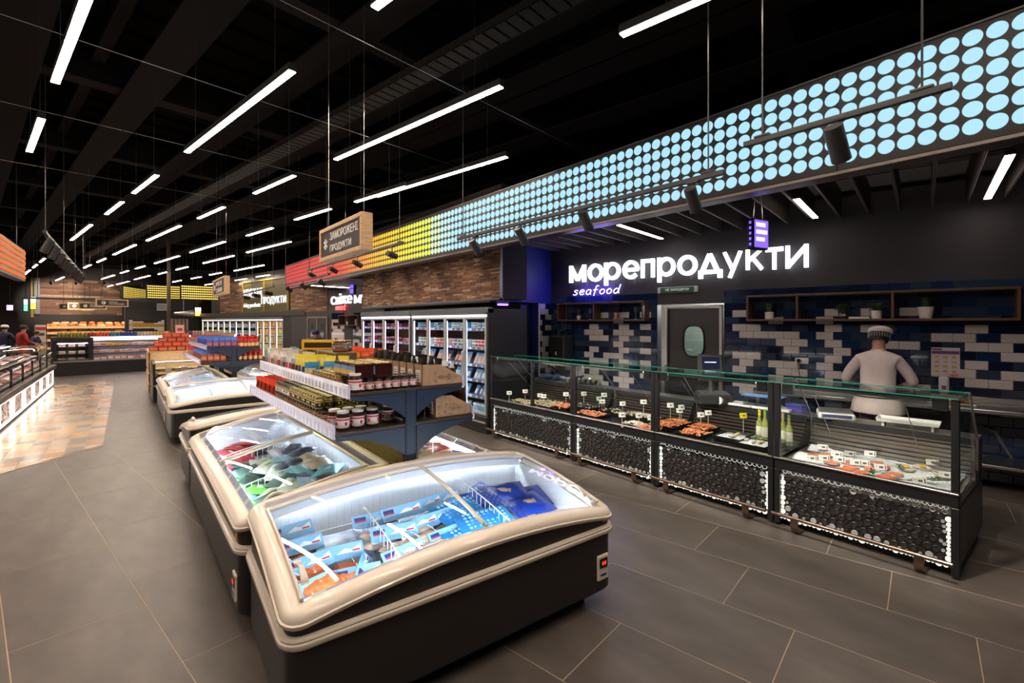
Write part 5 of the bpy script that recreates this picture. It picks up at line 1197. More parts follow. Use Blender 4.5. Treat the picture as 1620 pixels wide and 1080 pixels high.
for i in range(3):
    for j in range(2): kmp.put((1.22 + j * .135, 3.10 + i * .135, Z2 + .089), 0, 'four-jar multipack in blue and yellow sleeve, %s back, %s across, atop jam jars' % (ORD[i], ORD[j]), 'jar multipacks')
for i in range(9):
    for j in range(4): kyl.put((1.145 + j * .066, 3.30 + i * .066, Z2), R.uniform(0, 6), 'gold-lidded blue-labelled jar, %s from near end, %s row from aisle, upper board' % (ORD[i], ORD[j]), 'gold-lidded jars on the upper board')
kyb = k_pouch(0.11, 0.19, 0.05, pm(60, 140, 195), pm(225, 215, 150), pm(235, 215, 60)); kyb2 = k_pouch(0.11, 0.19, 0.05, pm(225, 205, 90), pm(50, 60, 110), pm(225, 210, 70)); kwh = k_pouch(0.10, 0.18, 0.045, pm(220, 200, 185), pm(190, 90, 70), pm(210, 200, 190)); ktq = k_pouch(0.10, 0.18, 0.045, pm(110, 165, 175), pm(190, 60, 60), pm(120, 170, 180))
def hs(): return (1, 1, R.uniform(.9, 1.06))
for i in range(5):
    for j in range(3): (kyb if R.random() < .6 else kyb2).put((1.17 + j * .12, 3.95 + i * .096, Z2), (R.uniform(-.06, .06), 0, R.uniform(-.3, .3) - .75), 'yellow and blue pouch, %s from near side, %s row from aisle, upper board' % (ORD[i], ORD[j]), 'yellow and blue pouches', hs())
kw4 = k_pouch(0.10, 0.185, 0.045, pm(150, 175, 180), pm(120, 50, 50), pm(215, 205, 200)); kw5 = k_pouch(0.10, 0.18, 0.045, pm(215, 190, 160), pm(225, 120, 60), pm(150, 130, 120)); kw2 = k_pouch(0.10, 0.18, 0.045, pm(205, 180, 160), pm(150, 160, 150), pm(225, 215, 205)); kw3 = k_pouch(0.10, 0.18, 0.045, pm(225, 215, 205), pm(200, 60, 60), pm(195, 185, 175))
for i in range(11):
    for j in range(3): (ktq if i > 9 else R.choice((kwh, kw2, kw3, kw4, kw5))).put((1.17 + j * .115, 4.47 + i * .096, Z2 + .004), (R.uniform(-.06, .06), 0, R.uniform(-.35, .35) - .7), 'pale standing pouch, %s from the near side, %s row from aisle, upper board' % (ORD[i], ORD[j]), 'pale standing pouches', hs())
for i in range(6): tray(1.24, 4.50 + i * .18, Z2, 0.26, .17, .03, .07, 'low kraft tray under the pale pouches, %s from the near side' % ORD[i], 0, None, False)
kbig = k_jar(0.062, 0.10, mat('brown preserve', (0.16, 0.055, 0.02), .2, coat=.8), glid, pm(150, 95, 60), pm(100, 160, 200), 16)
t = thing('display_riser', 'dark display riser in the middle of the upper board under the big jars', 'riser', (1.48, 4.55, Z2)); b = MB(); b.rbox(-.12, -.55, 0, .06, .55, .20, .006); part('box', b, mat('riser board', (0.12, 0.08, 0.05), .6), t)
kbig.put((1.43, 4.10, Z2 + .20), 0, 'big brown preserve jar with gold lid, left one on the riser', 'big brown jars'); kbig.put((1.51, 4.20, Z2 + .20), 0, 'big brown preserve jar with gold lid, right one on the riser', 'big brown jars')
k_box(0.30, 0.10, 0.09, pm(235, 190, 30), pm(60, 40, 20)).put((1.43, 4.65, Z2 + .20), -.6, 'yellow box with a dark swirl behind the big brown jars')
k_box(0.12, 0.10, 0.09, pm(50, 45, 40), pm(90, 80, 60)).put((1.40, 4.95, Z2 + .20), -.6, 'dark tin-coloured box behind the yellow box')
kop = k_pouch(0.10, 0.21, 0.05, pm(150, 75, 45), pm(220, 150, 110), pm(235, 90, 40)); kyo = k_pouch(0.10, 0.20, 0.05, pm(200, 150, 60), pm(120, 60, 30), pm(240, 190, 50))
for i in range(11):
    for j in range(2): (kyo if R.random() < .3 else kop).put((1.66 + j * .12, 4.12 + i * .096, Z2), (0, 0, R.uniform(-.3, .3) - .8), 'orange-topped pouch, %s from near side, %s row from the middle, upper board' % (ORD[i], ORD[j]), 'orange-topped pouches', hs())
kbp = k_pouch(0.11, 0.215, 0.045, pm(28, 26, 26, .3), pm(150, 130, 110), None); kgp = k_pouch(0.11, 0.21, 0.045, pm(35, 40, 30, .3), pm(60, 160, 50), pm(225, 225, 220))
def kraft_box(y, i):
    t = tray(1.80, y, Z2, 0.345, 0.116, 0.045, 0.155, 'kraft display box of black pouches, %s from the near end, upper board' % ORD[i], PI)
    pr = pm(70, 40, 25)
    if i == 0:
        b = MB()
        for q in range(16):
            cx, cz, r = R.uniform(-.14, .15), R.uniform(.02, .12), R.uniform(.005, .012)
            if cz > .05 + (cx + .17) * .3: continue
            b.tube([(cx + r * math.cos(a * .9), .0585, cz + r * math.sin(a * .9)) for a in range(7)], .0009, 3, closed=True)
        ps = oval(-.02, .055, .05, .017, 20, 4); b.tube([(x, .0585, z) for x, z in ps], .001, 4, closed=True); part('brown_doodle_print', b, pr, t)
        me = text_mesh('ПОПУЛЯРНІ', 1.0, 0.5, 0.01, 0, pr); a_, b2_, c_, d_ = bbox(me); o = obj('lettering', me, t, (.022, .0585, .049), (0, 0, PI), (.084 / (b2_ - a_), .001, .012 / (d_ - c_)))
    for q in range(5):
        k = kgp if (i < 3 and q >= 3 - i) else kbp
        k.put((1.665 + q * .062, y + R.uniform(-.01, .01), Z2 + .006), (R.uniform(-.04, .04), R.uniform(-.06, .06), PI / 2 + R.uniform(-.35, .35)), '%s pouch, %s from the inner side in the %s kraft box of the upper board' % ('green' if k is kgp else 'black', ORD[q], ORD[i]), 'black pouches in kraft boxes', (.95, .9, R.uniform(.96, 1.08) - q * .08))
for i in range(8): kraft_box(3.065 + i * 0.121, i)
# lower board, right side
t = tray(1.90, 3.10, Z1, 0.31, 0.15, 0.07, 0.165, 'kraft display box of brown and gold pouches on the lower board', PI)
me = text_mesh('ПОПУЛЯРНІ', 1.0, 0.5, 0.01, 0, pm(70, 40, 25)); a_, b2_, c_, d_ = bbox(me); o = obj('lettering', me, t, (.022, .0755, .055), (0, 0, PI), (.09 / (b2_ - a_), .001, .013 / (d_ - c_)))
b = MB()
for q in range(22):
    cx, cz, r = R.uniform(-.13, .14), R.uniform(.02, .13), R.uniform(.005, .012)
    if cz < .06 + (cx + .15) * .3: b.tube([(cx + r * math.cos(a * .9), .0755, cz + r * math.sin(a * .9)) for a in range(7)], .0009, 3, closed=True)
ps = oval(-.022, .061, .055, .018, 20, 4); b.tube([(x, .0755, z) for x, z in ps], .001, 4, closed=True); part('brown_doodle_print', b, pm(70, 40, 25), t)
kbr = k_pouch(0.13, 0.20, 0.04, pm(60, 35, 25, .3), pm(205, 165, 70), pm(90, 55, 35))
for q in range(6): kbr.put((1.79 + q * .048, 3.10 + R.uniform(-.01, .01), Z1 + .006), (0, 0.1, PI / 2 + R.uniform(-.15, .15)), 'brown and gold pouch, %s from the post, in the lower kraft box' % ORD[q], 'brown pouches in the lower kraft box', (1, 1, .8 if q == 0 else 1))
for i in range(9):
    for q in range(3): kbr.put((1.74 + q * .1, 3.26 + i * .2, Z1), (0, 0, PI / 2 + R.uniform(-.15, .15)), 'brown pouch behind the kraft box, %s along, %s from post, lower board' % (ORD[i], ORD[q]), 'brown pouches farther along the lower board')
# -- second island shelf
kblue = k_pouch(0.13, 0.19, 0.06, pm(70, 75, 150), pm(190, 90, 60), pm(60, 110, 200)); kbrn = k_pouch(0.13, 0.19, 0.06, pm(150, 75, 50), pm(205, 130, 90), pm(70, 120, 205)); krw = k_pouch(0.13, 0.19, 0.06, pm(150, 120, 110), pm(190, 60, 50), pm(190, 50, 40))
t = thing('sauce_bottle', 'x', 'bottle'); b = MB(); b.lathe([(.028, 0), (.032, .01), (.032, .09), (.026, .12), (.014, .15)], 10); part('bottle', b, pm(190, 60, 40, .25), t)
b = MB(); b.lathe([(.033, .02), (.033, .08)], 10, caps=False); part('label', b, pm(225, 190, 130), t); b = MB(); b.lathe([(.018, .15), (.018, .19), (.01, .20)], 10); part('cap', b, pm(205, 25, 30), t); kbt = Kit(t)
for i in range(11):
    for j in range(5):
        k = kblue if i < 6 else krw
        k.put((1.16 + j * .095, 10.0 + i * .25, Z2 - .0), (0, 0, R.uniform(-.2, .2)), 'snack pouch, %s from near end, %s row from aisle, far upper board' % (ORD[i], ORD[j]), 'snack pouches on the far shelf')
        if j < 4 and i < 9: (kbrn if i < 5 else krw).put((1.07 + j * .1, 10.0 + i * .25, Z1), (0, 0, R.uniform(-.2, .2)), 'snack pouch, %s from near end, %s row from aisle, far lower board' % (ORD[i], ORD[j]), 'snack pouches on the far shelf')
for i in range(5):
    for j in range(5):
        kbt.put((1.66 + j * .065, 9.98 + i * .12, Z2), 0, 'red-capped sauce bottle, %s back, %s from the post, far upper board' % (ORD[i], ORD[j]), 'red-capped bottles on the far shelf')
        kbt.put((1.64 + j * .085, 9.98 + i * .12, Z1), 0, 'red-capped sauce bottle, %s back, %s from the post, far lower board' % (ORD[i], ORD[j]), 'red-capped bottles on the far shelf')
# ------------------------------------------------------------------ seafood counter
CX0 = 4.49
cdark = mat('counter black lacquer', (0.014, 0.015, 0.017), 0.32)
ring_e = [mat('panel disc lit', (0.5, 0.5, 0.48), 0.35, emit=0.62, ecol=(0.95, 1.0, 0.92)), mat('panel disc half lit', (0.35, 0.35, 0.34), 0.35, emit=0.10, ecol=(0.95, 1.0, 0.95)), mat('panel disc dark', (0.05, 0.049, 0.048), 0.3, metal=0.3)]  # border backlight painted in as glow and paler colour, fading inwards
def disc_ring(b, y, z, r, m, n=14):
    prof = [(1.0, 0.0), (1.0, -0.006), (0.86, -0.009), (0.78, -0.005), (0.0001, -0.004)]
    v = []; f = []
    for k, (q, dx) in enumerate(prof):
        for i in range(n): t = 2 * PI * i / n; v.append((dx, y + r * q * math.cos(t), z + r * q * math.sin(t)))
    for k in range(len(prof) - 1):
        for i in range(n): j = (i + 1) % n; f.append((k * n + i, k * n + j, (k + 1) * n + j, (k + 1) * n + i))
    b.add(v, f, m)
def counter(y0, y1, label, last=False, first=False, posts=()):
    t = thing('seafood_counter', label, 'display counter', (CX0, y0, 0)); L = y1 - y0
    b = MB(); b.rbox(0.10, 0.02, 0.0, 0.98, L - 0.02, 0.09, 0.004); part('plinth', b, black, t, 0)
    b = MB(); b.rbox(0.045, 0.0, 0.09, 1.08, L, 0.50, 0.006); b.rbox(0.88, 0.0, 0.50, 1.08, L, 0.84, 0.006); part('cabinet', b, cdark, t, 0)
    b = MB(); b.rbox(0.0, 0.0, 0.50, 0.10, L, 0.595, 0.008); part('upper_band', b, cdark, t, 0)
    for yy in (0.0, L - 0.045):
        b = MB(); b.rbox(0.0, yy, 0.02, 0.05, yy + 0.045, 0.5, 0.004); part('corner_post', b, cdark, t, 0)
    b = MB(); b.rbox(0.0, 0.045, 0.50, 0.03, L - 0.045, 0.515, 0.003); b.rbox(-0.012, 0.0, 0.592, 0.035, L, 0.606, 0.003); part('steel_sill', b, steel, t, 0)
    b = MB(); b.box(0.035, 0.045, 0.06, 0.046, L - 0.045, 0.50); pnl = part('perforated_panel', b, mat('panel charcoal', (0.020, 0.020, 0.021), 0.35), t, 0)
    # discs packed in the panel
    ya, yb, za, zb = 0.06, L - 0.06, 0.075, 0.485; discs = []
    def try_(y, z, r, k=0):
        for q in discs:
            if (q[0] - y) ** 2 + (q[1] - z) ** 2 < (q[2] + r + 0.002) ** 2: return False
        discs.append((y, z, r, k)); return True
    def edge(p0, p1):
        d = math.hypot(p1[0] - p0[0], p1[1] - p0[1]); s = 0.0
        while s < d:
            r = R.choice((0.010, 0.013, 0.015, 0.020, 0.023)); s += r
            y = p0[0] + (p1[0] - p0[0]) * s / d; z = p0[1] + (p1[1] - p0[1]) * s / d; s += r + 0.003; try_(y, z, r)
    edge((ya, za), (yb, za)); edge((ya, zb), (yb, zb)); edge((ya, za + .03), (ya, zb - .03)); edge((yb, za + .03), (yb, zb - .03))
    for rr, tries in ((0.023, 1500), (0.017, 2200), (0.011, 3800)):
        for _ in range(int(tries * L / 1.2)): try_(R.uniform(ya, yb), R.uniform(za, zb), rr)
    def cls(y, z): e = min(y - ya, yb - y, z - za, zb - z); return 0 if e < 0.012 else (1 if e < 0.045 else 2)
    rest = MB(); n = 0
    discs.sort(key=lambda q: -q[2])
    for y, z, r, k in discs:
        c = cls(y, z)
        if last and n < 300:
            key = ('pd', c, r)
            if key not in KIDS: b = MB(); disc_ring(b, 0, 0, r, 0); KIDS[key] = b.mesh('disc', ring_e[c], 40)
            obj('disc', KIDS[key], pnl, (0.035, y, z)); n += 1
        else:
            o = len(rest.v); disc_ring(rest, y, z, r, c, 10 if not last else 12)
            for i in range(o, len(rest.v)): rest.v[i] = (rest.v[i][0] + 0.035, rest.v[i][1], rest.v[i][2])
    part('disc_field', rest, ring_e, pnl, 40, kind='stuff')
    # bumper rail on flat brackets
    brz = mat('bronze rail', (0.22, 0.15, 0.11), 0.28, metal=0.8)
    b = MB(); b.rbox(-0.115, 0.015, 0.125, -0.085, L - 0.015, 0.15, 0.006); part('bumper_rail', b, brz, t, 0)
    for y in (0.17, L - 0.23):
        b = MB(); b.rings([[(x, y, z), (x, y + .06, z), (x + .012, y + .06, z), (x + .012, y, z)] for x, z in ((-0.10, 0.13), (-0.10, 0.06), (-0.07, 0.015), (0.09, 0.012))]); part('rail_bracket', b, brz, t, 0)
    # deck and rear grille
    deck = mat('black deck', (0.012, 0.012, 0.013), 0.25)
    b = MB(); b.add([(0.04, 0.02, 0.545), (0.72, 0.02, 0.585), (0.72, L - .02, 0.585), (0.04, L - .02, 0.545)], [(0, 1, 2, 3)]); b.rbox(0.03, 0.01, 0.44, 0.75, L - .01, 0.544, 0.004); part('display_deck', b, steel if last else deck, t, 0)
    for k in range(7):
        x = 0.72 + k * 0.022; z = 0.585 + k * 0.033; b = MB(); b.rbox(x, 0.03, z, x + 0.012, L - 0.03, z + 0.024, 0.003); part('rear_slat', b, steel if last else mat('dark steel slat', (0.14, 0.12, 0.11), 0.35, metal=.8), t, 0)
    b = MB(); b.box(0.875, 0.02, 0.50, 0.885, L - .02, 0.84); part('rear_panel', b, mat('rear panel warm grey', (0.22, 0.18, 0.15), .4) if last else black, t, 0)
    b = MB(); b.rbox(0.86, 0.0, 0.825, 1.09, L, 0.86, 0.006); part('worktop', b, steel, t, 0)
    b = MB(); b.rbox(0.845, 0.02, 0.80, 0.865, L - .02, 0.855, 0.003); o_ = part('vent_bar', b, dark, t, 0)
    # glass
    def gl(nm, b): return part(nm, b, case_glass, t, 0)
    b = MB(); b.box(0.004, 0.03, 0.60, 0.012, L - 0.03, 1.262); gl('front_glass', b)
    b = MB(); b.box(-0.008, 0.005, 1.262, 0.48, L - 0.005, 1.270); tg = gl('top_glass', b)
    b = MB(); b.box(-0.0095, 0.005, 1.262, -0.008, L - 0.005, 1.270); b.box(0.48, 0.005, 1.262, 0.4815, L - 0.005, 1.270); part('polished_edge', b, glass_edge, tg, 0)
    b = MB(); b.add([(0.48, 0.03, 1.262), (0.86, 0.03, 0.87), (0.86, L - .03, 0.87), (0.48, L - .03, 1.262)], [(0, 1, 2, 3)]); gl('rear_glass_door', b)
    endp = [(0.01, 0.60), (0.01, 1.262), (0.48, 1.262), (0.865, 0.865), (0.865, 0.60)]
    for yy in ((0.004, L - .012) if (last or first) else (L - .012,)):
        b = MB(); b.prism(endp, 'y', yy, yy + 0.006); eg = gl('end_glass', b)
        b = MB()
        ln = [(p[0], yy + .003, p[1]) for p in endp[2:]]
        for a_, b2 in zip(ln, ln[1:]): b.tube([a_, b2], 0.008, 5)
        part('end_trim', b, mat('glass trim steel', (0.4, 0.38, 0.36), .3, metal=.8), eg)
    for y in (0.0, L - 0.045) + tuple(p - y0 for p in posts):
        b = MB(); b.rbox(0.0, y, 0.60, 0.04, y + 0.045, 1.26, 0.004); part('glass_post', b, cdark, t, 0)
    for y in (0.06, L - 0.15):
        b = MB(); b.rbox(0.012, y, 1.17, 0.04, y + 0.09, 1.262, 0.004); part('hinge_block', b, cdark, t, 0)
    b = MB(); b.rbox(0.022, 0.16, 1.226, 0.028, L - .16, 1.26, 0.002); b.rbox(0.022, 0.16, 1.246, 0.060, L - .16, 1.26, 0.003); h_ = part('lamp_housing', b, dark, t, 0)  # housing made up to hide the added strip from the front
    b = MB(); b.rbox(0.032, 0.17, 1.236, 0.056, L - .17, 1.245, 0.002); part('led_strip', b, mat('counter led', (1, 1, 1), emit=L_LED * 2.2, ecol=(1.0, 0.95, 0.85)), h_, 0)  # hidden strip added to brighten the seafood
    for k in (0.25, 0.75):
        b = MB(); b.tube([(0.02, L * k, 1.20), (0.44, L * k, 0.80)], 0.003, 4); part('stay_rod', b, steel, t)
    return t
cn = [(4.27, 6.05, 'seafood counter module farthest left, whole fish and clams behind its glass', (5.05,)), (3.045, 4.265, 'second seafood counter module from the left, trays of langoustines and mussels', ()), (1.815, 3.04, 'third seafood counter module from the left, orange shrimp trays and a yellow price tag', ()), (0.59, 1.805, 'seafood counter module at the right end with ice, salmon and steel louvres', ())]
for i, (a_, b_2, lab, ps) in enumerate(cn): counter(a_, b_2, lab, last=(i == 3), first=(i == 0), posts=ps)

# seafood, trays, tags
shr = mat('shrimp orange', (0.62, 0.20, 0.08), 0.35, noise=.4, nscale=30, coat=.4); clam = mat('clam shell', (0.40, 0.33, 0.20), 0.5, noise=.5, nscale=40); squid = mat('pale seafood', (0.55, 0.48, 0.40), 0.4, noise=.3, nscale=30); mus = mat('mussel dark', (0.02, 0.02, 0.03), 0.25, coat=.5)
icem = mat('crushed ice', (0.62, 0.66, 0.70), 0.25, noise=.15, nscale=60, bump=.8); lemon = mat('lemon', (0.75, 0.45, 0.02), .35); dill = mat('dill', (0.04, 0.10, 0.02), .6)
def seatray(px, py, w, d, kind, lab, rot=0.0, z=0.58, black_=True):
    w *= 1.2; d *= 1.12
    p = at(px, py, 0.615); p.x = min(max(p.x, CX0 + .04 + w / 2), CX0 + .72 - w / 2); z = .56 + .05 * (p.x - CX0); t = thing('seafood_tray', lab, 'tray', (p.x, p.y, z - .012), rot)
    b = MB(); tw = 0.006; m = black if black_ else white
    b.rings([[(-w / 2 * q, -d / 2 * q2, zz), (w / 2 * q, -d / 2 * q2, zz), (w / 2 * q, d / 2 * q2, zz), (-w / 2 * q, d / 2 * q2, zz)] for q, q2, zz in ((.92, .92, 0), (1, 1, .045), (.97, .97, .045), (.9, .9, .008))]); part('tray', b, m, t, 0)
    b = MB()
    n = 62
    if kind in ('ice', 'fillet'):
        b.grid(lambda u, v: ((u - .5) * w * .9, (v - .5) * d * .9, .03 + .02 * math.sin(PI * u) * math.sin(PI * v) + R.uniform(-.003, .003)), 10, 8); part('crushed_ice', b, icem, t, 20, kind='stuff')
        for k in range(3):
            b = MB(); b.blob((R.uniform(-.3, .3) * w, R.uniform(-.3, .3) * d, .058), (.045, .02, .012), 8, jit=.15); part('fish_piece', b, squid, t)
        b = MB(); c0 = (R.uniform(-.2, .2) * w, R.uniform(-.3, 0) * d, .062); b.blob(c0, (.022, .016, .010), 8); part('lemon_slice', b, lemon, t)
        b = MB()
        for k in range(30): a = R.uniform(0, 6.28); c1 = (.2 * w + R.uniform(-.03, .03), .2 * d + R.uniform(-.03, .03)); b.tube([(c1[0], c1[1], .05), (c1[0] + .03 * math.cos(a), c1[1] + .03 * math.sin(a), .075)], .0015, 3)
        part('dill_sprig', b, dill, t, kind='stuff')
        return
    for k in range(n):
        x, y = R.uniform(-.42, .42) * w, R.uniform(-.42, .42) * d; q = Matrix.Rotation(R.uniform(0, 6.28), 4, 'Z') @ Matrix.Rotation(R.uniform(-.5, .5), 4, 'Y'); zz = .03 + .022 * (1 - (2 * x / w) ** 2) * (1 - (2 * y / d) ** 2) + R.uniform(0, .01)
        if kind == 'shrimp': b.tube([Vector((x, y, zz)) + q @ Vector((.035 * math.cos(a), .02 * math.sin(a), 0)) for a in (0, .8, 1.6, 2.4, 3.1)], [.004, .009, .010, .008, .003], 5)
        elif kind == 'clam': b.blob((x, y, zz), (.022, .017, .010), 7, q=q)
        elif kind == 'mussel': b.blob((x, y, zz), (.030, .014, .010), 6, q=q, m=R.choice((0, 0, 1)))
        elif kind == 'dry': b.tube([Vector((x, y, zz)) + q @ Vector((c, 0, 0)) for c in (-.09, -.04, .04, .09)], [.003, .009, .008, .003], 5)
        else: b.blob((x, y, zz), (.03, .015, .010), 6, q=q)
    m2 = {'shrimp': [shr], 'clam': [clam], 'mussel': [mus, clam], 'dry': [clam], 'mix': [squid]}[kind]
    part({'shrimp': 'shrimps', 'clam': 'clams', 'mussel': 'mussels', 'dry': 'dried_fish', 'mix': 'mixed_seafood'}[kind], b, m2, t, kind='stuff')
for px, py, w_, d_, kind, lab in ((822, 634, .26, .5, 'clam', 'tray of pale clams at the far left end of the counter'), (862, 637, .30, .5, 'dry', 'tray of long dried fish left of the corner post'), (893, 641, .24, .30, 'shrimp', 'small tray of orange crab claws beside the long dried fish'), (950, 637, .26, .45, 'mussel', 'tray of dark and pale mussels in the second module, rear'),
        (935, 652, .24, .40, 'shrimp', 'tray of orange langoustines at the front of the second module'), (985, 648, .22, .34, 'mussel', 'tray of small mixed shellfish right of the mussels'), (1006, 668, .2, .26, 'mix', 'tray of pale seafood salad at the front, second module'), (1024, 652, .22, .26, 'clam', 'tray of small shells behind the salad tray'), (1022, 675, .17, .2, 'shrimp', 'small orange tray at the front edge beside the module post'),
        (1054, 670, .24, .30, 'shrimp', 'heaped tray of cooked shrimps left in the third module'), (1081, 665, .22, .26, 'shrimp', 'tray of shrimps behind the heaped one, third module'), (1098, 682, .26, .26, 'shrimp', 'black tray of large orange shrimps at the front, third module'), (1117, 674, .24, .24, 'shrimp', 'black tray of shrimps standing upright, third module'),
        (1061, 652, .2, .3, 'mix', 'tray with one pale fish at the back of the third module'), (1160, 688, .28, .26, 'ice', 'black tray with ice, lemon and dill under the yellow price tag'), (1198, 698, .3, .26, 'fillet', 'black tray with ice and fish pieces at the right of the third module'), (1212, 689, .2, .2, 'ice', 'small black tray with ice and lemon by the counter post')):
    seatray(px, py, w_, d_, kind, lab, 0.0)
def ptag(px, py, z, lab, yellow=False, w_=.08, h=.055, stem=True, rz=-0.62):
    p = at(px, py, z)
    while stem and p.x > 5.16 and z < 1.05: z += .01; p = at(px, py, z)
    base = 0.585 if stem else 0.575
    t = thing('price_tag', lab, 'price tag', (p.x, p.y, base), rz + R.uniform(-.15, .15))
    b = MB(); b.X = Matrix.Translation((0, 0, z - base)) @ Matrix.Rotation(-.25, 4, 'X'); b.rbox(-w_ / 2, -.001, -h / 2, w_ / 2, .001, h / 2, .0005); c = part('card', b, pm(235, 205, 30) if yellow else pm(232, 232, 228), t, 0)
    b = MB(); b.X = Matrix.Translation((0, 0, z - base)) @ Matrix.Rotation(-.25, 4, 'X'); b.box(-w_ * .1, -.0016, -h * .2, w_ * .22, -.001, h * .16); b.box(-w_ * .42, -.0016, h * .05, -w_ * .2, -.001, h * .12); b.box(w_ * .34, -.0016, -h * .35, w_ * .42, -.001, h * .35); part('print', b, pm(90, 90, 95), c, 0)
    b = MB(); b.tube([(0, 0.002, 0), (0, 0.002, z - base - h / 2 + .005)], .003, 5); b.lathe([(.012, 0), (.01, .01)], 8); part('stem', b, pm(200, 200, 200), t)
tags = [(145, 258), (225, 250), (300, 270), (318, 275), (430, 265), (460, 278), (520, 262), (597, 287), (622, 268), (612, 302), (715, 312), (820, 303), (712, 368), (797, 372), (857, 383), (955, 320), (1010, 330), (1001, 347), (1108, 368), (1145, 358)]
for i, (a_, b_2) in enumerate(tags): ptag(760 + a_ / 3.177, 540 + b_2 / 3.177, .73, 'white price tag on a stem, %s from the left along the seafood counter' % ORD[i])
ptag(760 + 1322 / 3.177, 540 + 372 / 3.177, .74, 'yellow price tag over the ice tray with dill', True, .08, .055); ptag(760 + 1462 / 3.177, 540 + 417 / 3.177, .70, 'yellow price tag by the post at the end of the third module', True)
for i, (a_, b_2) in enumerate(sorted([(368, 660), (288, 740), (378, 738), (465, 712), (485, 748), (562, 708), (604, 770), (660, 775), (705, 708), (778, 803), (1148, 770), (1243, 858), (1055, 900)])):
    ptag(1220 + a_ / 4.5, 560 + b_2 / 4.5, .63, 'white price card in the ice of the right module, %s from the left' % ORD[i], False, .085, .045, False, -1.15)
b = MB(); b.grid(lambda u, v: (4.55 + .64 * u, .64 + 1.10 * v, .565 + .03 * u + .022 * math.sin(11 * u + 3 * v) * math.sin(8 * v) + R.uniform(-.004, .004)), 40, 60)
single('ice_bed', b, icem, 'bed of crushed ice in the right module of the seafood counter', 'ice', kind='stuff', smooth=15)
salmon_steak = mat('salmon steak', (0.68, 0.17, 0.06), .35, noise=.25, nscale=30, coat=.4)
def steak(px, py, lab, r=.06):
    p = at(px, py, .62); t = thing('salmon_steak', lab, 'fish', (p.x, p.y, .59), R.uniform(0, 6))
    b = MB(); pts = oval(0, 0, r, r * .7, 16, 2.2); b.prism(pts, 'z', 0, .022); part('flesh', b, salmon_steak, t, 30)
    b = MB(); b.tube([(x, y, .011) for x, y in pts], .006, 5, closed=True); part('skin_edge', b, mat('fish skin', (.25, .24, .25), .3), t)
for i, (a_, b_2) in enumerate(((320, 710), (395, 700), (430, 755), (540, 755), (525, 808), (570, 795), (640, 830), (700, 800), (800, 785), (820, 860), (880, 840), (750, 760))): steak(1220 + a_ / 4.5, 560 + b_2 / 4.5, 'salmon piece on the ice, %s of twelve from left to right' % ORD[i], R.choice((.045, .055, .065)))
for i, (a_, b_2) in enumerate(((960, 800), (1080, 800), (1220, 845))):
    p = at(1220 + a_ / 4.5, 560 + b_2 / 4.5, .62); t = thing('squid_tube', ('pale squid ring with rosemary on the ice', 'pale squid ring holding a lemon slice on the ice', 'flat pale squid piece near the right end of the ice')[i], 'seafood', (p.x, p.y, .59), .6)
    b = MB(); b.lathe([(.055, 0), (.07, .01), (.075, .025), (.06, .03), (.045, .018), (.03, .012)], 16, sx=1.2, sy=.8); part('flesh', b, squid, t)
    b = MB()
    if i < 2: b.blob((0, 0, .03), (.03, .022, .012), 10); part('lemon_slice', b, lemon, t)
for i, (a_, b_2) in enumerate(((920, 800), (1150, 880), (1200, 890), (720, 830))):
    p = at(1220 + a_ / 4.5, 560 + b_2 / 4.5, .62); b = MB()
    for k in range(60):
        x = R.uniform(-.07, .07); a = R.uniform(0, 6.28); b.tube([(x, 0, .005), (x + .02 * math.cos(a), .02 * math.sin(a), .018)], .0016, 3)
    b.tube([(-.08, 0, .004), (.08, 0, .004)], .002, 4)
    single('rosemary_sprig', b, dill, 'green rosemary sprig on the ice, %s from the left' % ORD[(1, 2, 3, 0)[i]], 'herb', (p.x, p.y, .605), R.uniform(0, 3))
# bottles behind the divider glass
bg = mat('white wine glass', (0.30, 0.34, 0.10), .08, coat=.8)
for i, (a_, b_2, h) in enumerate(((90, 640, .30), (140, 630, .30), (185, 610, .32), (235, 610, .32), (115, 600, .30))):
    p = Vector((5.02 + .05 * (i % 3), 1.88 + .075 * i, .60)); t = thing('wine_bottle', 'pale wine bottle behind the dividing glass, %s from the post' % ORD[i], 'bottle', p)
    b = MB(); b.lathe([(.028, 0), (.032, .01), (.032, h * .55), (.012, h * .72), (.012, h * .95)], 12); part('bottle', b, bg, t); b = MB(); b.lathe([(.033, h * .15), (.033, h * .45)], 12, caps=False); part('label', b, pm(230, 228, 215), t); b = MB(); b.lathe([(.0135, h * .82), (.0135, h), (.01, h)], 10); part('capsule', b, pm(*((120, 150, 90), (190, 150, 140), (170, 150, 110), (110, 160, 80), (230, 210, 60))[i]), t)
# fish added at the left modules' rear to stand for glass reflections
fishm = [mat('silver fish', (0.30, 0.29, 0.24), .25, metal=.35, noise=.5, nscale=14, nstretch=(1, 8, 8)), mat('blue fish', (0.05, 0.08, 0.16), .2, metal=.3, noise=.5, nscale=14)]
def fish(x, y, z, L, rz, ry, m, lab):
    t = thing('whole_fish', lab, 'fish', (x, y, z), (0, ry, rz)); b = MB(); rs = []
    for k in range(9):
        f = k / 8; hh = L * .13 * (math.sin(PI * min(1, f * 1.02 + .02)) ** .7) + .003; w_ = hh * .5; xx = (f - .5) * L * .85
        rs.append([(xx, w_ * math.cos(a), hh * math.sin(a)) for a in [i * PI / 4 for i in range(8)]])
    b.rings(rs); part('body', b, m, t, 60)
    b = MB(); b.prism([(L * .40, 0), (L * .52, L * .11), (L * .48, 0), (L * .52, -L * .11)], 'y', -.003, .003); part('tail', b, m, t, 0)
    b = MB(); b.blob((-L * .36, -.0, L * .03), (.006, L * .05, .006), 6); part('eye', b, black, t)
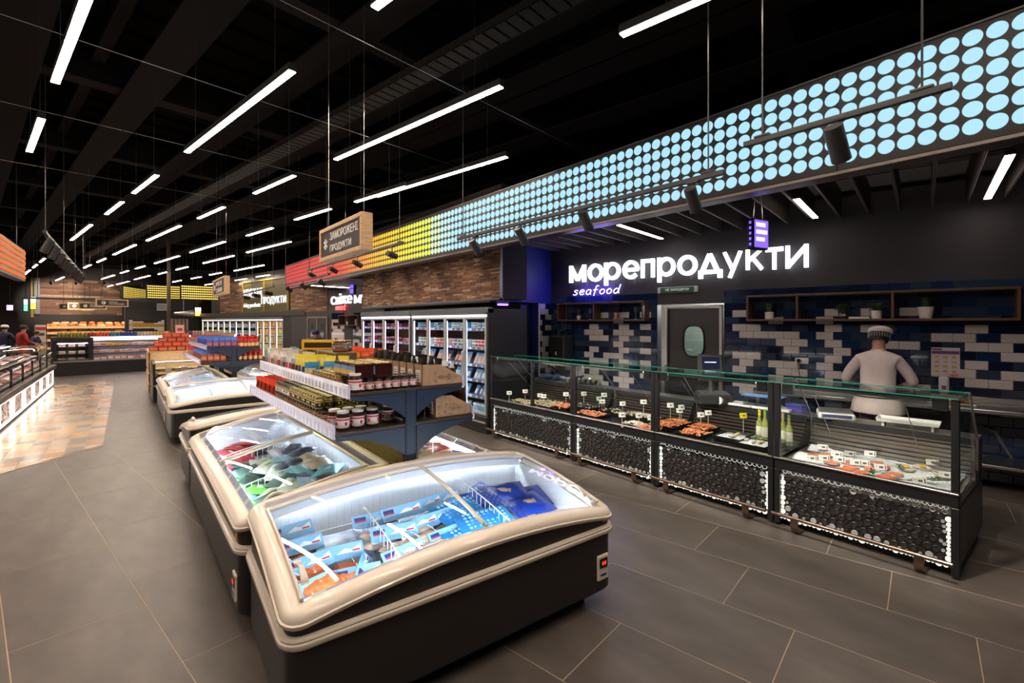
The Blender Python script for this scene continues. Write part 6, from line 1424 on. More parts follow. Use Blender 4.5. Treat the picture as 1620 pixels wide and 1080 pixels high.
for i in range(7): fish(5.50 - .02 * i, 4.70 - .0 + i * .085, .885 + .02 * (i % 2), .42, .9, .35, fishm[0], 'silvery whole fish piled at the rear of the left module, %s from the right' % ORD[i])
for i in range(5): fish(5.45, 5.42 + i * .11, .89 + .02 * (i % 2), .42, 1.2, .1, fishm[1], 'dark blue whole fish at the far left rear, %s from the right' % ORD[i])
# tills, scales and the like on the worktop
t = thing('scale_terminal', 'black scale terminal with a lit screen on the counter beside the door', 'scale', (5.35, 2.83, .86), math.radians(-50)); t.scale = (1.08, 1.0, 1.08)
b = MB(); b.rbox(-.17, -.16, 0, .17, .16, .10, .01); part('base', b, dark, t); b = MB(); b.rbox(-.15, -.14, .10, .15, .14, .115, .004); part('weighing_plate', b, steel, t)
b = MB(); b.X = Matrix.Translation((0, .1, .22)) @ Matrix.Rotation(-.25, 4, 'X'); b.rbox(-.13, -.02, 0, .13, .03, .30, .01); part('display_head', b, dark, t)
b = MB(); b.X = Matrix.Translation((0, .1, .22)) @ Matrix.Rotation(-.25, 4, 'X'); b.rbox(-.09, -.026, .13, .10, -.018, .27, .003); sc2 = part('screen', b, mat('till screen', (.01, .01, .02), .1, emit=.05, ecol=(.1, .15, .4)), t, 0)
b = MB(); b.X = Matrix.Translation((0, .1, .22)) @ Matrix.Rotation(-.25, 4, 'X'); b.box(-.06, -.0275, .205, .06, -.026, .213); part('screen_text', b, mat('till text', (.6, .7, 1), emit=1.5, ecol=(.6, .7, 1)), sc2, 0)
b = MB(); b.tube([(0, .08, .1), (0, .1, .25)], .03, 8); part('neck', b, dark, t)
t = thing('packing_tray', 'white plastic tray on feet on the worktop of the right module', 'tray', (5.42, 1.05, .86), .1); b = MB(); b.rings([[(-.10 * q, -.22 * q, z), (.10 * q, -.22 * q, z), (.10 * q, .22 * q, z), (-.10 * q, .22 * q, z)] for q, z in ((.96, .045), (1, .075), (.96, .075), (.92, .055))]); part('tray', b, white, t, 0)
for y in (-.17, .17): b = MB(); b.rbox(-.07, y - .01, 0, .07, y + .01, .046, .003); part('foot', b, white, t, 0)
t = thing('film_wrapper', 'white film wrapping board with a roll on the worktop of the third module', 'wrapper', (5.42, 2.35, .86), .0); b = MB(); b.rbox(-.11, -.36, 0, .11, .30, .03, .008); part('board', b, white, t); b = MB(); b.X = Matrix.Translation((-.05, .36, .05)) @ Matrix.Rotation(PI / 2, 4, 'Y'); b.lathe([(.045, -.12), (.045, .12), (.015, .12)], 16); part('film_roll', b, pm(225, 225, 225), t)
t = thing('clear_box', 'clear plastic box with blue rims on the worktop behind the shrimps', 'box', (5.40, 2.28, .892), .1); b = MB(); b.rings([[(-.09 * q, -.2 * q, z), (.09 * q, -.2 * q, z), (.09 * q, .2 * q, z), (-.09 * q, .2 * q, z)] for q, z in ((.9, 0), (1, .10))], cap=(True, False)); part('walls', b, glassmat('box film', (.8, .85, .9), 1.5, .05, .08), t, 0); b = MB(); b.rbox(-.095, -.205, .10, .095, .205, .112, .003); part('blue_rim', b, pm(110, 150, 220), t)
k_box(.16, .11, .08, pm(60, 50, 160), pm(80, 110, 200)).put((5.45, 1.97, .86), 1.4, 'small blue carton on the worktop by the module post')
t = thing('counter_scale', 'low white shop scale on the worktop left of the man', 'scale', (5.45, 1.62, .86), -1.2); b = MB(); b.rbox(-.15, -.15, 0, .15, .15, .06, .012); part('base', b, white, t); b = MB(); b.rbox(-.14, -.11, .06, .14, .14, .075, .004); part('plate', b, steel, t); b = MB(); b.rbox(-.12, -.155, .02, .12, -.148, .05, .002); part('display', b, pm(60, 70, 110), t)
t = thing('hanging_cuts', 'x', 'x'); bpy.data.objects.remove(t)
t = thing('meat_tray', 'steel tray with reddish cured fish behind the man', 'tray', wallpt(.95, .36, .902), WROT); b = MB(); b.rbox(-.2, -.14, 0, .2, .14, .02, .005); part('tray', b, steel, t)
for k in range(5): b = MB(); b.blob((-.14 + k * .07, 0, .035), (.04, .1, .025), 8, jit=.15); part('fish_piece', b, salmon_steak, t)
t = thing('meat_tray', 'steel tray with orange snacks at the right on the work table', 'tray', wallpt(.35, .36, .902), WROT); b = MB(); b.rbox(-.2, -.14, 0, .2, .14, .02, .005); part('tray', b, steel, t)
for k in range(5): b = MB(); b.blob((-.14 + k * .07, 0, .035), (.035, .09, .025), 8, jit=.15); part('snack_piece', b, pm(215, 140, 60), t)

# ------------------------------------------------------------------ people
def skin_mesh(name, vs_, es, rad, m, sub=2, root=0):
    me = bpy.data.meshes.new(name); me.from_pydata([tuple(v) for v in vs_], es, []); o = bpy.data.objects.new(name, me); COL.objects.link(o)
    sk = o.modifiers.new('s', 'SKIN'); sk.use_smooth_shade = True
    for i, r in enumerate(rad):
        d = me.skin_vertices[0].data[i]; d.radius = r if isinstance(r, tuple) else (r, r); d.use_root = (i == root)
    ss = o.modifiers.new('d', 'SUBSURF'); ss.levels = sub; ss.render_levels = sub
    dg = bpy.context.evaluated_depsgraph_get(); me2 = bpy.data.meshes.new_from_object(o.evaluated_get(dg)); bpy.data.objects.remove(o); bpy.data.meshes.remove(me)
    me2.materials.clear(); me2.materials.append(m); me2.shade_smooth(); return me2
skinm = mat('skin', (0.42, 0.22, 0.15), .5); coatm = mat('white coat cloth', (0.66, 0.57, 0.56), .8, noise=.08, nscale=7, bump=1.0, nstretch=(1, 1, .35)); darkcl = mat('dark cloth', (0.015, 0.016, 0.022), .8)
def person(label, loc, rot, coat, lower, capf=None, hair=mat('dark hair', (.015, .01, .008), .6), scale=1.0, bend=0.14, reach=.30, sleeve=None, vest=None):
    t = thing('person', label, 'person', loc, rot); t.scale = (scale,) * 3
    b_ = bend
    J = [(0, 0, .93), (0, .01, 1.08), (0, b_ * .45, 1.28), (0, b_ * .75, 1.42), (0, b_ * 1.1, 1.49), (0, b_ * 1.5, 1.575), (0, b_ * 1.75, 1.66)]
    rad = [(.15, .11), (.135, .10), (.14, .10), (.065, .06), (.052, .055), (.078, .092), (.06, .072)]
    E_ = [(i, i + 1) for i in range(6)]
    for sd in (-1, 1):
        k = len(J); J += [(sd * .175, b_ * .6, 1.39), (sd * .30, b_ * .6 + .03, 1.15), (sd * .20, b_ + reach * .62, 1.06), (sd * .165, b_ + reach * .85, 1.05)]; rad += [.048, .038, .030, (.036, .018)]; E_ += [(3, k), (k, k + 1), (k + 1, k + 2), (k + 2, k + 3)]
        for q in range(4):
            f = len(J); dx = (q - 1.5) * .019; J += [(sd * .165 + dx, b_ + reach * .85 + .045, 1.045), (sd * .165 + dx * 1.1, b_ + reach * .85 + .075, 1.025)]; rad += [.009, .007]; E_ += [(k + 3, f), (f, f + 1)]
        f = len(J); J += [(sd * .165 - sd * .035, b_ + reach * .85 + .01, 1.03), (sd * .165 - sd * .045, b_ + reach * .85 + .04, 1.015)]; rad += [.010, .008]; E_ += [(k + 3, f), (f, f + 1)]
    for sd in (-1, 1):
        k = len(J); J += [(sd * .095, 0, .86), (sd * .105, .02, .48), (sd * .11, -.02, .09), (sd * .115, .11, .045)]; rad += [.09, .058, .04, (.04, .03)]; E_ += [(0, k), (k, k + 1), (k + 1, k + 2), (k + 2, k + 3)]
    o = obj('body', skin_mesh('body', J, E_, rad, skinm), t)
    hd = Vector(J[5]); tilt = Matrix.Rotation(-.35 if bend > .1 else 0, 4, 'X')
    # face details on the far side of the head
    def hp(x, y, z): return Vector((0, b_ * 1.6, 1.61)) + tilt.to_3x3() @ Vector((x, y, z))
    for sd in (-1, 1):
        b = MB(); b.blob(hp(sd * .034, .083, .0), (.012, .006, .007), 8); part('eye', b, white, t); b = MB(); b.blob(hp(sd * .083, -.005, -.01), (.010, .022, .032), 8); part('ear', b, skinm, t)
    b = MB(); b.blob(hp(0, .10, -.025), (.013, .02, .022), 8); part('nose', b, skinm, t); b = MB(); b.blob(hp(0, .088, -.055), (.024, .008, .006), 8); part('mouth', b, mat('lips', (.35, .1, .09), .5), t)
    # hair cap
    b = MB(); b.X = Matrix.Translation(hp(0, -.012, .012)) @ tilt; b.lathe([(.088, -.05), (.098, -.015), (.098, .02), (.085, .06), (.05, .088), (.001, .098)], 20, sy=1.12, caps=False); part('hair', b, hair, t, 60)
    # coat: torso rings, sleeves as one skinned surface
    cv = [(0, .0, .90), (0, .01, 1.08), (0, b_ * .45, 1.27), (0, b_ * .80, 1.425), (0, b_ * .98, 1.485)]; cr = [(.20, .15), (.17, .135), (.185, .14), (.125, .10), (.075, .07)]; ce = [(0, 1), (1, 2), (2, 3), (3, 4)]
    for sd in (-1, 1):
        k = len(cv); cv += [(sd * .165, b_ * .62, 1.375), (sd * .245, b_ * .6 + .01, 1.27), (sd * .315, b_ * .6 + .03, 1.13), (sd * .235, b_ + reach * .45, 1.07)]; cr += [.072, .064, .056, .048]; ce += [(3, k), (k, k + 1), (k + 1, k + 2), (k + 2, k + 3)]
    obj('coat', skin_mesh('coat', cv, ce, cr, coat), t)
    b = MB(); rs = []
    for z, rx, ry in ((1.0, .20, .155), (.90, .232, .18), (.80, .252, .20), (.785, .24, .19)): rs.append([(rx * math.cos(a) * (1 + .03 * math.sin(7 * a)), ry * math.sin(a) * (1 + .03 * math.sin(7 * a)), z) for a in [i * PI / 14 for i in range(28)]])
    b.rings(rs, cap=(False, True)); part('coat_hem', b, coat, t, 60)
    b = MB(); b.lathe([(.098, -.035), (.078, .0), (.070, .035), (.062, .04)], 16, c=(0, b_ * .95, 1.455), sy=.9, caps=False); part('collar', b, coat, t, 60)
    tv = [(0, 0, .88), (-.085, 0, .78), (-.108, .02, .48), (-.112, -.02, .10), (.085, 0, .78), (.108, .02, .48), (.112, -.02, .10)]
    obj('trousers', skin_mesh('trousers', tv, [(0, 1), (1, 2), (2, 3), (0, 4), (4, 5), (5, 6)], [(.13, .10), .092, .08, .07, .092, .08, .07], lower), t)
    for sd in (-1, 1):
        b = MB(); b.rings([[(sd * .115 + x * q, .045 + y * q2, z) for x, y in oval(0, 0, .048, .135, 14, 2.4)] for q, q2, z in ((1, 1, 0), (1, 1, .03), (.85, .8, .075), (.6, .45, .10))]); part('shoe', b, black, t, 60)
    if capf: capf(t, hp, tilt)
    return t
def chefhat(t, hp, tilt):
    b = MB(); b.X = Matrix.Translation(hp(0, -.015, .025)) @ tilt; b.lathe([(.101, -.03), (.104, .035)], 24, sy=1.12, caps=False); part('hat_band', b, mat('striped hat band', (.02, .02, .025), .8), t, 60)
    b = MB(); b.X = Matrix.Translation(hp(0, -.015, .025)) @ tilt
    for k in range(26):
        a = k * 2 * PI / 26; b.box(.1045 * math.cos(a) - .002, .1045 * 1.12 * math.sin(a) - .002, -.028, .1045 * math.cos(a) + .002, .1045 * 1.12 * math.sin(a) + .002, .033)
    part('band_stripes', b, pm(170, 165, 170), t, 0)
    b = MB(); b.X = Matrix.Translation(hp(.012, -.02, .055)) @ tilt; b.lathe([(.103, -.002), (.118, .02), (.115, .045), (.085, .068), (.04, .078), (.001, .080)], 24, sy=1.1, caps=False); part('hat_crown', b, coatm, t, 60)
    b = MB(); b.tube([(0.075 * math.cos(a), .13 + .07 * math.sin(a), 1.462 + .012 * math.sin(a)) for a in [PI + i * PI / 10 for i in range(11)]], .006, 5); part('apron_strap', b, black, t)
    b = MB(); b.rings([[(.225 * math.cos(a), .175 * math.sin(a), z) for a in [.5 + i * (PI - 1.0) / 12 for i in range(13)]] for z in (.98, .60, .42)], cap=(False, False), closed=False); part('apron', b, mat('rust apron', (.20, .05, .03), .8), t, 60)
    b = MB(); b.tube([(.232 * math.cos(a), .18 * math.sin(a), .975) for a in [i * PI / 12 for i in range(25)]], .007, 4); part('apron_tie', b, black, t)
pp = wallpt(0.97, .80)
person('man in white coat and striped white cap, seen from behind, bent over his work', (pp.x, pp.y, 0), WROT, coatm, darkcl, chefhat)
# ------------------------------------------------------------------ far zones, placed on measured planes
class Plane:
    def __init__(s, C, rot): s.C = Vector((C[0], C[1], 0)); s.rot = rot; s.ax = Vector((math.cos(rot), math.sin(rot), 0)); s.n = Vector((-math.sin(rot), math.cos(rot), 0))
    def L(s, px, py, d=0.0):                       # pixel -> local x, z on the plane shifted d towards the viewer
        r = _ray(px, py); k = (s.n.dot(s.C) - d) / (s.n.x * r[0] + s.n.y * r[1]); p = Vector((r[0] * k, r[1] * k, 0)); return (p - s.C).dot(s.ax), EYE + r[2] * k
    def P(s, x, z=0.0, d=0.0): p = s.C + s.ax * x - s.n * d; p.z = z; return p
plum = mat('dark plum paint', (0.030, 0.026, 0.031))
# meat alcove, dairy wall (same direction as the seafood wall)
MW = Plane(M0, WROT)
q = MB(); x0, _ = MW.L(386, 495, -.9); x1, _ = MW.L(600, 495)
q.box(-4.2, 0.0, 0, 3.5, .15, 4.0); q.box(-16.5, .9, 0, -3.2, 1.05, 4.2); q.box(-4.2, 0.0, 2.05, -3.2, 1.0, 4.0)
wall_meat = struct('wall_far_right', q, plum, loc=MW.C, rot=WROT)
def brick_panel(parent, xa, xb, za, zb, hh, ln, y=0.0, limit=300):
    pl = Matrix(((1, 0, 0, xa), (0, 1, 0, y), (0, 0, 1, 0), (0, 0, 0, 1))); strip_wall(parent, xb - xa, za, zb, pl, hh, ln, limit)
MB2 = Plane(MW.P(0, 0, -.9), WROT)
xa, _ = MW.L(460, 480); xb, _ = MW.L(519, 480); brick_panel(wall_meat, xa, xb, 2.21, 3.2, .055, (.3, .7), 0.0, 140)
xa, _ = MB2.L(349, 480); xc, _ = MB2.L(386, 480); brick_panel(wall_meat, xa, xc, 2.3, 3.9, .09, (.5, 1.2), .9, 150)
# yellow panel with white dairy lettering
ya, z1 = MB2.L(386, 450); yb, z1b = MB2.L(459, 440); _, z0 = MB2.L(400, 494)
t = thing('dairy_sign', 'olive-yellow framed wall panel with white glowing Cyrillic dairy lettering', 'sign', MB2.P(0, 0), WROT)
z1 = 3.85; z0 = 2.25
b = MB(); b.rbox(ya, -.04, z0, yb, 0, z1, .01); part('panel', b, mat('olive panel', (.085, .068, .010), .5), t, 0)
yel_f = mat('yellow frame', (.42, .30, .02), .4)
for x in (ya, (ya + yb) / 2, yb - .06): b = MB(); b.rbox(x, -.09, z0, x + .06, -.04, z1, .005); part('frame_bar', b, yel_f, t, 0)
b = MB(); b.rbox(ya, -.09, z1 - .06, yb, -.04, z1, .005); part('frame_bar', b, yel_f, t, 0)
def ptext(t, PL, body, p0, p1, y, m, ex=.03, bold=.008, shear=0, nm='lettering'):
    xa_, zt = PL.L(p0[0], p0[1]); xb_, zb = PL.L(p1[0], p1[1]); zc = (zt + zb) / 2; return fit_text(nm, body, xa_, xb_, min(zt, zb), max(zt, zb), y, m, t, ex, bold, shear)
sw_far = signfar
for wd_, p0, p1 in (('МОЛОЧНІ', (389, 458), (418, 469.5)), ('ПРОДУКТИ', (417, 470), (456, 481)), ('dairy products', (389, 480), (415, 487))): ptext(t, MB2, wd_, p0, p1, -.10, sw_far)
# meat sign
t = thing('meat_sign', 'white glowing Cyrillic fresh meat sign with red neon word below, far behind the shelf', 'sign', MW.P(0, 0), WROT)
for ch, a_, b_2, y0, y1 in (('с', 527, 534.3, 469, 482), ('в', 535, 540.3, 470, 481.5), ('і', 540.5, 542.8, 464.5, 481), ('ж', 543, 552, 468, 480.5), ('е', 553, 560, 467, 480), ('м', 564, 574, 467, 479.5), ("'", 575, 577, 466, 470), ('я', 578, 585, 467, 479.5), ('с', 586, 593, 467, 479.5), ('о', 594, 602, 467, 479.5)):
    xa_, zt = MW.L(a_, y0); xb_, zb = MW.L(b_2, y1); stroke_letter(t, ch, xa_, xb_, zb, zt, -.10, -.05, sw_far, .16)
redneon = mat('red neon', (1, .1, .1), emit=5.0, ecol=(1.0, .05, .05))
xa, za = MW.L(533, 491); xb, zb = MW.L(550, 484)
neon_word(t, 'meat', -xa, -xb, za + .02, .16, .05, redneon, .018)
t = thing('violet_screen', 'small violet lit screen beside the fresh meat sign', 'screen', MW.P(MW.L(572, 463)[0], 2.85, .3), WROT)
b = MB(); b.rbox(-.12, -.05, -.15, .12, .05, .25, .01); part('case', b, black, t); b = MB(); b.rbox(-.1, -.056, .06, .1, -.05, .2, .004); b.rbox(-.1, -.056, -.12, .1, -.05, .02, .004); part('display', b, scr, t)
# double swing door
t = struct('door_3', MB(), plum, loc=MW.P(0, 0), rot=WROT); xa, _ = MW.L(487, 520); xb, zt = MW.L(519, 503); frm = mat('beige steel frame', (.30, .25, .20), .4, metal=.5); xm = (xa + xb) / 2
for x in (xa, xm - .03, xb - .06): b = MB(); b.rbox(x, -.04, 0, x + .06, 0, zt, .005); part('door_frame', b, frm, t, 0)
b = MB(); b.rbox(xa, -.04, zt, xb, 0, zt + .06, .005); part('door_frame', b, frm, t, 0)
for c in ((xa + xm) / 2, (xb + xm) / 2):
    b = MB(); b.rbox(c - (xb - xa) / 4 + .035, -.02, .02, c + (xb - xa) / 4 - .035, 0, zt - .01, .004); l = part('door_leaf', b, mat('door leaf', (.028, .026, .027)), t, 0)
    b = MB(); b.prism(oval(c, 1.5, .13, .26), 'y', -.026, -.02); part('window_pane', b, mat('far pane', (.06, .07, .05), .1), l, 0)
# tiles and shelf of the meat alcove
for k, (pa, pb) in enumerate(((525, 545), (559, 573))):
    xa, _ = MW.L(pa, 520); xb, _ = MW.L(pb, 520); n = 0
    for r in range(14):
        for c in range(int((xb - xa) / .2) + 1):
            x = xa + c * .2 - (.1 if r % 2 else 0); xe = min(x + .196, xb); x = max(x, xa)
            if xe - x < .04: continue
            b = MB(); b.rbox(x, -.012, 2.02 - r * .11, xe, 0, 2.126 - r * .11, .004); part('tile', b, tilem[0 if R.random() < .7 and r > 1 else 1], wall_meat, 0)
t = thing('box_shelf', 'dark box shelf with a green plant in the far meat alcove', 'shelf', MW.P(MW.L(561, 520)[0], 1.70), WROT)
for bx in ((-.6, -.25, 0, .6, -.02, .03), (-.6, -.25, .32, .6, -.02, .35), (-.6, -.25, .03, -.57, -.02, .32), (.57, -.25, .03, .6, -.02, .32), (.0, -.25, .03, .03, -.02, .32)): b = MB(); b.rbox(*bx, .003); part('board', b, walnut, t, 0)
p = MW.P(MW.L(556, 500)[0], 1.73, .13); t = thing('potted_plant', 'small green plant in a white pot in the far meat alcove', 'plant', p, WROT); b = MB(); b.lathe([(.05, 0), (.06, .1), (.05, .1)], 12); part('pot', b, potw, t); b = MB()
for k in range(40): a = R.uniform(0, 6.28); b.tube([(0, 0, .1), (.04 * math.cos(a), .04 * math.sin(a), .17), (.1 * math.cos(a), min(.1, .1 * math.sin(a)), .19 + .05 * R.random())], .004, 3, R.choice((0, 1)))
part('foliage', b, lg, t, kind='stuff')
# plain soffit over the meat alcove, and its lamp
q = MB(); q.box(4.4, 12.7, 3.0, 7.0, 17.6, 3.05); struct('ceiling_panel', q, mat('soffit taupe', (.10, .08, .075), .6))
q = MB(); q.box(5.65, 12.6, 0, 5.8, 13.6, 3.0); struct('wall_pier', q, plum)
a_, c_ = at(512, 452, 2.98), at(548, 454.5, 2.98); mid = (a_ + c_) / 2; t = thing('slat_light', 'white strip light under the ceiling of the far meat alcove', 'ceiling light', mid, ALPHA); b = MB(); b.rbox(-.8, -.04, -.02, .8, .04, .02, .004); part('diffuser', b, mat('slat light diffuser', (1, 1, 1)), t)
b = MB(); b.rbox(-.82, -.045, -.005, .82, .045, .03, .004); part('housing', b, fix_m, t)
# dark block beside the dairy fridges and the dairy fridges themselves
xa, _ = MW.L(447.5, 520); q = MB(); q.rbox(xa + .002, .01, 0, xa + 1.9, .88, 2.08, .01); struct('wall_block', q, mat('matt black', (.010, .010, .010), .6), loc=MW.C, rot=WROT)
ZD = [.29, .62, .95, 1.28, 1.6]
xl, _ = MW.L(405, 520); xf, _ = MW.L(319, 520)
n1 = 4; dw1 = (xa - xl - .06) / n1; D1, WD1 = fridge_bank('far glass-door fridge with yellow and orange cheese packs under the dairy sign', MW.P(xl), WROT, n1, dw1, ledy, lin_d, ZD)
n2 = 9; dw2 = (xl - xf - .06) / n2; D2, WD2 = fridge_bank('long far glass-door fridge of milk and white dairy packs left of the dairy sign', MW.P(xf), WROT, n2, dw2, ledy, lin_d, ZD)
for zi in range(5):
    stock((MW.P(xl), WROT, WD1, n1, dw1), zi, yelp, 5, 'yellow or orange pack', 'far cheese fridge', 'packs in the far cheese fridge', 2, .122, zs=ZD)
    stock((MW.P(xf), WROT, WD2, n2, dw2), zi, dairy, 4, 'pale dairy carton', 'long far dairy fridge', 'cartons in the long far dairy fridge', 1, zs=ZD)
q = MB(); q.rbox(xf - .3, -.03, 2.06, xa + 1.95, .9, 2.28, .01); struct('trim_3', q, mat('fascia brown black', (.022, .017, .014), .5), loc=MW.C, rot=WROT)

# back wall of the shop
BP = Plane(atd(128, 500, 30), ALPHA)
q = MB(); xl_, _ = BP.L(-40, 500); q.box(xl_, 0, 0, 16, .2, 5.3); wall_shop_back = struct('wall_back', q, mat('far wall dark', (.026, .020, .018), .7), loc=BP.C, rot=ALPHA)
xa, za = BP.L(63, 497); xb, zb = BP.L(193, 446); brick_panel(wall_shop_back, xa, xb, za, zb, .12, (.5, 1.3), 0.0, 300)
q = MB(); q.rbox(xa - .25, -.12, za, xa, 0, zb, .01); part('corner_trim', q, mat('grey trim', (.2, .19, .18), .5), wall_shop_back, 0)
xc, _ = BP.L(48, 500); q = MB(); q.rbox(xc, -.08, za - .2, xa - .26, 0, zb, .01); part('yellow_panel', q, mat('yellow panel', (.30, .20, .01), .5), wall_shop_back, 0)
# hanging wooden boards over the left aisle
for i, (a_, pa, pb, yt, yb_) in enumerate(((18, 151, 203, 472.5, 485.5), (21, 124, 169, 478, 489.5), (24, 107, 150, 478.5, 490), (27, 93, 130, 480, 489.5))):
    PL = Plane(atd((pa + pb) / 2, 480, a_), ALPHA); x0_, zt = PL.L(pa, yt); x1_, zb_ = PL.L(pb, yb_)
    t = thing('hanging_sign', 'long oak-framed black hanging board over the left aisle, %s in the row' % ('nearest', 'second', 'third', 'farthest')[i], 'sign', PL.P(0, zb_), ALPHA); Hh = zt - zb_; f = Hh * .14
    for nm, bx in (('frame_rail', (x0_, -.04, 0, x1_, .04, f)), ('frame_rail', (x0_, -.04, Hh - f, x1_, .04, Hh)), ('frame_stile', (x0_, -.04, f, x0_ + f, .04, Hh - f)), ('frame_stile', (x1_ - f, -.04, f, x1_, .04, Hh - f))): b = MB(); b.rbox(*bx, .004); part(nm, b, oak, t, 0)
    b = MB(); b.rbox(x0_ + f, -.025, f, x1_ - f, .025, Hh - f, .003); part('blackboard', b, mat('chalk board', (.03, .022, .018)), t, 0)
    pr = mat('board print', (.8, .76, .7)); W_ = x1_ - x0_
    fit_text('lettering', "М'ЯСНА", x0_ + W_ * .40, x0_ + W_ * .66, Hh * .54, Hh * .70, -.028, pr, t, .004, .02); fit_text('lettering', 'ГАСТРОНОМІЯ', x0_ + W_ * .40, x0_ + W_ * .86, Hh * .30, Hh * .46, -.028, pr, t, .004, .02)
    b = MB(); b.tube([(x0_ + W_ * .24 + W_ * .06 * math.cos(k * .5), -.028, Hh * .5 + Hh * .16 * math.sin(k * .5)) for k in range(12)], .015, 5); b.blob((x0_ + W_ * .26, -.028, Hh * .48), (W_ * .035, .008, Hh * .09), 8); part('steak_icon', b, pr, t)
    sc0 = PL.C.x * WD[0] + PL.C.y * WD[1]; tc0 = PL.C.x * WN[0] + PL.C.y * WN[1]; beam('channel_rail', sc0 - .12, sc0 + .12, tc0 - 1.5, tc0 + 1.5, 5.3605, 5.38, beam_m)
    for x in (x0_ + .2, x1_ - .2): b = MB(); b.tube([(x, 0, Hh), (x, 0, 5.362 - zb_)], .008, 4); part('suspension_wire', b, dark, t)
for i, px in enumerate((80, 120, 165)):
    p = atd(px, 440, 26.5); q_ = BP.P(BP.L(px + 3, 480)[0], 3.0); spot(p.x, p.y, 4.0, q_, 'distant spotlight aimed at the far brick wall, %s from the left' % ORD[i], power=420, size=1.2)
    b = MB(); b.tube([(p.x, p.y, 4.14), (p.x, p.y, 5.362)], .012, 5); single('ceiling_rod', b, dark, 'thin rod holding the distant spotlight, %s from the left' % ORD[i], 'rod')
# yellow dotted fascia far away
ydot = mat('yellow dot light', (.5, .4, .1), .3, emit=1.0, ecol=(.95, .68, .10))
t = thing('light_fascia', 'far fascia of glowing yellow dots over the kitchen corner', 'light fixture', (0, 0, 0))
def ypanel(a_, rot_, pa, pb, yt, yb_, cols):
    PL = Plane(atd((pa + pb) / 2, 460, a_), rot_); x0_, _z = PL.L(pa, yt); x1_, _z2 = PL.L(pb, yt); zc, zd = PL.L((pa + pb) / 2, yb_)[1], PL.L((pa + pb) / 2, yt)[1]
    b = MB(); b.X = Matrix.Translation(PL.C) @ Matrix.Rotation(rot_, 4, 'Z'); b.rbox(x0_, 0, zc, x1_, .15, zd, .01); part('backing_panel', b, alu, t, 0)
    b = MB(); b.X = Matrix.Translation(PL.C) @ Matrix.Rotation(rot_, 4, 'Z') @ Matrix.Rotation(PI / 2, 4, 'Z')
    pz = (zd - zc) / 6.3; px_ = (x1_ - x0_) / cols
    for c in range(cols):
        for r in range(6):
            cx_, cz_ = x0_ + (c + .5) * px_, zc + pz * (r + .65); rr = min(pz, px_) * .44; n_ = 8
            b.add([(-.006, -(cx_ + rr * math.cos(2 * PI * i / n_)), cz_ + rr * math.sin(2 * PI * i / n_)) for i in range(n_)] , [tuple(range(n_))])
    part('light_dots', b, ydot, t, 0, kind='stuff')
ypanel(24, ALPHA, 233, 284.5, 451, 473, 17); ypanel(24, ALPHA - .06, 287, 345, 451.5, 474.5, 19); ypanel(24.6, ALPHA + 1.0, 195, 230.5, 455, 473, 16)
KP = Plane(atd(260, 500, 25), ALPHA); x0_, z_a = KP.L(200, 476); x1_, z_b = KP.L(318, 500)
q = MB(); q.rbox(x0_, -.2, z_a - .02, x1_, 0, z_a + .16, .01); q.rbox(x0_, .3, 0, x1_, .45, z_a, .01); struct('wall_kitchen', q, mat('kitchen black', (.018, .016, .016), .6), loc=KP.C, rot=ALPHA)
n = 0; tyel = [tilem[0], mat('tile yellow', (.55, .28, .02), .2), black]
TT = struct('wall_tiled', MB(), black, loc=KP.C, rot=ALPHA)
xa, za = KP.L(206, 524); xb, zb = KP.L(262, 506); nr = 8
for r in range(nr):
    c = 0; x = xa - (.15 if r % 2 else 0)
    while x < xb:
        b = MB(); b.rbox(max(x, xa), .25, za + (zb - za) * r / nr, min(x + .29, xb), .29, za + (zb - za) * (r + 1) / nr - .01, .006)
        u = math.sin(x * 2.1 + r * .9) + math.sin(x * 1.3 - r); part('tile', b, tyel[1 if u > .4 else (2 if u < -1.0 else 0)], TT, 0); x += .3
for b_spec in (((270, 523), (300, 504), 'steel_hood', 'brownish steel panel of the far kitchen corner', mat('hood steel', (.30, .22, .16), .35, metal=.8)),):
    (pa, pc), (pb, pd), nm, lab, m_ = b_spec; xa, za = KP.L(pa, pc); xb, zb = KP.L(pb, pd); b = MB()
    for k in range(5): b.rbox(xa + (xb - xa) * k / 5 + .01, .1, za, xa + (xb - xa) * (k + 1) / 5 - .01, .28, zb, .02)
    single(nm, b, m_, lab, 'cabinet', KP.C, ALPHA, kind='thing')
t = thing('air_vent', 'white louvred air vent on the far dark wall left of the pole', 'vent', KP.P(KP.L(259, 485)[0], KP.L(259, 485)[1], -.28), ALPHA)
for k in range(4): b = MB(); b.rbox(-.25, -.05, -.2 + k * .1, .25, 0, -.14 + k * .1, .01); part('louvre', b, white, t)
t = thing('pendant_lamp', 'long metallic hanging lamp with an orange end in the kitchen corner', 'lamp', KP.P(KP.L(285, 496)[0], KP.L(285, 496)[1], .6), ALPHA)
b = MB(); b.X = Matrix.Rotation(PI / 2, 4, 'Y'); b.lathe([(.06, -.42), (.13, .1), (.2, .42), (.18, .42)], 14); part('shade', b, steel, t); b = MB(); b.blob((.43, 0, 0), (.03, .16, .16), 10); part('lit_end', b, mat('orange lit', (1, .5, .1), emit=1.8, ecol=(1, .42, .05)), t)
b = MB(); b.tube([(0, 0, .1), (0, 0, .9)], .02, 5); part('hanger', b, steel, t)
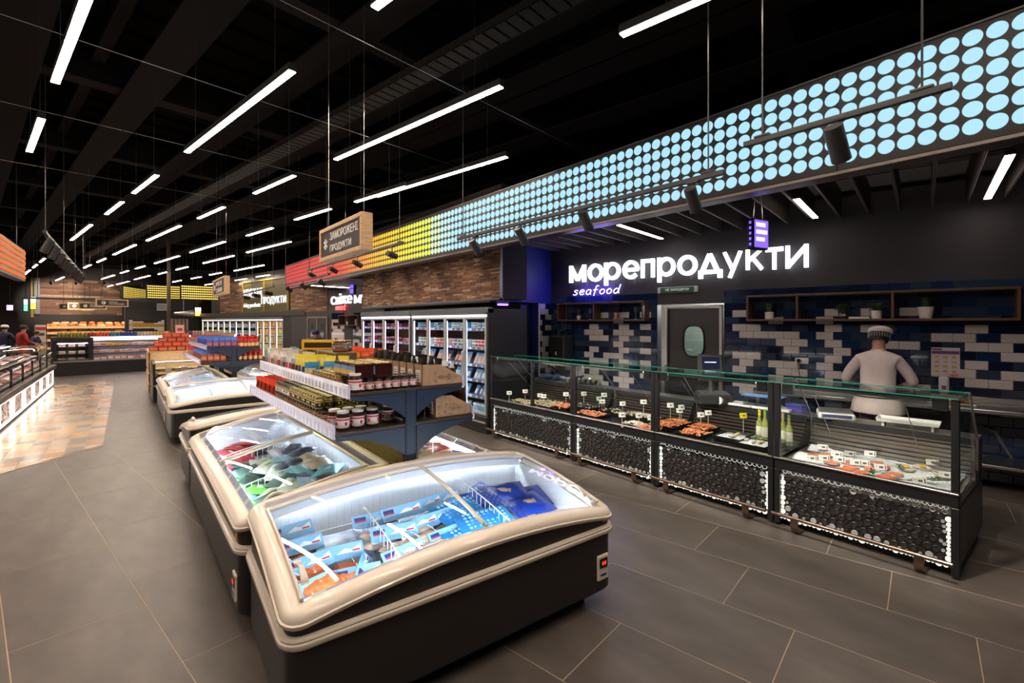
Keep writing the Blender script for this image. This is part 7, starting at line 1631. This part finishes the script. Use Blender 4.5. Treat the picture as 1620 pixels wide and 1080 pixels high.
def litbox(PL, pa, pb, ya_, yb_, cols, lab, d=.3):
    x0_, zt = PL.L(pa, ya_); x1_, zb_ = PL.L(pb, yb_); t = thing('lit_sign', lab, 'sign', PL.P((x0_ + x1_) / 2, zb_, d), ALPHA); W_ = x1_ - x0_; H_ = zt - zb_
    b = MB(); b.rbox(-W_ / 2 - .02, 0, -.02, W_ / 2 + .02, .08, H_ + .02, .01); part('case', b, black, t)
    for k, c in enumerate(cols): b = MB(); b.rbox(-W_ / 2, -.01, H_ * k / len(cols) + .01, W_ / 2, 0, H_ * (k + 1) / len(cols) - .02, .004); part('lit_panel', b, mat('lit %.1f %.1f %.1f' % c, (1, 1, 1), emit=2.2, ecol=c), t)
    b = MB(); b.tube([(0, .04, H_), (0, .04, 5.36 - zb_)], .015, 5); part('hanger', b, dark, t)
    q_ = PL.P((x0_ + x1_) / 2, 0, d); beam('channel_rail', q_.x * WD[0] + q_.y * WD[1] - .2, q_.x * WD[0] + q_.y * WD[1] + .2, q_.x * WN[0] + q_.y * WN[1] - .4, q_.x * WN[0] + q_.y * WN[1] + .4, 5.3605, 5.38, beam_m)
litbox(KP, 306, 315, 486, 500, ((1, .45, .05), (.9, .95, 1)), 'small lit sign, white over orange, right of the hanging lamp')
BF = Plane(atd(40, 480, 27), ALPHA)
litbox(BF, 47.5, 56, 469, 489, ((1, .5, .02), (.7, .95, 1)), 'small lit sign, white over orange, on the yellow panel at the far left'); litbox(BF, 37, 43, 473, 492, ((.05, .9, .4), (.7, .95, 1)), 'small lit sign, white over green, at the far left'); litbox(BF, 10, 20, 482, 491, ((.6, .4, 1),), 'violet-white glowing screen at the far left edge')
p = atd(267, 500, 20); b = MB(); b.tube([(0, 0, 0), (0, 0, 5.34)], .07, 10); b.lathe([(.12, 0), (.12, .05), (.075, .06)], 12); single('steel_pole', b, mat('pole bronze', (.12, .09, .07), .35, metal=.7), 'slim steel pole rising to the ceiling before the yellow dotted fascia', 'pole', (p.x, p.y, 0))

# open chilled meat case at the end of the aisle
MC = Plane(Vector((-.92, 21.98, 0)), ALPHA)
t = thing('meat_case', 'long open black chilled case of packed meat closing the left aisle', 'display case', MC.P(-.95), ALPHA); LC = 5.6
b = MB(); b.rbox(0, 0, .0, LC, .95, .44, .01); part('base', b, cdark, t, 0); b = MB(); b.rbox(-.01, -.02, .44, LC, .1, .50, .01); part('front_lip', b, mat('case lip', (.25, .24, .24), .4), t, 0)
b = MB(); b.rbox(0, .85, .44, LC, .95, 1.3, .01); part('back_panel', b, white, t, 0); b = MB(); b.rbox(0, .2, 1.22, LC, .95, 1.30, .01); part('top_board', b, cdark, t, 0); b = MB(); b.rbox(.95, .16, 1.20, LC, .2, 1.30, .006); part('lit_lip', b, mat('case lit lip', (1, 1, 1), emit=1.6, ecol=(1, .95, .93)), t, 0)
b = MB(); b.rbox(0, .0, .44, .06, .85, 1.22, .01); b.rbox(.88, .0, .44, 1.0, .85, 1.28, .01); b.rbox(.06, .02, 1.1, .9, .1, 1.28, .01); b.rbox(.06, 0, .44, .9, .06, .54, .01); part('end_section', b, cdark, t, 0)
b = MB(); b.box(.06, .03, .54, .88, .036, 1.1); part('end_window', b, case_glass, t, 0)
b = MB(); b.rbox(.10, .08, 1.08, .86, .12, 1.095, .003); part('led_strip', b, mat('case led', (1, 1, 1), emit=11, ecol=(1.0, .88, .90)), t, 0)  # strip added to brighten the packs behind the end window
for k, z in enumerate((.50, .74, .98)):
    b = MB(); b.rbox(.06, .10 + .05 * k, z - .03, LC - .02, .85, z - .01, .004); s_ = part('shelf', b, cdark, t, 0); b = MB(); b.rbox(1.0, .085 + .05 * k, z - .05, LC - .02, .10 + .05 * k, z, .003); part('price_rail', b, pm(90, 85, 100), s_, 0)
    b = MB(); b.rbox(1.0, .25, z + .195, LC - .05, .28, z + .205, .002); part('led_strip', b, mat('case led', (1, 1, 1), emit=11, ecol=(1.0, .88, .90)), s_, 0)
mk = [k_box(.17, .13, .09, pm(*c), pm(*d), 'meat_pack') for c, d in (((225, 190, 190), (190, 90, 90)), ((235, 225, 225), (210, 150, 140)), ((200, 110, 110), (235, 220, 215)), ((240, 215, 200), (200, 140, 120)), ((230, 200, 60), (200, 90, 40)))]
for k, z in enumerate((.50, .74, .98)):
    for i in range(24):
        kit = mk[4] if (k == 2 and 2 <= i <= 4) else mk[R.choice(((2, 0, 2), (0, 1, 1), (1, 0, 3))[k])]
        kit.put(MC.P(-.95 + 1.12 + i * .185, z - .008, -(.24 + .05 * k)), ALPHA + R.uniform(-.1, .1), 'meat pack, %s from the left, %s shelf of the aisle-end case' % (ORD[i], ('bottom', 'middle', 'top')[k]), 'meat packs in the aisle-end case', (1, 1, R.uniform(.8, 1.35)))
    for i in range(3): mk[1].put(MC.P(-.95 + .22 + i * .25, z - .008, -.28), ALPHA, 'meat pack behind the end window, %s shelf, %s from the left' % (('bottom', 'middle', 'top')[k], ORD[i]), 'meat packs in the end section')
canc = [((170, 150, 50), 8), ((170, 50, 50), 2), ((210, 70, 40), 4), ((50, 110, 140), 3), ((40, 70, 140), 5), ((190, 170, 150), 5), ((180, 150, 70), 5), ((60, 65, 50), 4), ((50, 60, 110), 4), ((150, 140, 125), 10)]
x = -.80; ci = 0
for c, n in canc:
    k = Kit((lambda t_: (part('can', (lambda b: (b.lathe([(.042, 0), (.045, .005), (.045, .15), (.04, .157)], 10), b)[1])(MB()), pm(*c), t_), part('top', (lambda b: (b.lathe([(.04, .157), (.038, .165)], 10), b)[1])(MB()), pm(200, 190, 130), t_), t_)[2])(thing('food_can', 'x', 'can')))
    for i in range(n): k.put(MC.P(x, 1.30, -.30), 0, '%s can from the left, %s colour block, row on top of the aisle-end case' % (ORD[i], ORD[ci]), 'cans on top of the aisle-end case'); x += .098
    ci += 1
# bakery racks behind
BK = Plane(atd(130, 520, 24.5), ALPHA)
loafm = [mat('loaf crust', (.45, .20, .06), .6, noise=.4, nscale=8), mat('pale loaf', (.62, .40, .20), .6, noise=.3, nscale=8), mat('orange bun', (.60, .16, .04), .5)]
def loaf(m): 
    t = thing('bread_loaf', 'x', 'bread'); b = MB(); b.blob((0, 0, .06), (.19, .10, .065), 10); part('crust', b, m, t, 60); b = MB()
    for k in range(3): b.tube([(-.09 + k * .09 - .02, -.05, .117), (-.09 + k * .09 + .02, .05, .117)], .006, 4)
    part('scores', b, pm(230, 190, 130), t); return Kit(t)
lk = [loaf(m) for m in loafm]
x0_, _ = BK.L(73, 520); x1_, _ = BK.L(205, 520); t = thing('bread_rack', 'wooden bread rack full of loaves behind the meat case', 'shelf', BK.P(0), ALPHA)
for z in (.55, .95, 1.3, 1.58): b = MB(); b.rbox(x0_, -.3, z - .05, x1_, .3, z, .01); part('shelf', b, oak, t, 0); b = MB(); b.rbox(x0_, -.33, z - .09, x1_, -.3, z + .03, .006); part('front_rail', b, oak, t, 0)
for k in range(5): x = x0_ + (x1_ - x0_ - .06) * k / 4; b = MB(); b.rbox(x, -.3, 0, x + .06, .3, 1.6, .006); part('upright', b, mat('rack post', (.06, .035, .02), .6), t, 0)
for zi, z in enumerate((.95, 1.3, 1.58)):
    n = int((x1_ - x0_) / .36)
    for i in range(n):
        kk = lk[2] if i > n * .55 and R.random() < .7 else R.choice(lk[:2]); kk.put(BK.P(x0_ + .25 + i * .36, z, .05 + R.uniform(-.1, .1)), ALPHA + R.uniform(-.5, .5), 'bread loaf, %s from the left, %s shelf of the far rack' % (ORD[i], ('third', 'second', 'top')[zi]), 'loaves on the far rack', (1, 1, R.uniform(1, 1.5)))
        if zi == 2: lk[R.choice((0, 1, 2))].put(BK.P(x0_ + .35 + i * .34, z + .11, .02), ALPHA + R.uniform(-1, 1), 'bread loaf piled on the top shelf of the far rack, %s from the left' % ORD[i], 'loaves on the far rack', (1, 1, R.uniform(1, 1.4)))
for i, c in enumerate(((190, 60, 60), (200, 90, 90), (120, 150, 180), (220, 180, 60), (200, 170, 60))): k_box(.42, .25, .16, pm(*c), pm(225, 210, 190)).put(BK.P(BK.L(84 + i * 8, 510)[0], 1.58, -.36), ALPHA, 'shop carton behind the loaves, %s from the left' % ORD[i], 'cartons on the bread rack')
ld = bpy.data.lights.new('bakery_lamp', 'AREA'); ld.shape = 'RECTANGLE'; ld.size = 5; ld.size_y = .3; ld.energy = 160; ld.color = (1, .75, .5); p = BK.P((x0_ + x1_) / 2, 2.9, .9); obj('bakery_lamp', ld, None, p, (0, 0, ALPHA))
t = thing('linear_luminaire', 'warm strip light hung above the far bread rack', 'ceiling light', BK.P((x0_ + x1_) / 2, 2.92, .9), ALPHA); b = MB(); b.rbox(-2.5, -.1, 0, 2.5, .1, .08, .01); part('housing', b, fix_m, t); b = MB(); b.tube([(-2, 0, .08), (-2, 0, 5.328 - 2.92)], .01, 4); part('suspension_wire', b, dark, t); b = MB(); b.tube([(2, 0, .08), (2, 0, 5.328 - 2.92)], .01, 4); part('suspension_wire', b, dark, t)
# promotional stand at the far left
PS = Plane(atd(66, 530, 19), ALPHA); xa, zt = PS.L(56, 514); xb, zb = PS.L(73, 548)
t = thing('promo_stand', 'white shelf stand with a red heading at the far left', 'stand', PS.P((xa + xb) / 2), ALPHA); W_ = xb - xa
b = MB(); b.rbox(-W_ / 2, 0, 0, W_ / 2, .35, zt, .01); part('body', b, pm(190, 180, 170), t); b = MB(); b.rbox(-W_ / 2, -.012, zt - .2, W_ / 2, 0, zt - .08, .004); part('red_heading', b, pm(190, 50, 50), t); b = MB(); b.rbox(-.1, -.012, zt - .42, .1, 0, zt - .32, .004); part('dark_emblem', b, pm(60, 50, 50), t)
for k in range(4): b = MB(); b.rbox(-W_ / 2, -.12, .25 + k * .25, W_ / 2, 0, .28 + k * .25, .004); part('shelf', b, pm(170, 150, 130), t)
# shoppers and staff at the far left
vest = mat('red vest cloth', (.35, .02, .02), .8); teal = mat('teal sleeve', (.02, .20, .26), .8); navyc = mat('navy cloth', (.015, .02, .06), .8)
def cap(col, nm):
    def f(t, hp, tilt):
        b = MB(); b.X = Matrix.Translation(hp(0, -.01, .03)) @ tilt; b.lathe([(.102, 0), (.10, .04), (.075, .075), (.001, .09)], 16, sy=1.12, caps=False); part(nm, b, col, t, 60)
    return f
p = atd(33, 530, 16.5); person('shopper in a red top with teal sleeves, far behind the left counter', (p.x, p.y, 0), -1.1, vest, darkcl, None, bend=.05, reach=.4)
p = atd(5, 530, 16.5); person('figure in dark clothes and pale cap at the far left edge', (p.x, p.y, 0), -.4, navyc, darkcl, cap(white, 'cap'), bend=.05)
p = atd(54, 545, 18.5); person('short figure in navy beside the promo stand, far left', (p.x, p.y, 0), -2.0, navyc, darkcl, None, scale=.86, bend=.06)
p = atd(503, 530, 13.5); person('figure with a violet-blue cap behind the jar shelf before the double door', (p.x, p.y, 0), 0.4, darkcl, darkcl, cap(mat('violet blue cloth', (.06, .06, .22), .7), 'cap'), scale=.93, bend=.08)

# left counter with lit front panels
LX = -1.56
gp = mat('bright panel frame', (1, 1, 1), emit=4.5, ecol=(1, .93, .82)); gd = mat('bright panel centre', (.5, .4, .36), .6, emit=.42, ecol=(1, .78, .66))
ys = [18.6 - 1.25 * i for i in range(10)]
for i in range(9):
    y1, y0 = ys[i], ys[i + 1]; L = y1 - y0
    t = thing('lit_counter', 'glass-topped meat counter with glowing perforated front on the left, %s from its far end' % ORD[i], 'display counter', (LX, y0, 0))
    b = MB(); b.rbox(-1.05, 0, .02, -.05, L, .58, .008); part('cabinet', b, cdark, t, 0); b = MB(); b.rbox(-.06, 0, .50, .04, L, .62, .008); part('upper_band', b, mat('counter brown band', (.05, .035, .028), .35), t, 0)
    b = MB(); b.box(-.05, .02, .06, -.03, L - .02, .50); pn = part('lit_panel', b, gd, t, 0)
    for bx in ((-.035, .02, .06, -.025, .20, .50), (-.035, L - .26, .06, -.025, L - .02, .50), (-.035, .20, .06, -.025, L - .26, .11), (-.035, .20, .44, -.025, L - .26, .5)): b = MB(); b.box(*bx); part('bright_edge', b, gp, pn, 0)
    b = MB(); disc_rest = MB()
    for _ in range(70):
        y, z, r = R.uniform(.24, L - .3), R.uniform(.13, .43), R.uniform(.012, .03)
        for j in range(1): b.add([(-.024, y + r * math.cos(q * PI / 4), z + r * math.sin(q * PI / 4)) for q in range(8)], [tuple(range(8))])
    part('disc_field', b, mat('dull disc', (.25, .18, .16), .4), pn, 0, kind='stuff')
    b = MB(); b.rbox(-1.0, .01, .60, -.10, L - .01, .66, .004); part('display_deck', b, steel, t, 0)
    b = MB(); b.rbox(-.95, .01, .86, -.35, L - .01, .88, .003); part('middle_shelf', b, steel, t, 0)
    b = MB(); b.rings([[(-.02, .01, .62), (-.02, L - .01, .62)], [(-.05, .01, .95), (-.05, L - .01, .95)], [(-.22, .01, 1.16), (-.22, L - .01, 1.16)], [(-.9, .01, 1.18), (-.9, L - .01, 1.18)]], cap=(False, False), closed=False); part('curved_glass', b, case_glass, t, 60)
    for y in (.0, L - .03): b = MB(); b.rbox(-.06, y, .62, -.03, y + .03, .96, .003); part('glass_post', b, cdark, t, 0)
    b = MB(); b.rbox(-1.0, 0, .66, -.95, L, 1.2, .006); part('back_frame', b, dark, t, 0); b = MB(); b.rbox(-.9, .05, 1.14, -.86, L - .05, 1.16, .003); part('led_strip', b, mat('left counter led', (1, 1, 1), emit=8, ecol=(1, .9, .88)), t, 0)
sausage = [k_bag(.22, .16, .08, pm(*c), pm(*d)) for c, d in (((150, 60, 55), (190, 110, 100)), ((200, 150, 140), (230, 210, 205)), ((120, 50, 45), (170, 90, 70)), ((215, 190, 180), (180, 80, 80)))]
n = 0
for i in range(38):
    y = 9.2 + i * .245
    for j, (x, z) in enumerate(((-.25, .66), (-.55, .66), (-.55, .88))):
        R.choice(sausage).put((LX + x, y, z), (0, 0, R.uniform(0, 3)), 'meat piece, %s along, %s in the left counter' % (ORD[i], ('front row', 'second row', 'upper shelf')[j]), 'meat in the left counter')
# orange fascia, top left
t = thing('light_fascia', 'orange glowing striped fascia hanging at the left edge', 'light fixture', (-1.8, 0, 0)); b = MB(); b.rbox(-.15, 9.5, 2.74, 0, 15.6, 3.46, .01); part('backing_panel', b, alu, t, 0)
for r in range(6): b = MB(); b.rbox(0, 9.55, 2.80 + r * .11, .012, 15.55, 2.862 + r * .11, .004); part('light_strip', b, mat('orange strip light', (.15, .03, .01), .7, spec=.05, emit=.75, ecol=(1, .17, .01)), t, 0)
for y in (11.5, 15): b = MB(); b.tube([(-.07, y, 3.46), (-.07, y, 5.328)], .01, 5); part('hanger_rod', b, dark, t)
track(8.9, 16.5, -.85, 3.02, 'black light track crowded with spotlights above the left aisle', 1)
for i in range(9): spot(-.85, 9.2 + i * .82, 2.86, (-1.9, 9.6 + i * .82, .6), 'black spotlight on the crowded left track, %s from the near end' % ORD[i], power=90, size=1.05, on=i in (1, 3, 5, 7))
track(13.5, 19.0, 3.0, 2.74, 'distant black light track before the dairy sign', 1)
for i in range(3): spot(3.0, 14.2 + i * 1.5, 2.6, (4.6, 15 + i * 1.5, 2.4), 'distant black spotlight before the dairy sign, %s along' % ORD[i], on=False, size=1.2)

# third island: wooden crate stand and glass-fronted bin with red packs
t = thing('glass_bin', 'glass-fronted black freezer bin between the second island and the wooden stand', 'freezer', (.46, 13.15, 0)); b = MB(); b.rbox(0, 0, .06, 1.5, .9, .60, .01); part('body', b, cdark, t, 0)
for bx in ((0, 0, .6, .05, .9, .92), (1.45, 0, .6, 1.5, .9, .92)): b = MB(); b.rbox(*bx, .006); part('end_cheek', b, cdark, t, 0)
b = MB(); b.box(.05, .01, .6, 1.45, .016, .88); part('front_glass', b, case_glass, t, 0); b = MB(); b.rbox(0, -.01, .88, 1.5, .05, .92, .006); part('top_rail', b, cream, t, 0); b = MB(); b.box(.05, .05, .90, 1.45, .85, .906); part('lid_glass', b, lid_glass, t, 0)
b = MB(); b.rbox(.05, .8, .86, 1.45, .83, .88, .003); part('led_strip', b, ledwarm, t, 0); b = MB(); b.box(-.03, -.04, .38, 1.5, -.02, .41); part('bumper', b, steel, t, 0)
for x in (.1, 1.4):
    for y in (.1, .8): b = MB(); b.rbox(x - .03, y - .03, 0, x + .03, y + .03, .06, .004); part('foot', b, black, t, 0)
bk = [k_bag(.24, .2, .08, pm(*c), pm(*d)) for c, d in (((225, 190, 130), (200, 120, 60)), ((220, 205, 195), (230, 225, 215)), ((200, 150, 60), (225, 200, 150)))]
for i in range(6):
    for j in range(2): R.choice(bk).put((.62 + i * .22, 13.32 + j * .3, .60 + .09 * j), (0, 0, R.uniform(0, 3)), 'frozen bag in the glass bin, %s from the left, %s row' % (ORD[i], ORD[j]), 'bags in the glass bin')
for i in range(4): b = MB(); b.rbox(-.06, -.002, 0, .06, .002, .12, .001); single('price_card', b, pm(235, 215, 210), 'pale price card standing in the glass bin, %s from the left' % ORD[i], 'price card', (.75 + i * .3, 13.23, .66))
t = thing('wooden_stand', 'slatted wooden stand carrying red packs beyond the glass bin', 'stand', (.42, 14.2, 0))
for z in (.12, .38, .64, .88): b = MB(); b.rbox(0, 0, z, .03, 1.7, z + .2, .006); part('side_slat', b, oak, t, 0); b = MB(); b.rbox(0, 0, z, 1.9, .03, z + .2, .006); part('front_slat', b, oak, t, 0)
for x in (0.03, 1.84):
    for y in (.03, 1.64): b = MB(); b.rbox(x, y, 0, x + .05, y + .05, 1.0, .004); part('post', b, oak, t, 0)
b = MB(); b.rbox(0, 0, 1.08, 1.9, 1.7, 1.11, .006); part('top_board', b, oak, t, 0)
kr = k_box(.17, .13, .105, pm(165, 70, 45), pm(210, 120, 80)); krd = k_box(.17, .13, .105, pm(205, 50, 35), pm(225, 120, 80)); kbn = k_box(.17, .13, .105, pm(190, 130, 70), pm(220, 170, 110))
for lv in range(4):
    for i in range(6 - lv):
        for j in range(2): (krd if lv in (1, 3) else kr).put((.52 + lv * .09 + i * .18, 14.3 + j * .2 + lv * .04, 1.11 + lv * .108), 0, 'red and brown pack, %s from the left, %s row, tier %s of the pyramid' % (ORD[i], ORD[j], ('one', 'two', 'three', 'four')[lv]), 'red packs in the far pyramid')
for lv in range(4):
    for i in range(4): kbn.put((1.70 + i * .16 - .05, 14.35, 1.11 + lv * .108), 0, 'tan pack, %s from the left, tier %s, beside the red pyramid' % (ORD[i], ('one', 'two', 'three', 'four')[lv]), 'tan packs beside the pyramid')
kgn = k_bag(.2, .16, .09, pm(80, 150, 60), pm(220, 90, 150))
for i in range(6): kgn.put((1.2 + i * .16, 15.2, 1.11 + .09 * (i % 2)), (0, 0, i), 'green and pink bag behind the tan packs, %s from the left' % ORD[i], 'green bags on the wooden stand')
for i, (x, y) in enumerate(((1.05, 14.2), (1.35, 14.25))): t = thing('price_board', ('pale pink price board topping the red pyramid', 'white price board leaning between red and tan packs')[i], 'price board', (x, y + (.25 if i == 0 else -.02), 1.54 if i == 0 else 1.22)); b = MB(); b.rbox(-.09, -.004, 0, .09, .004, .2, .002); part('card', b, pm(235, 190, 185) if i == 0 else pm(235, 225, 215), t); b = MB(); b.box(-.05, -.006, .05, .05, -.004, .12); part('print', b, pm(200, 60, 60), t, 0)
# ------------------------------------------------------------------ remove templates that were never placed
for k in KITS:
    if not k.used:
        for o in list(k.root.children): bpy.data.objects.remove(o)
        bpy.data.objects.remove(k.root)
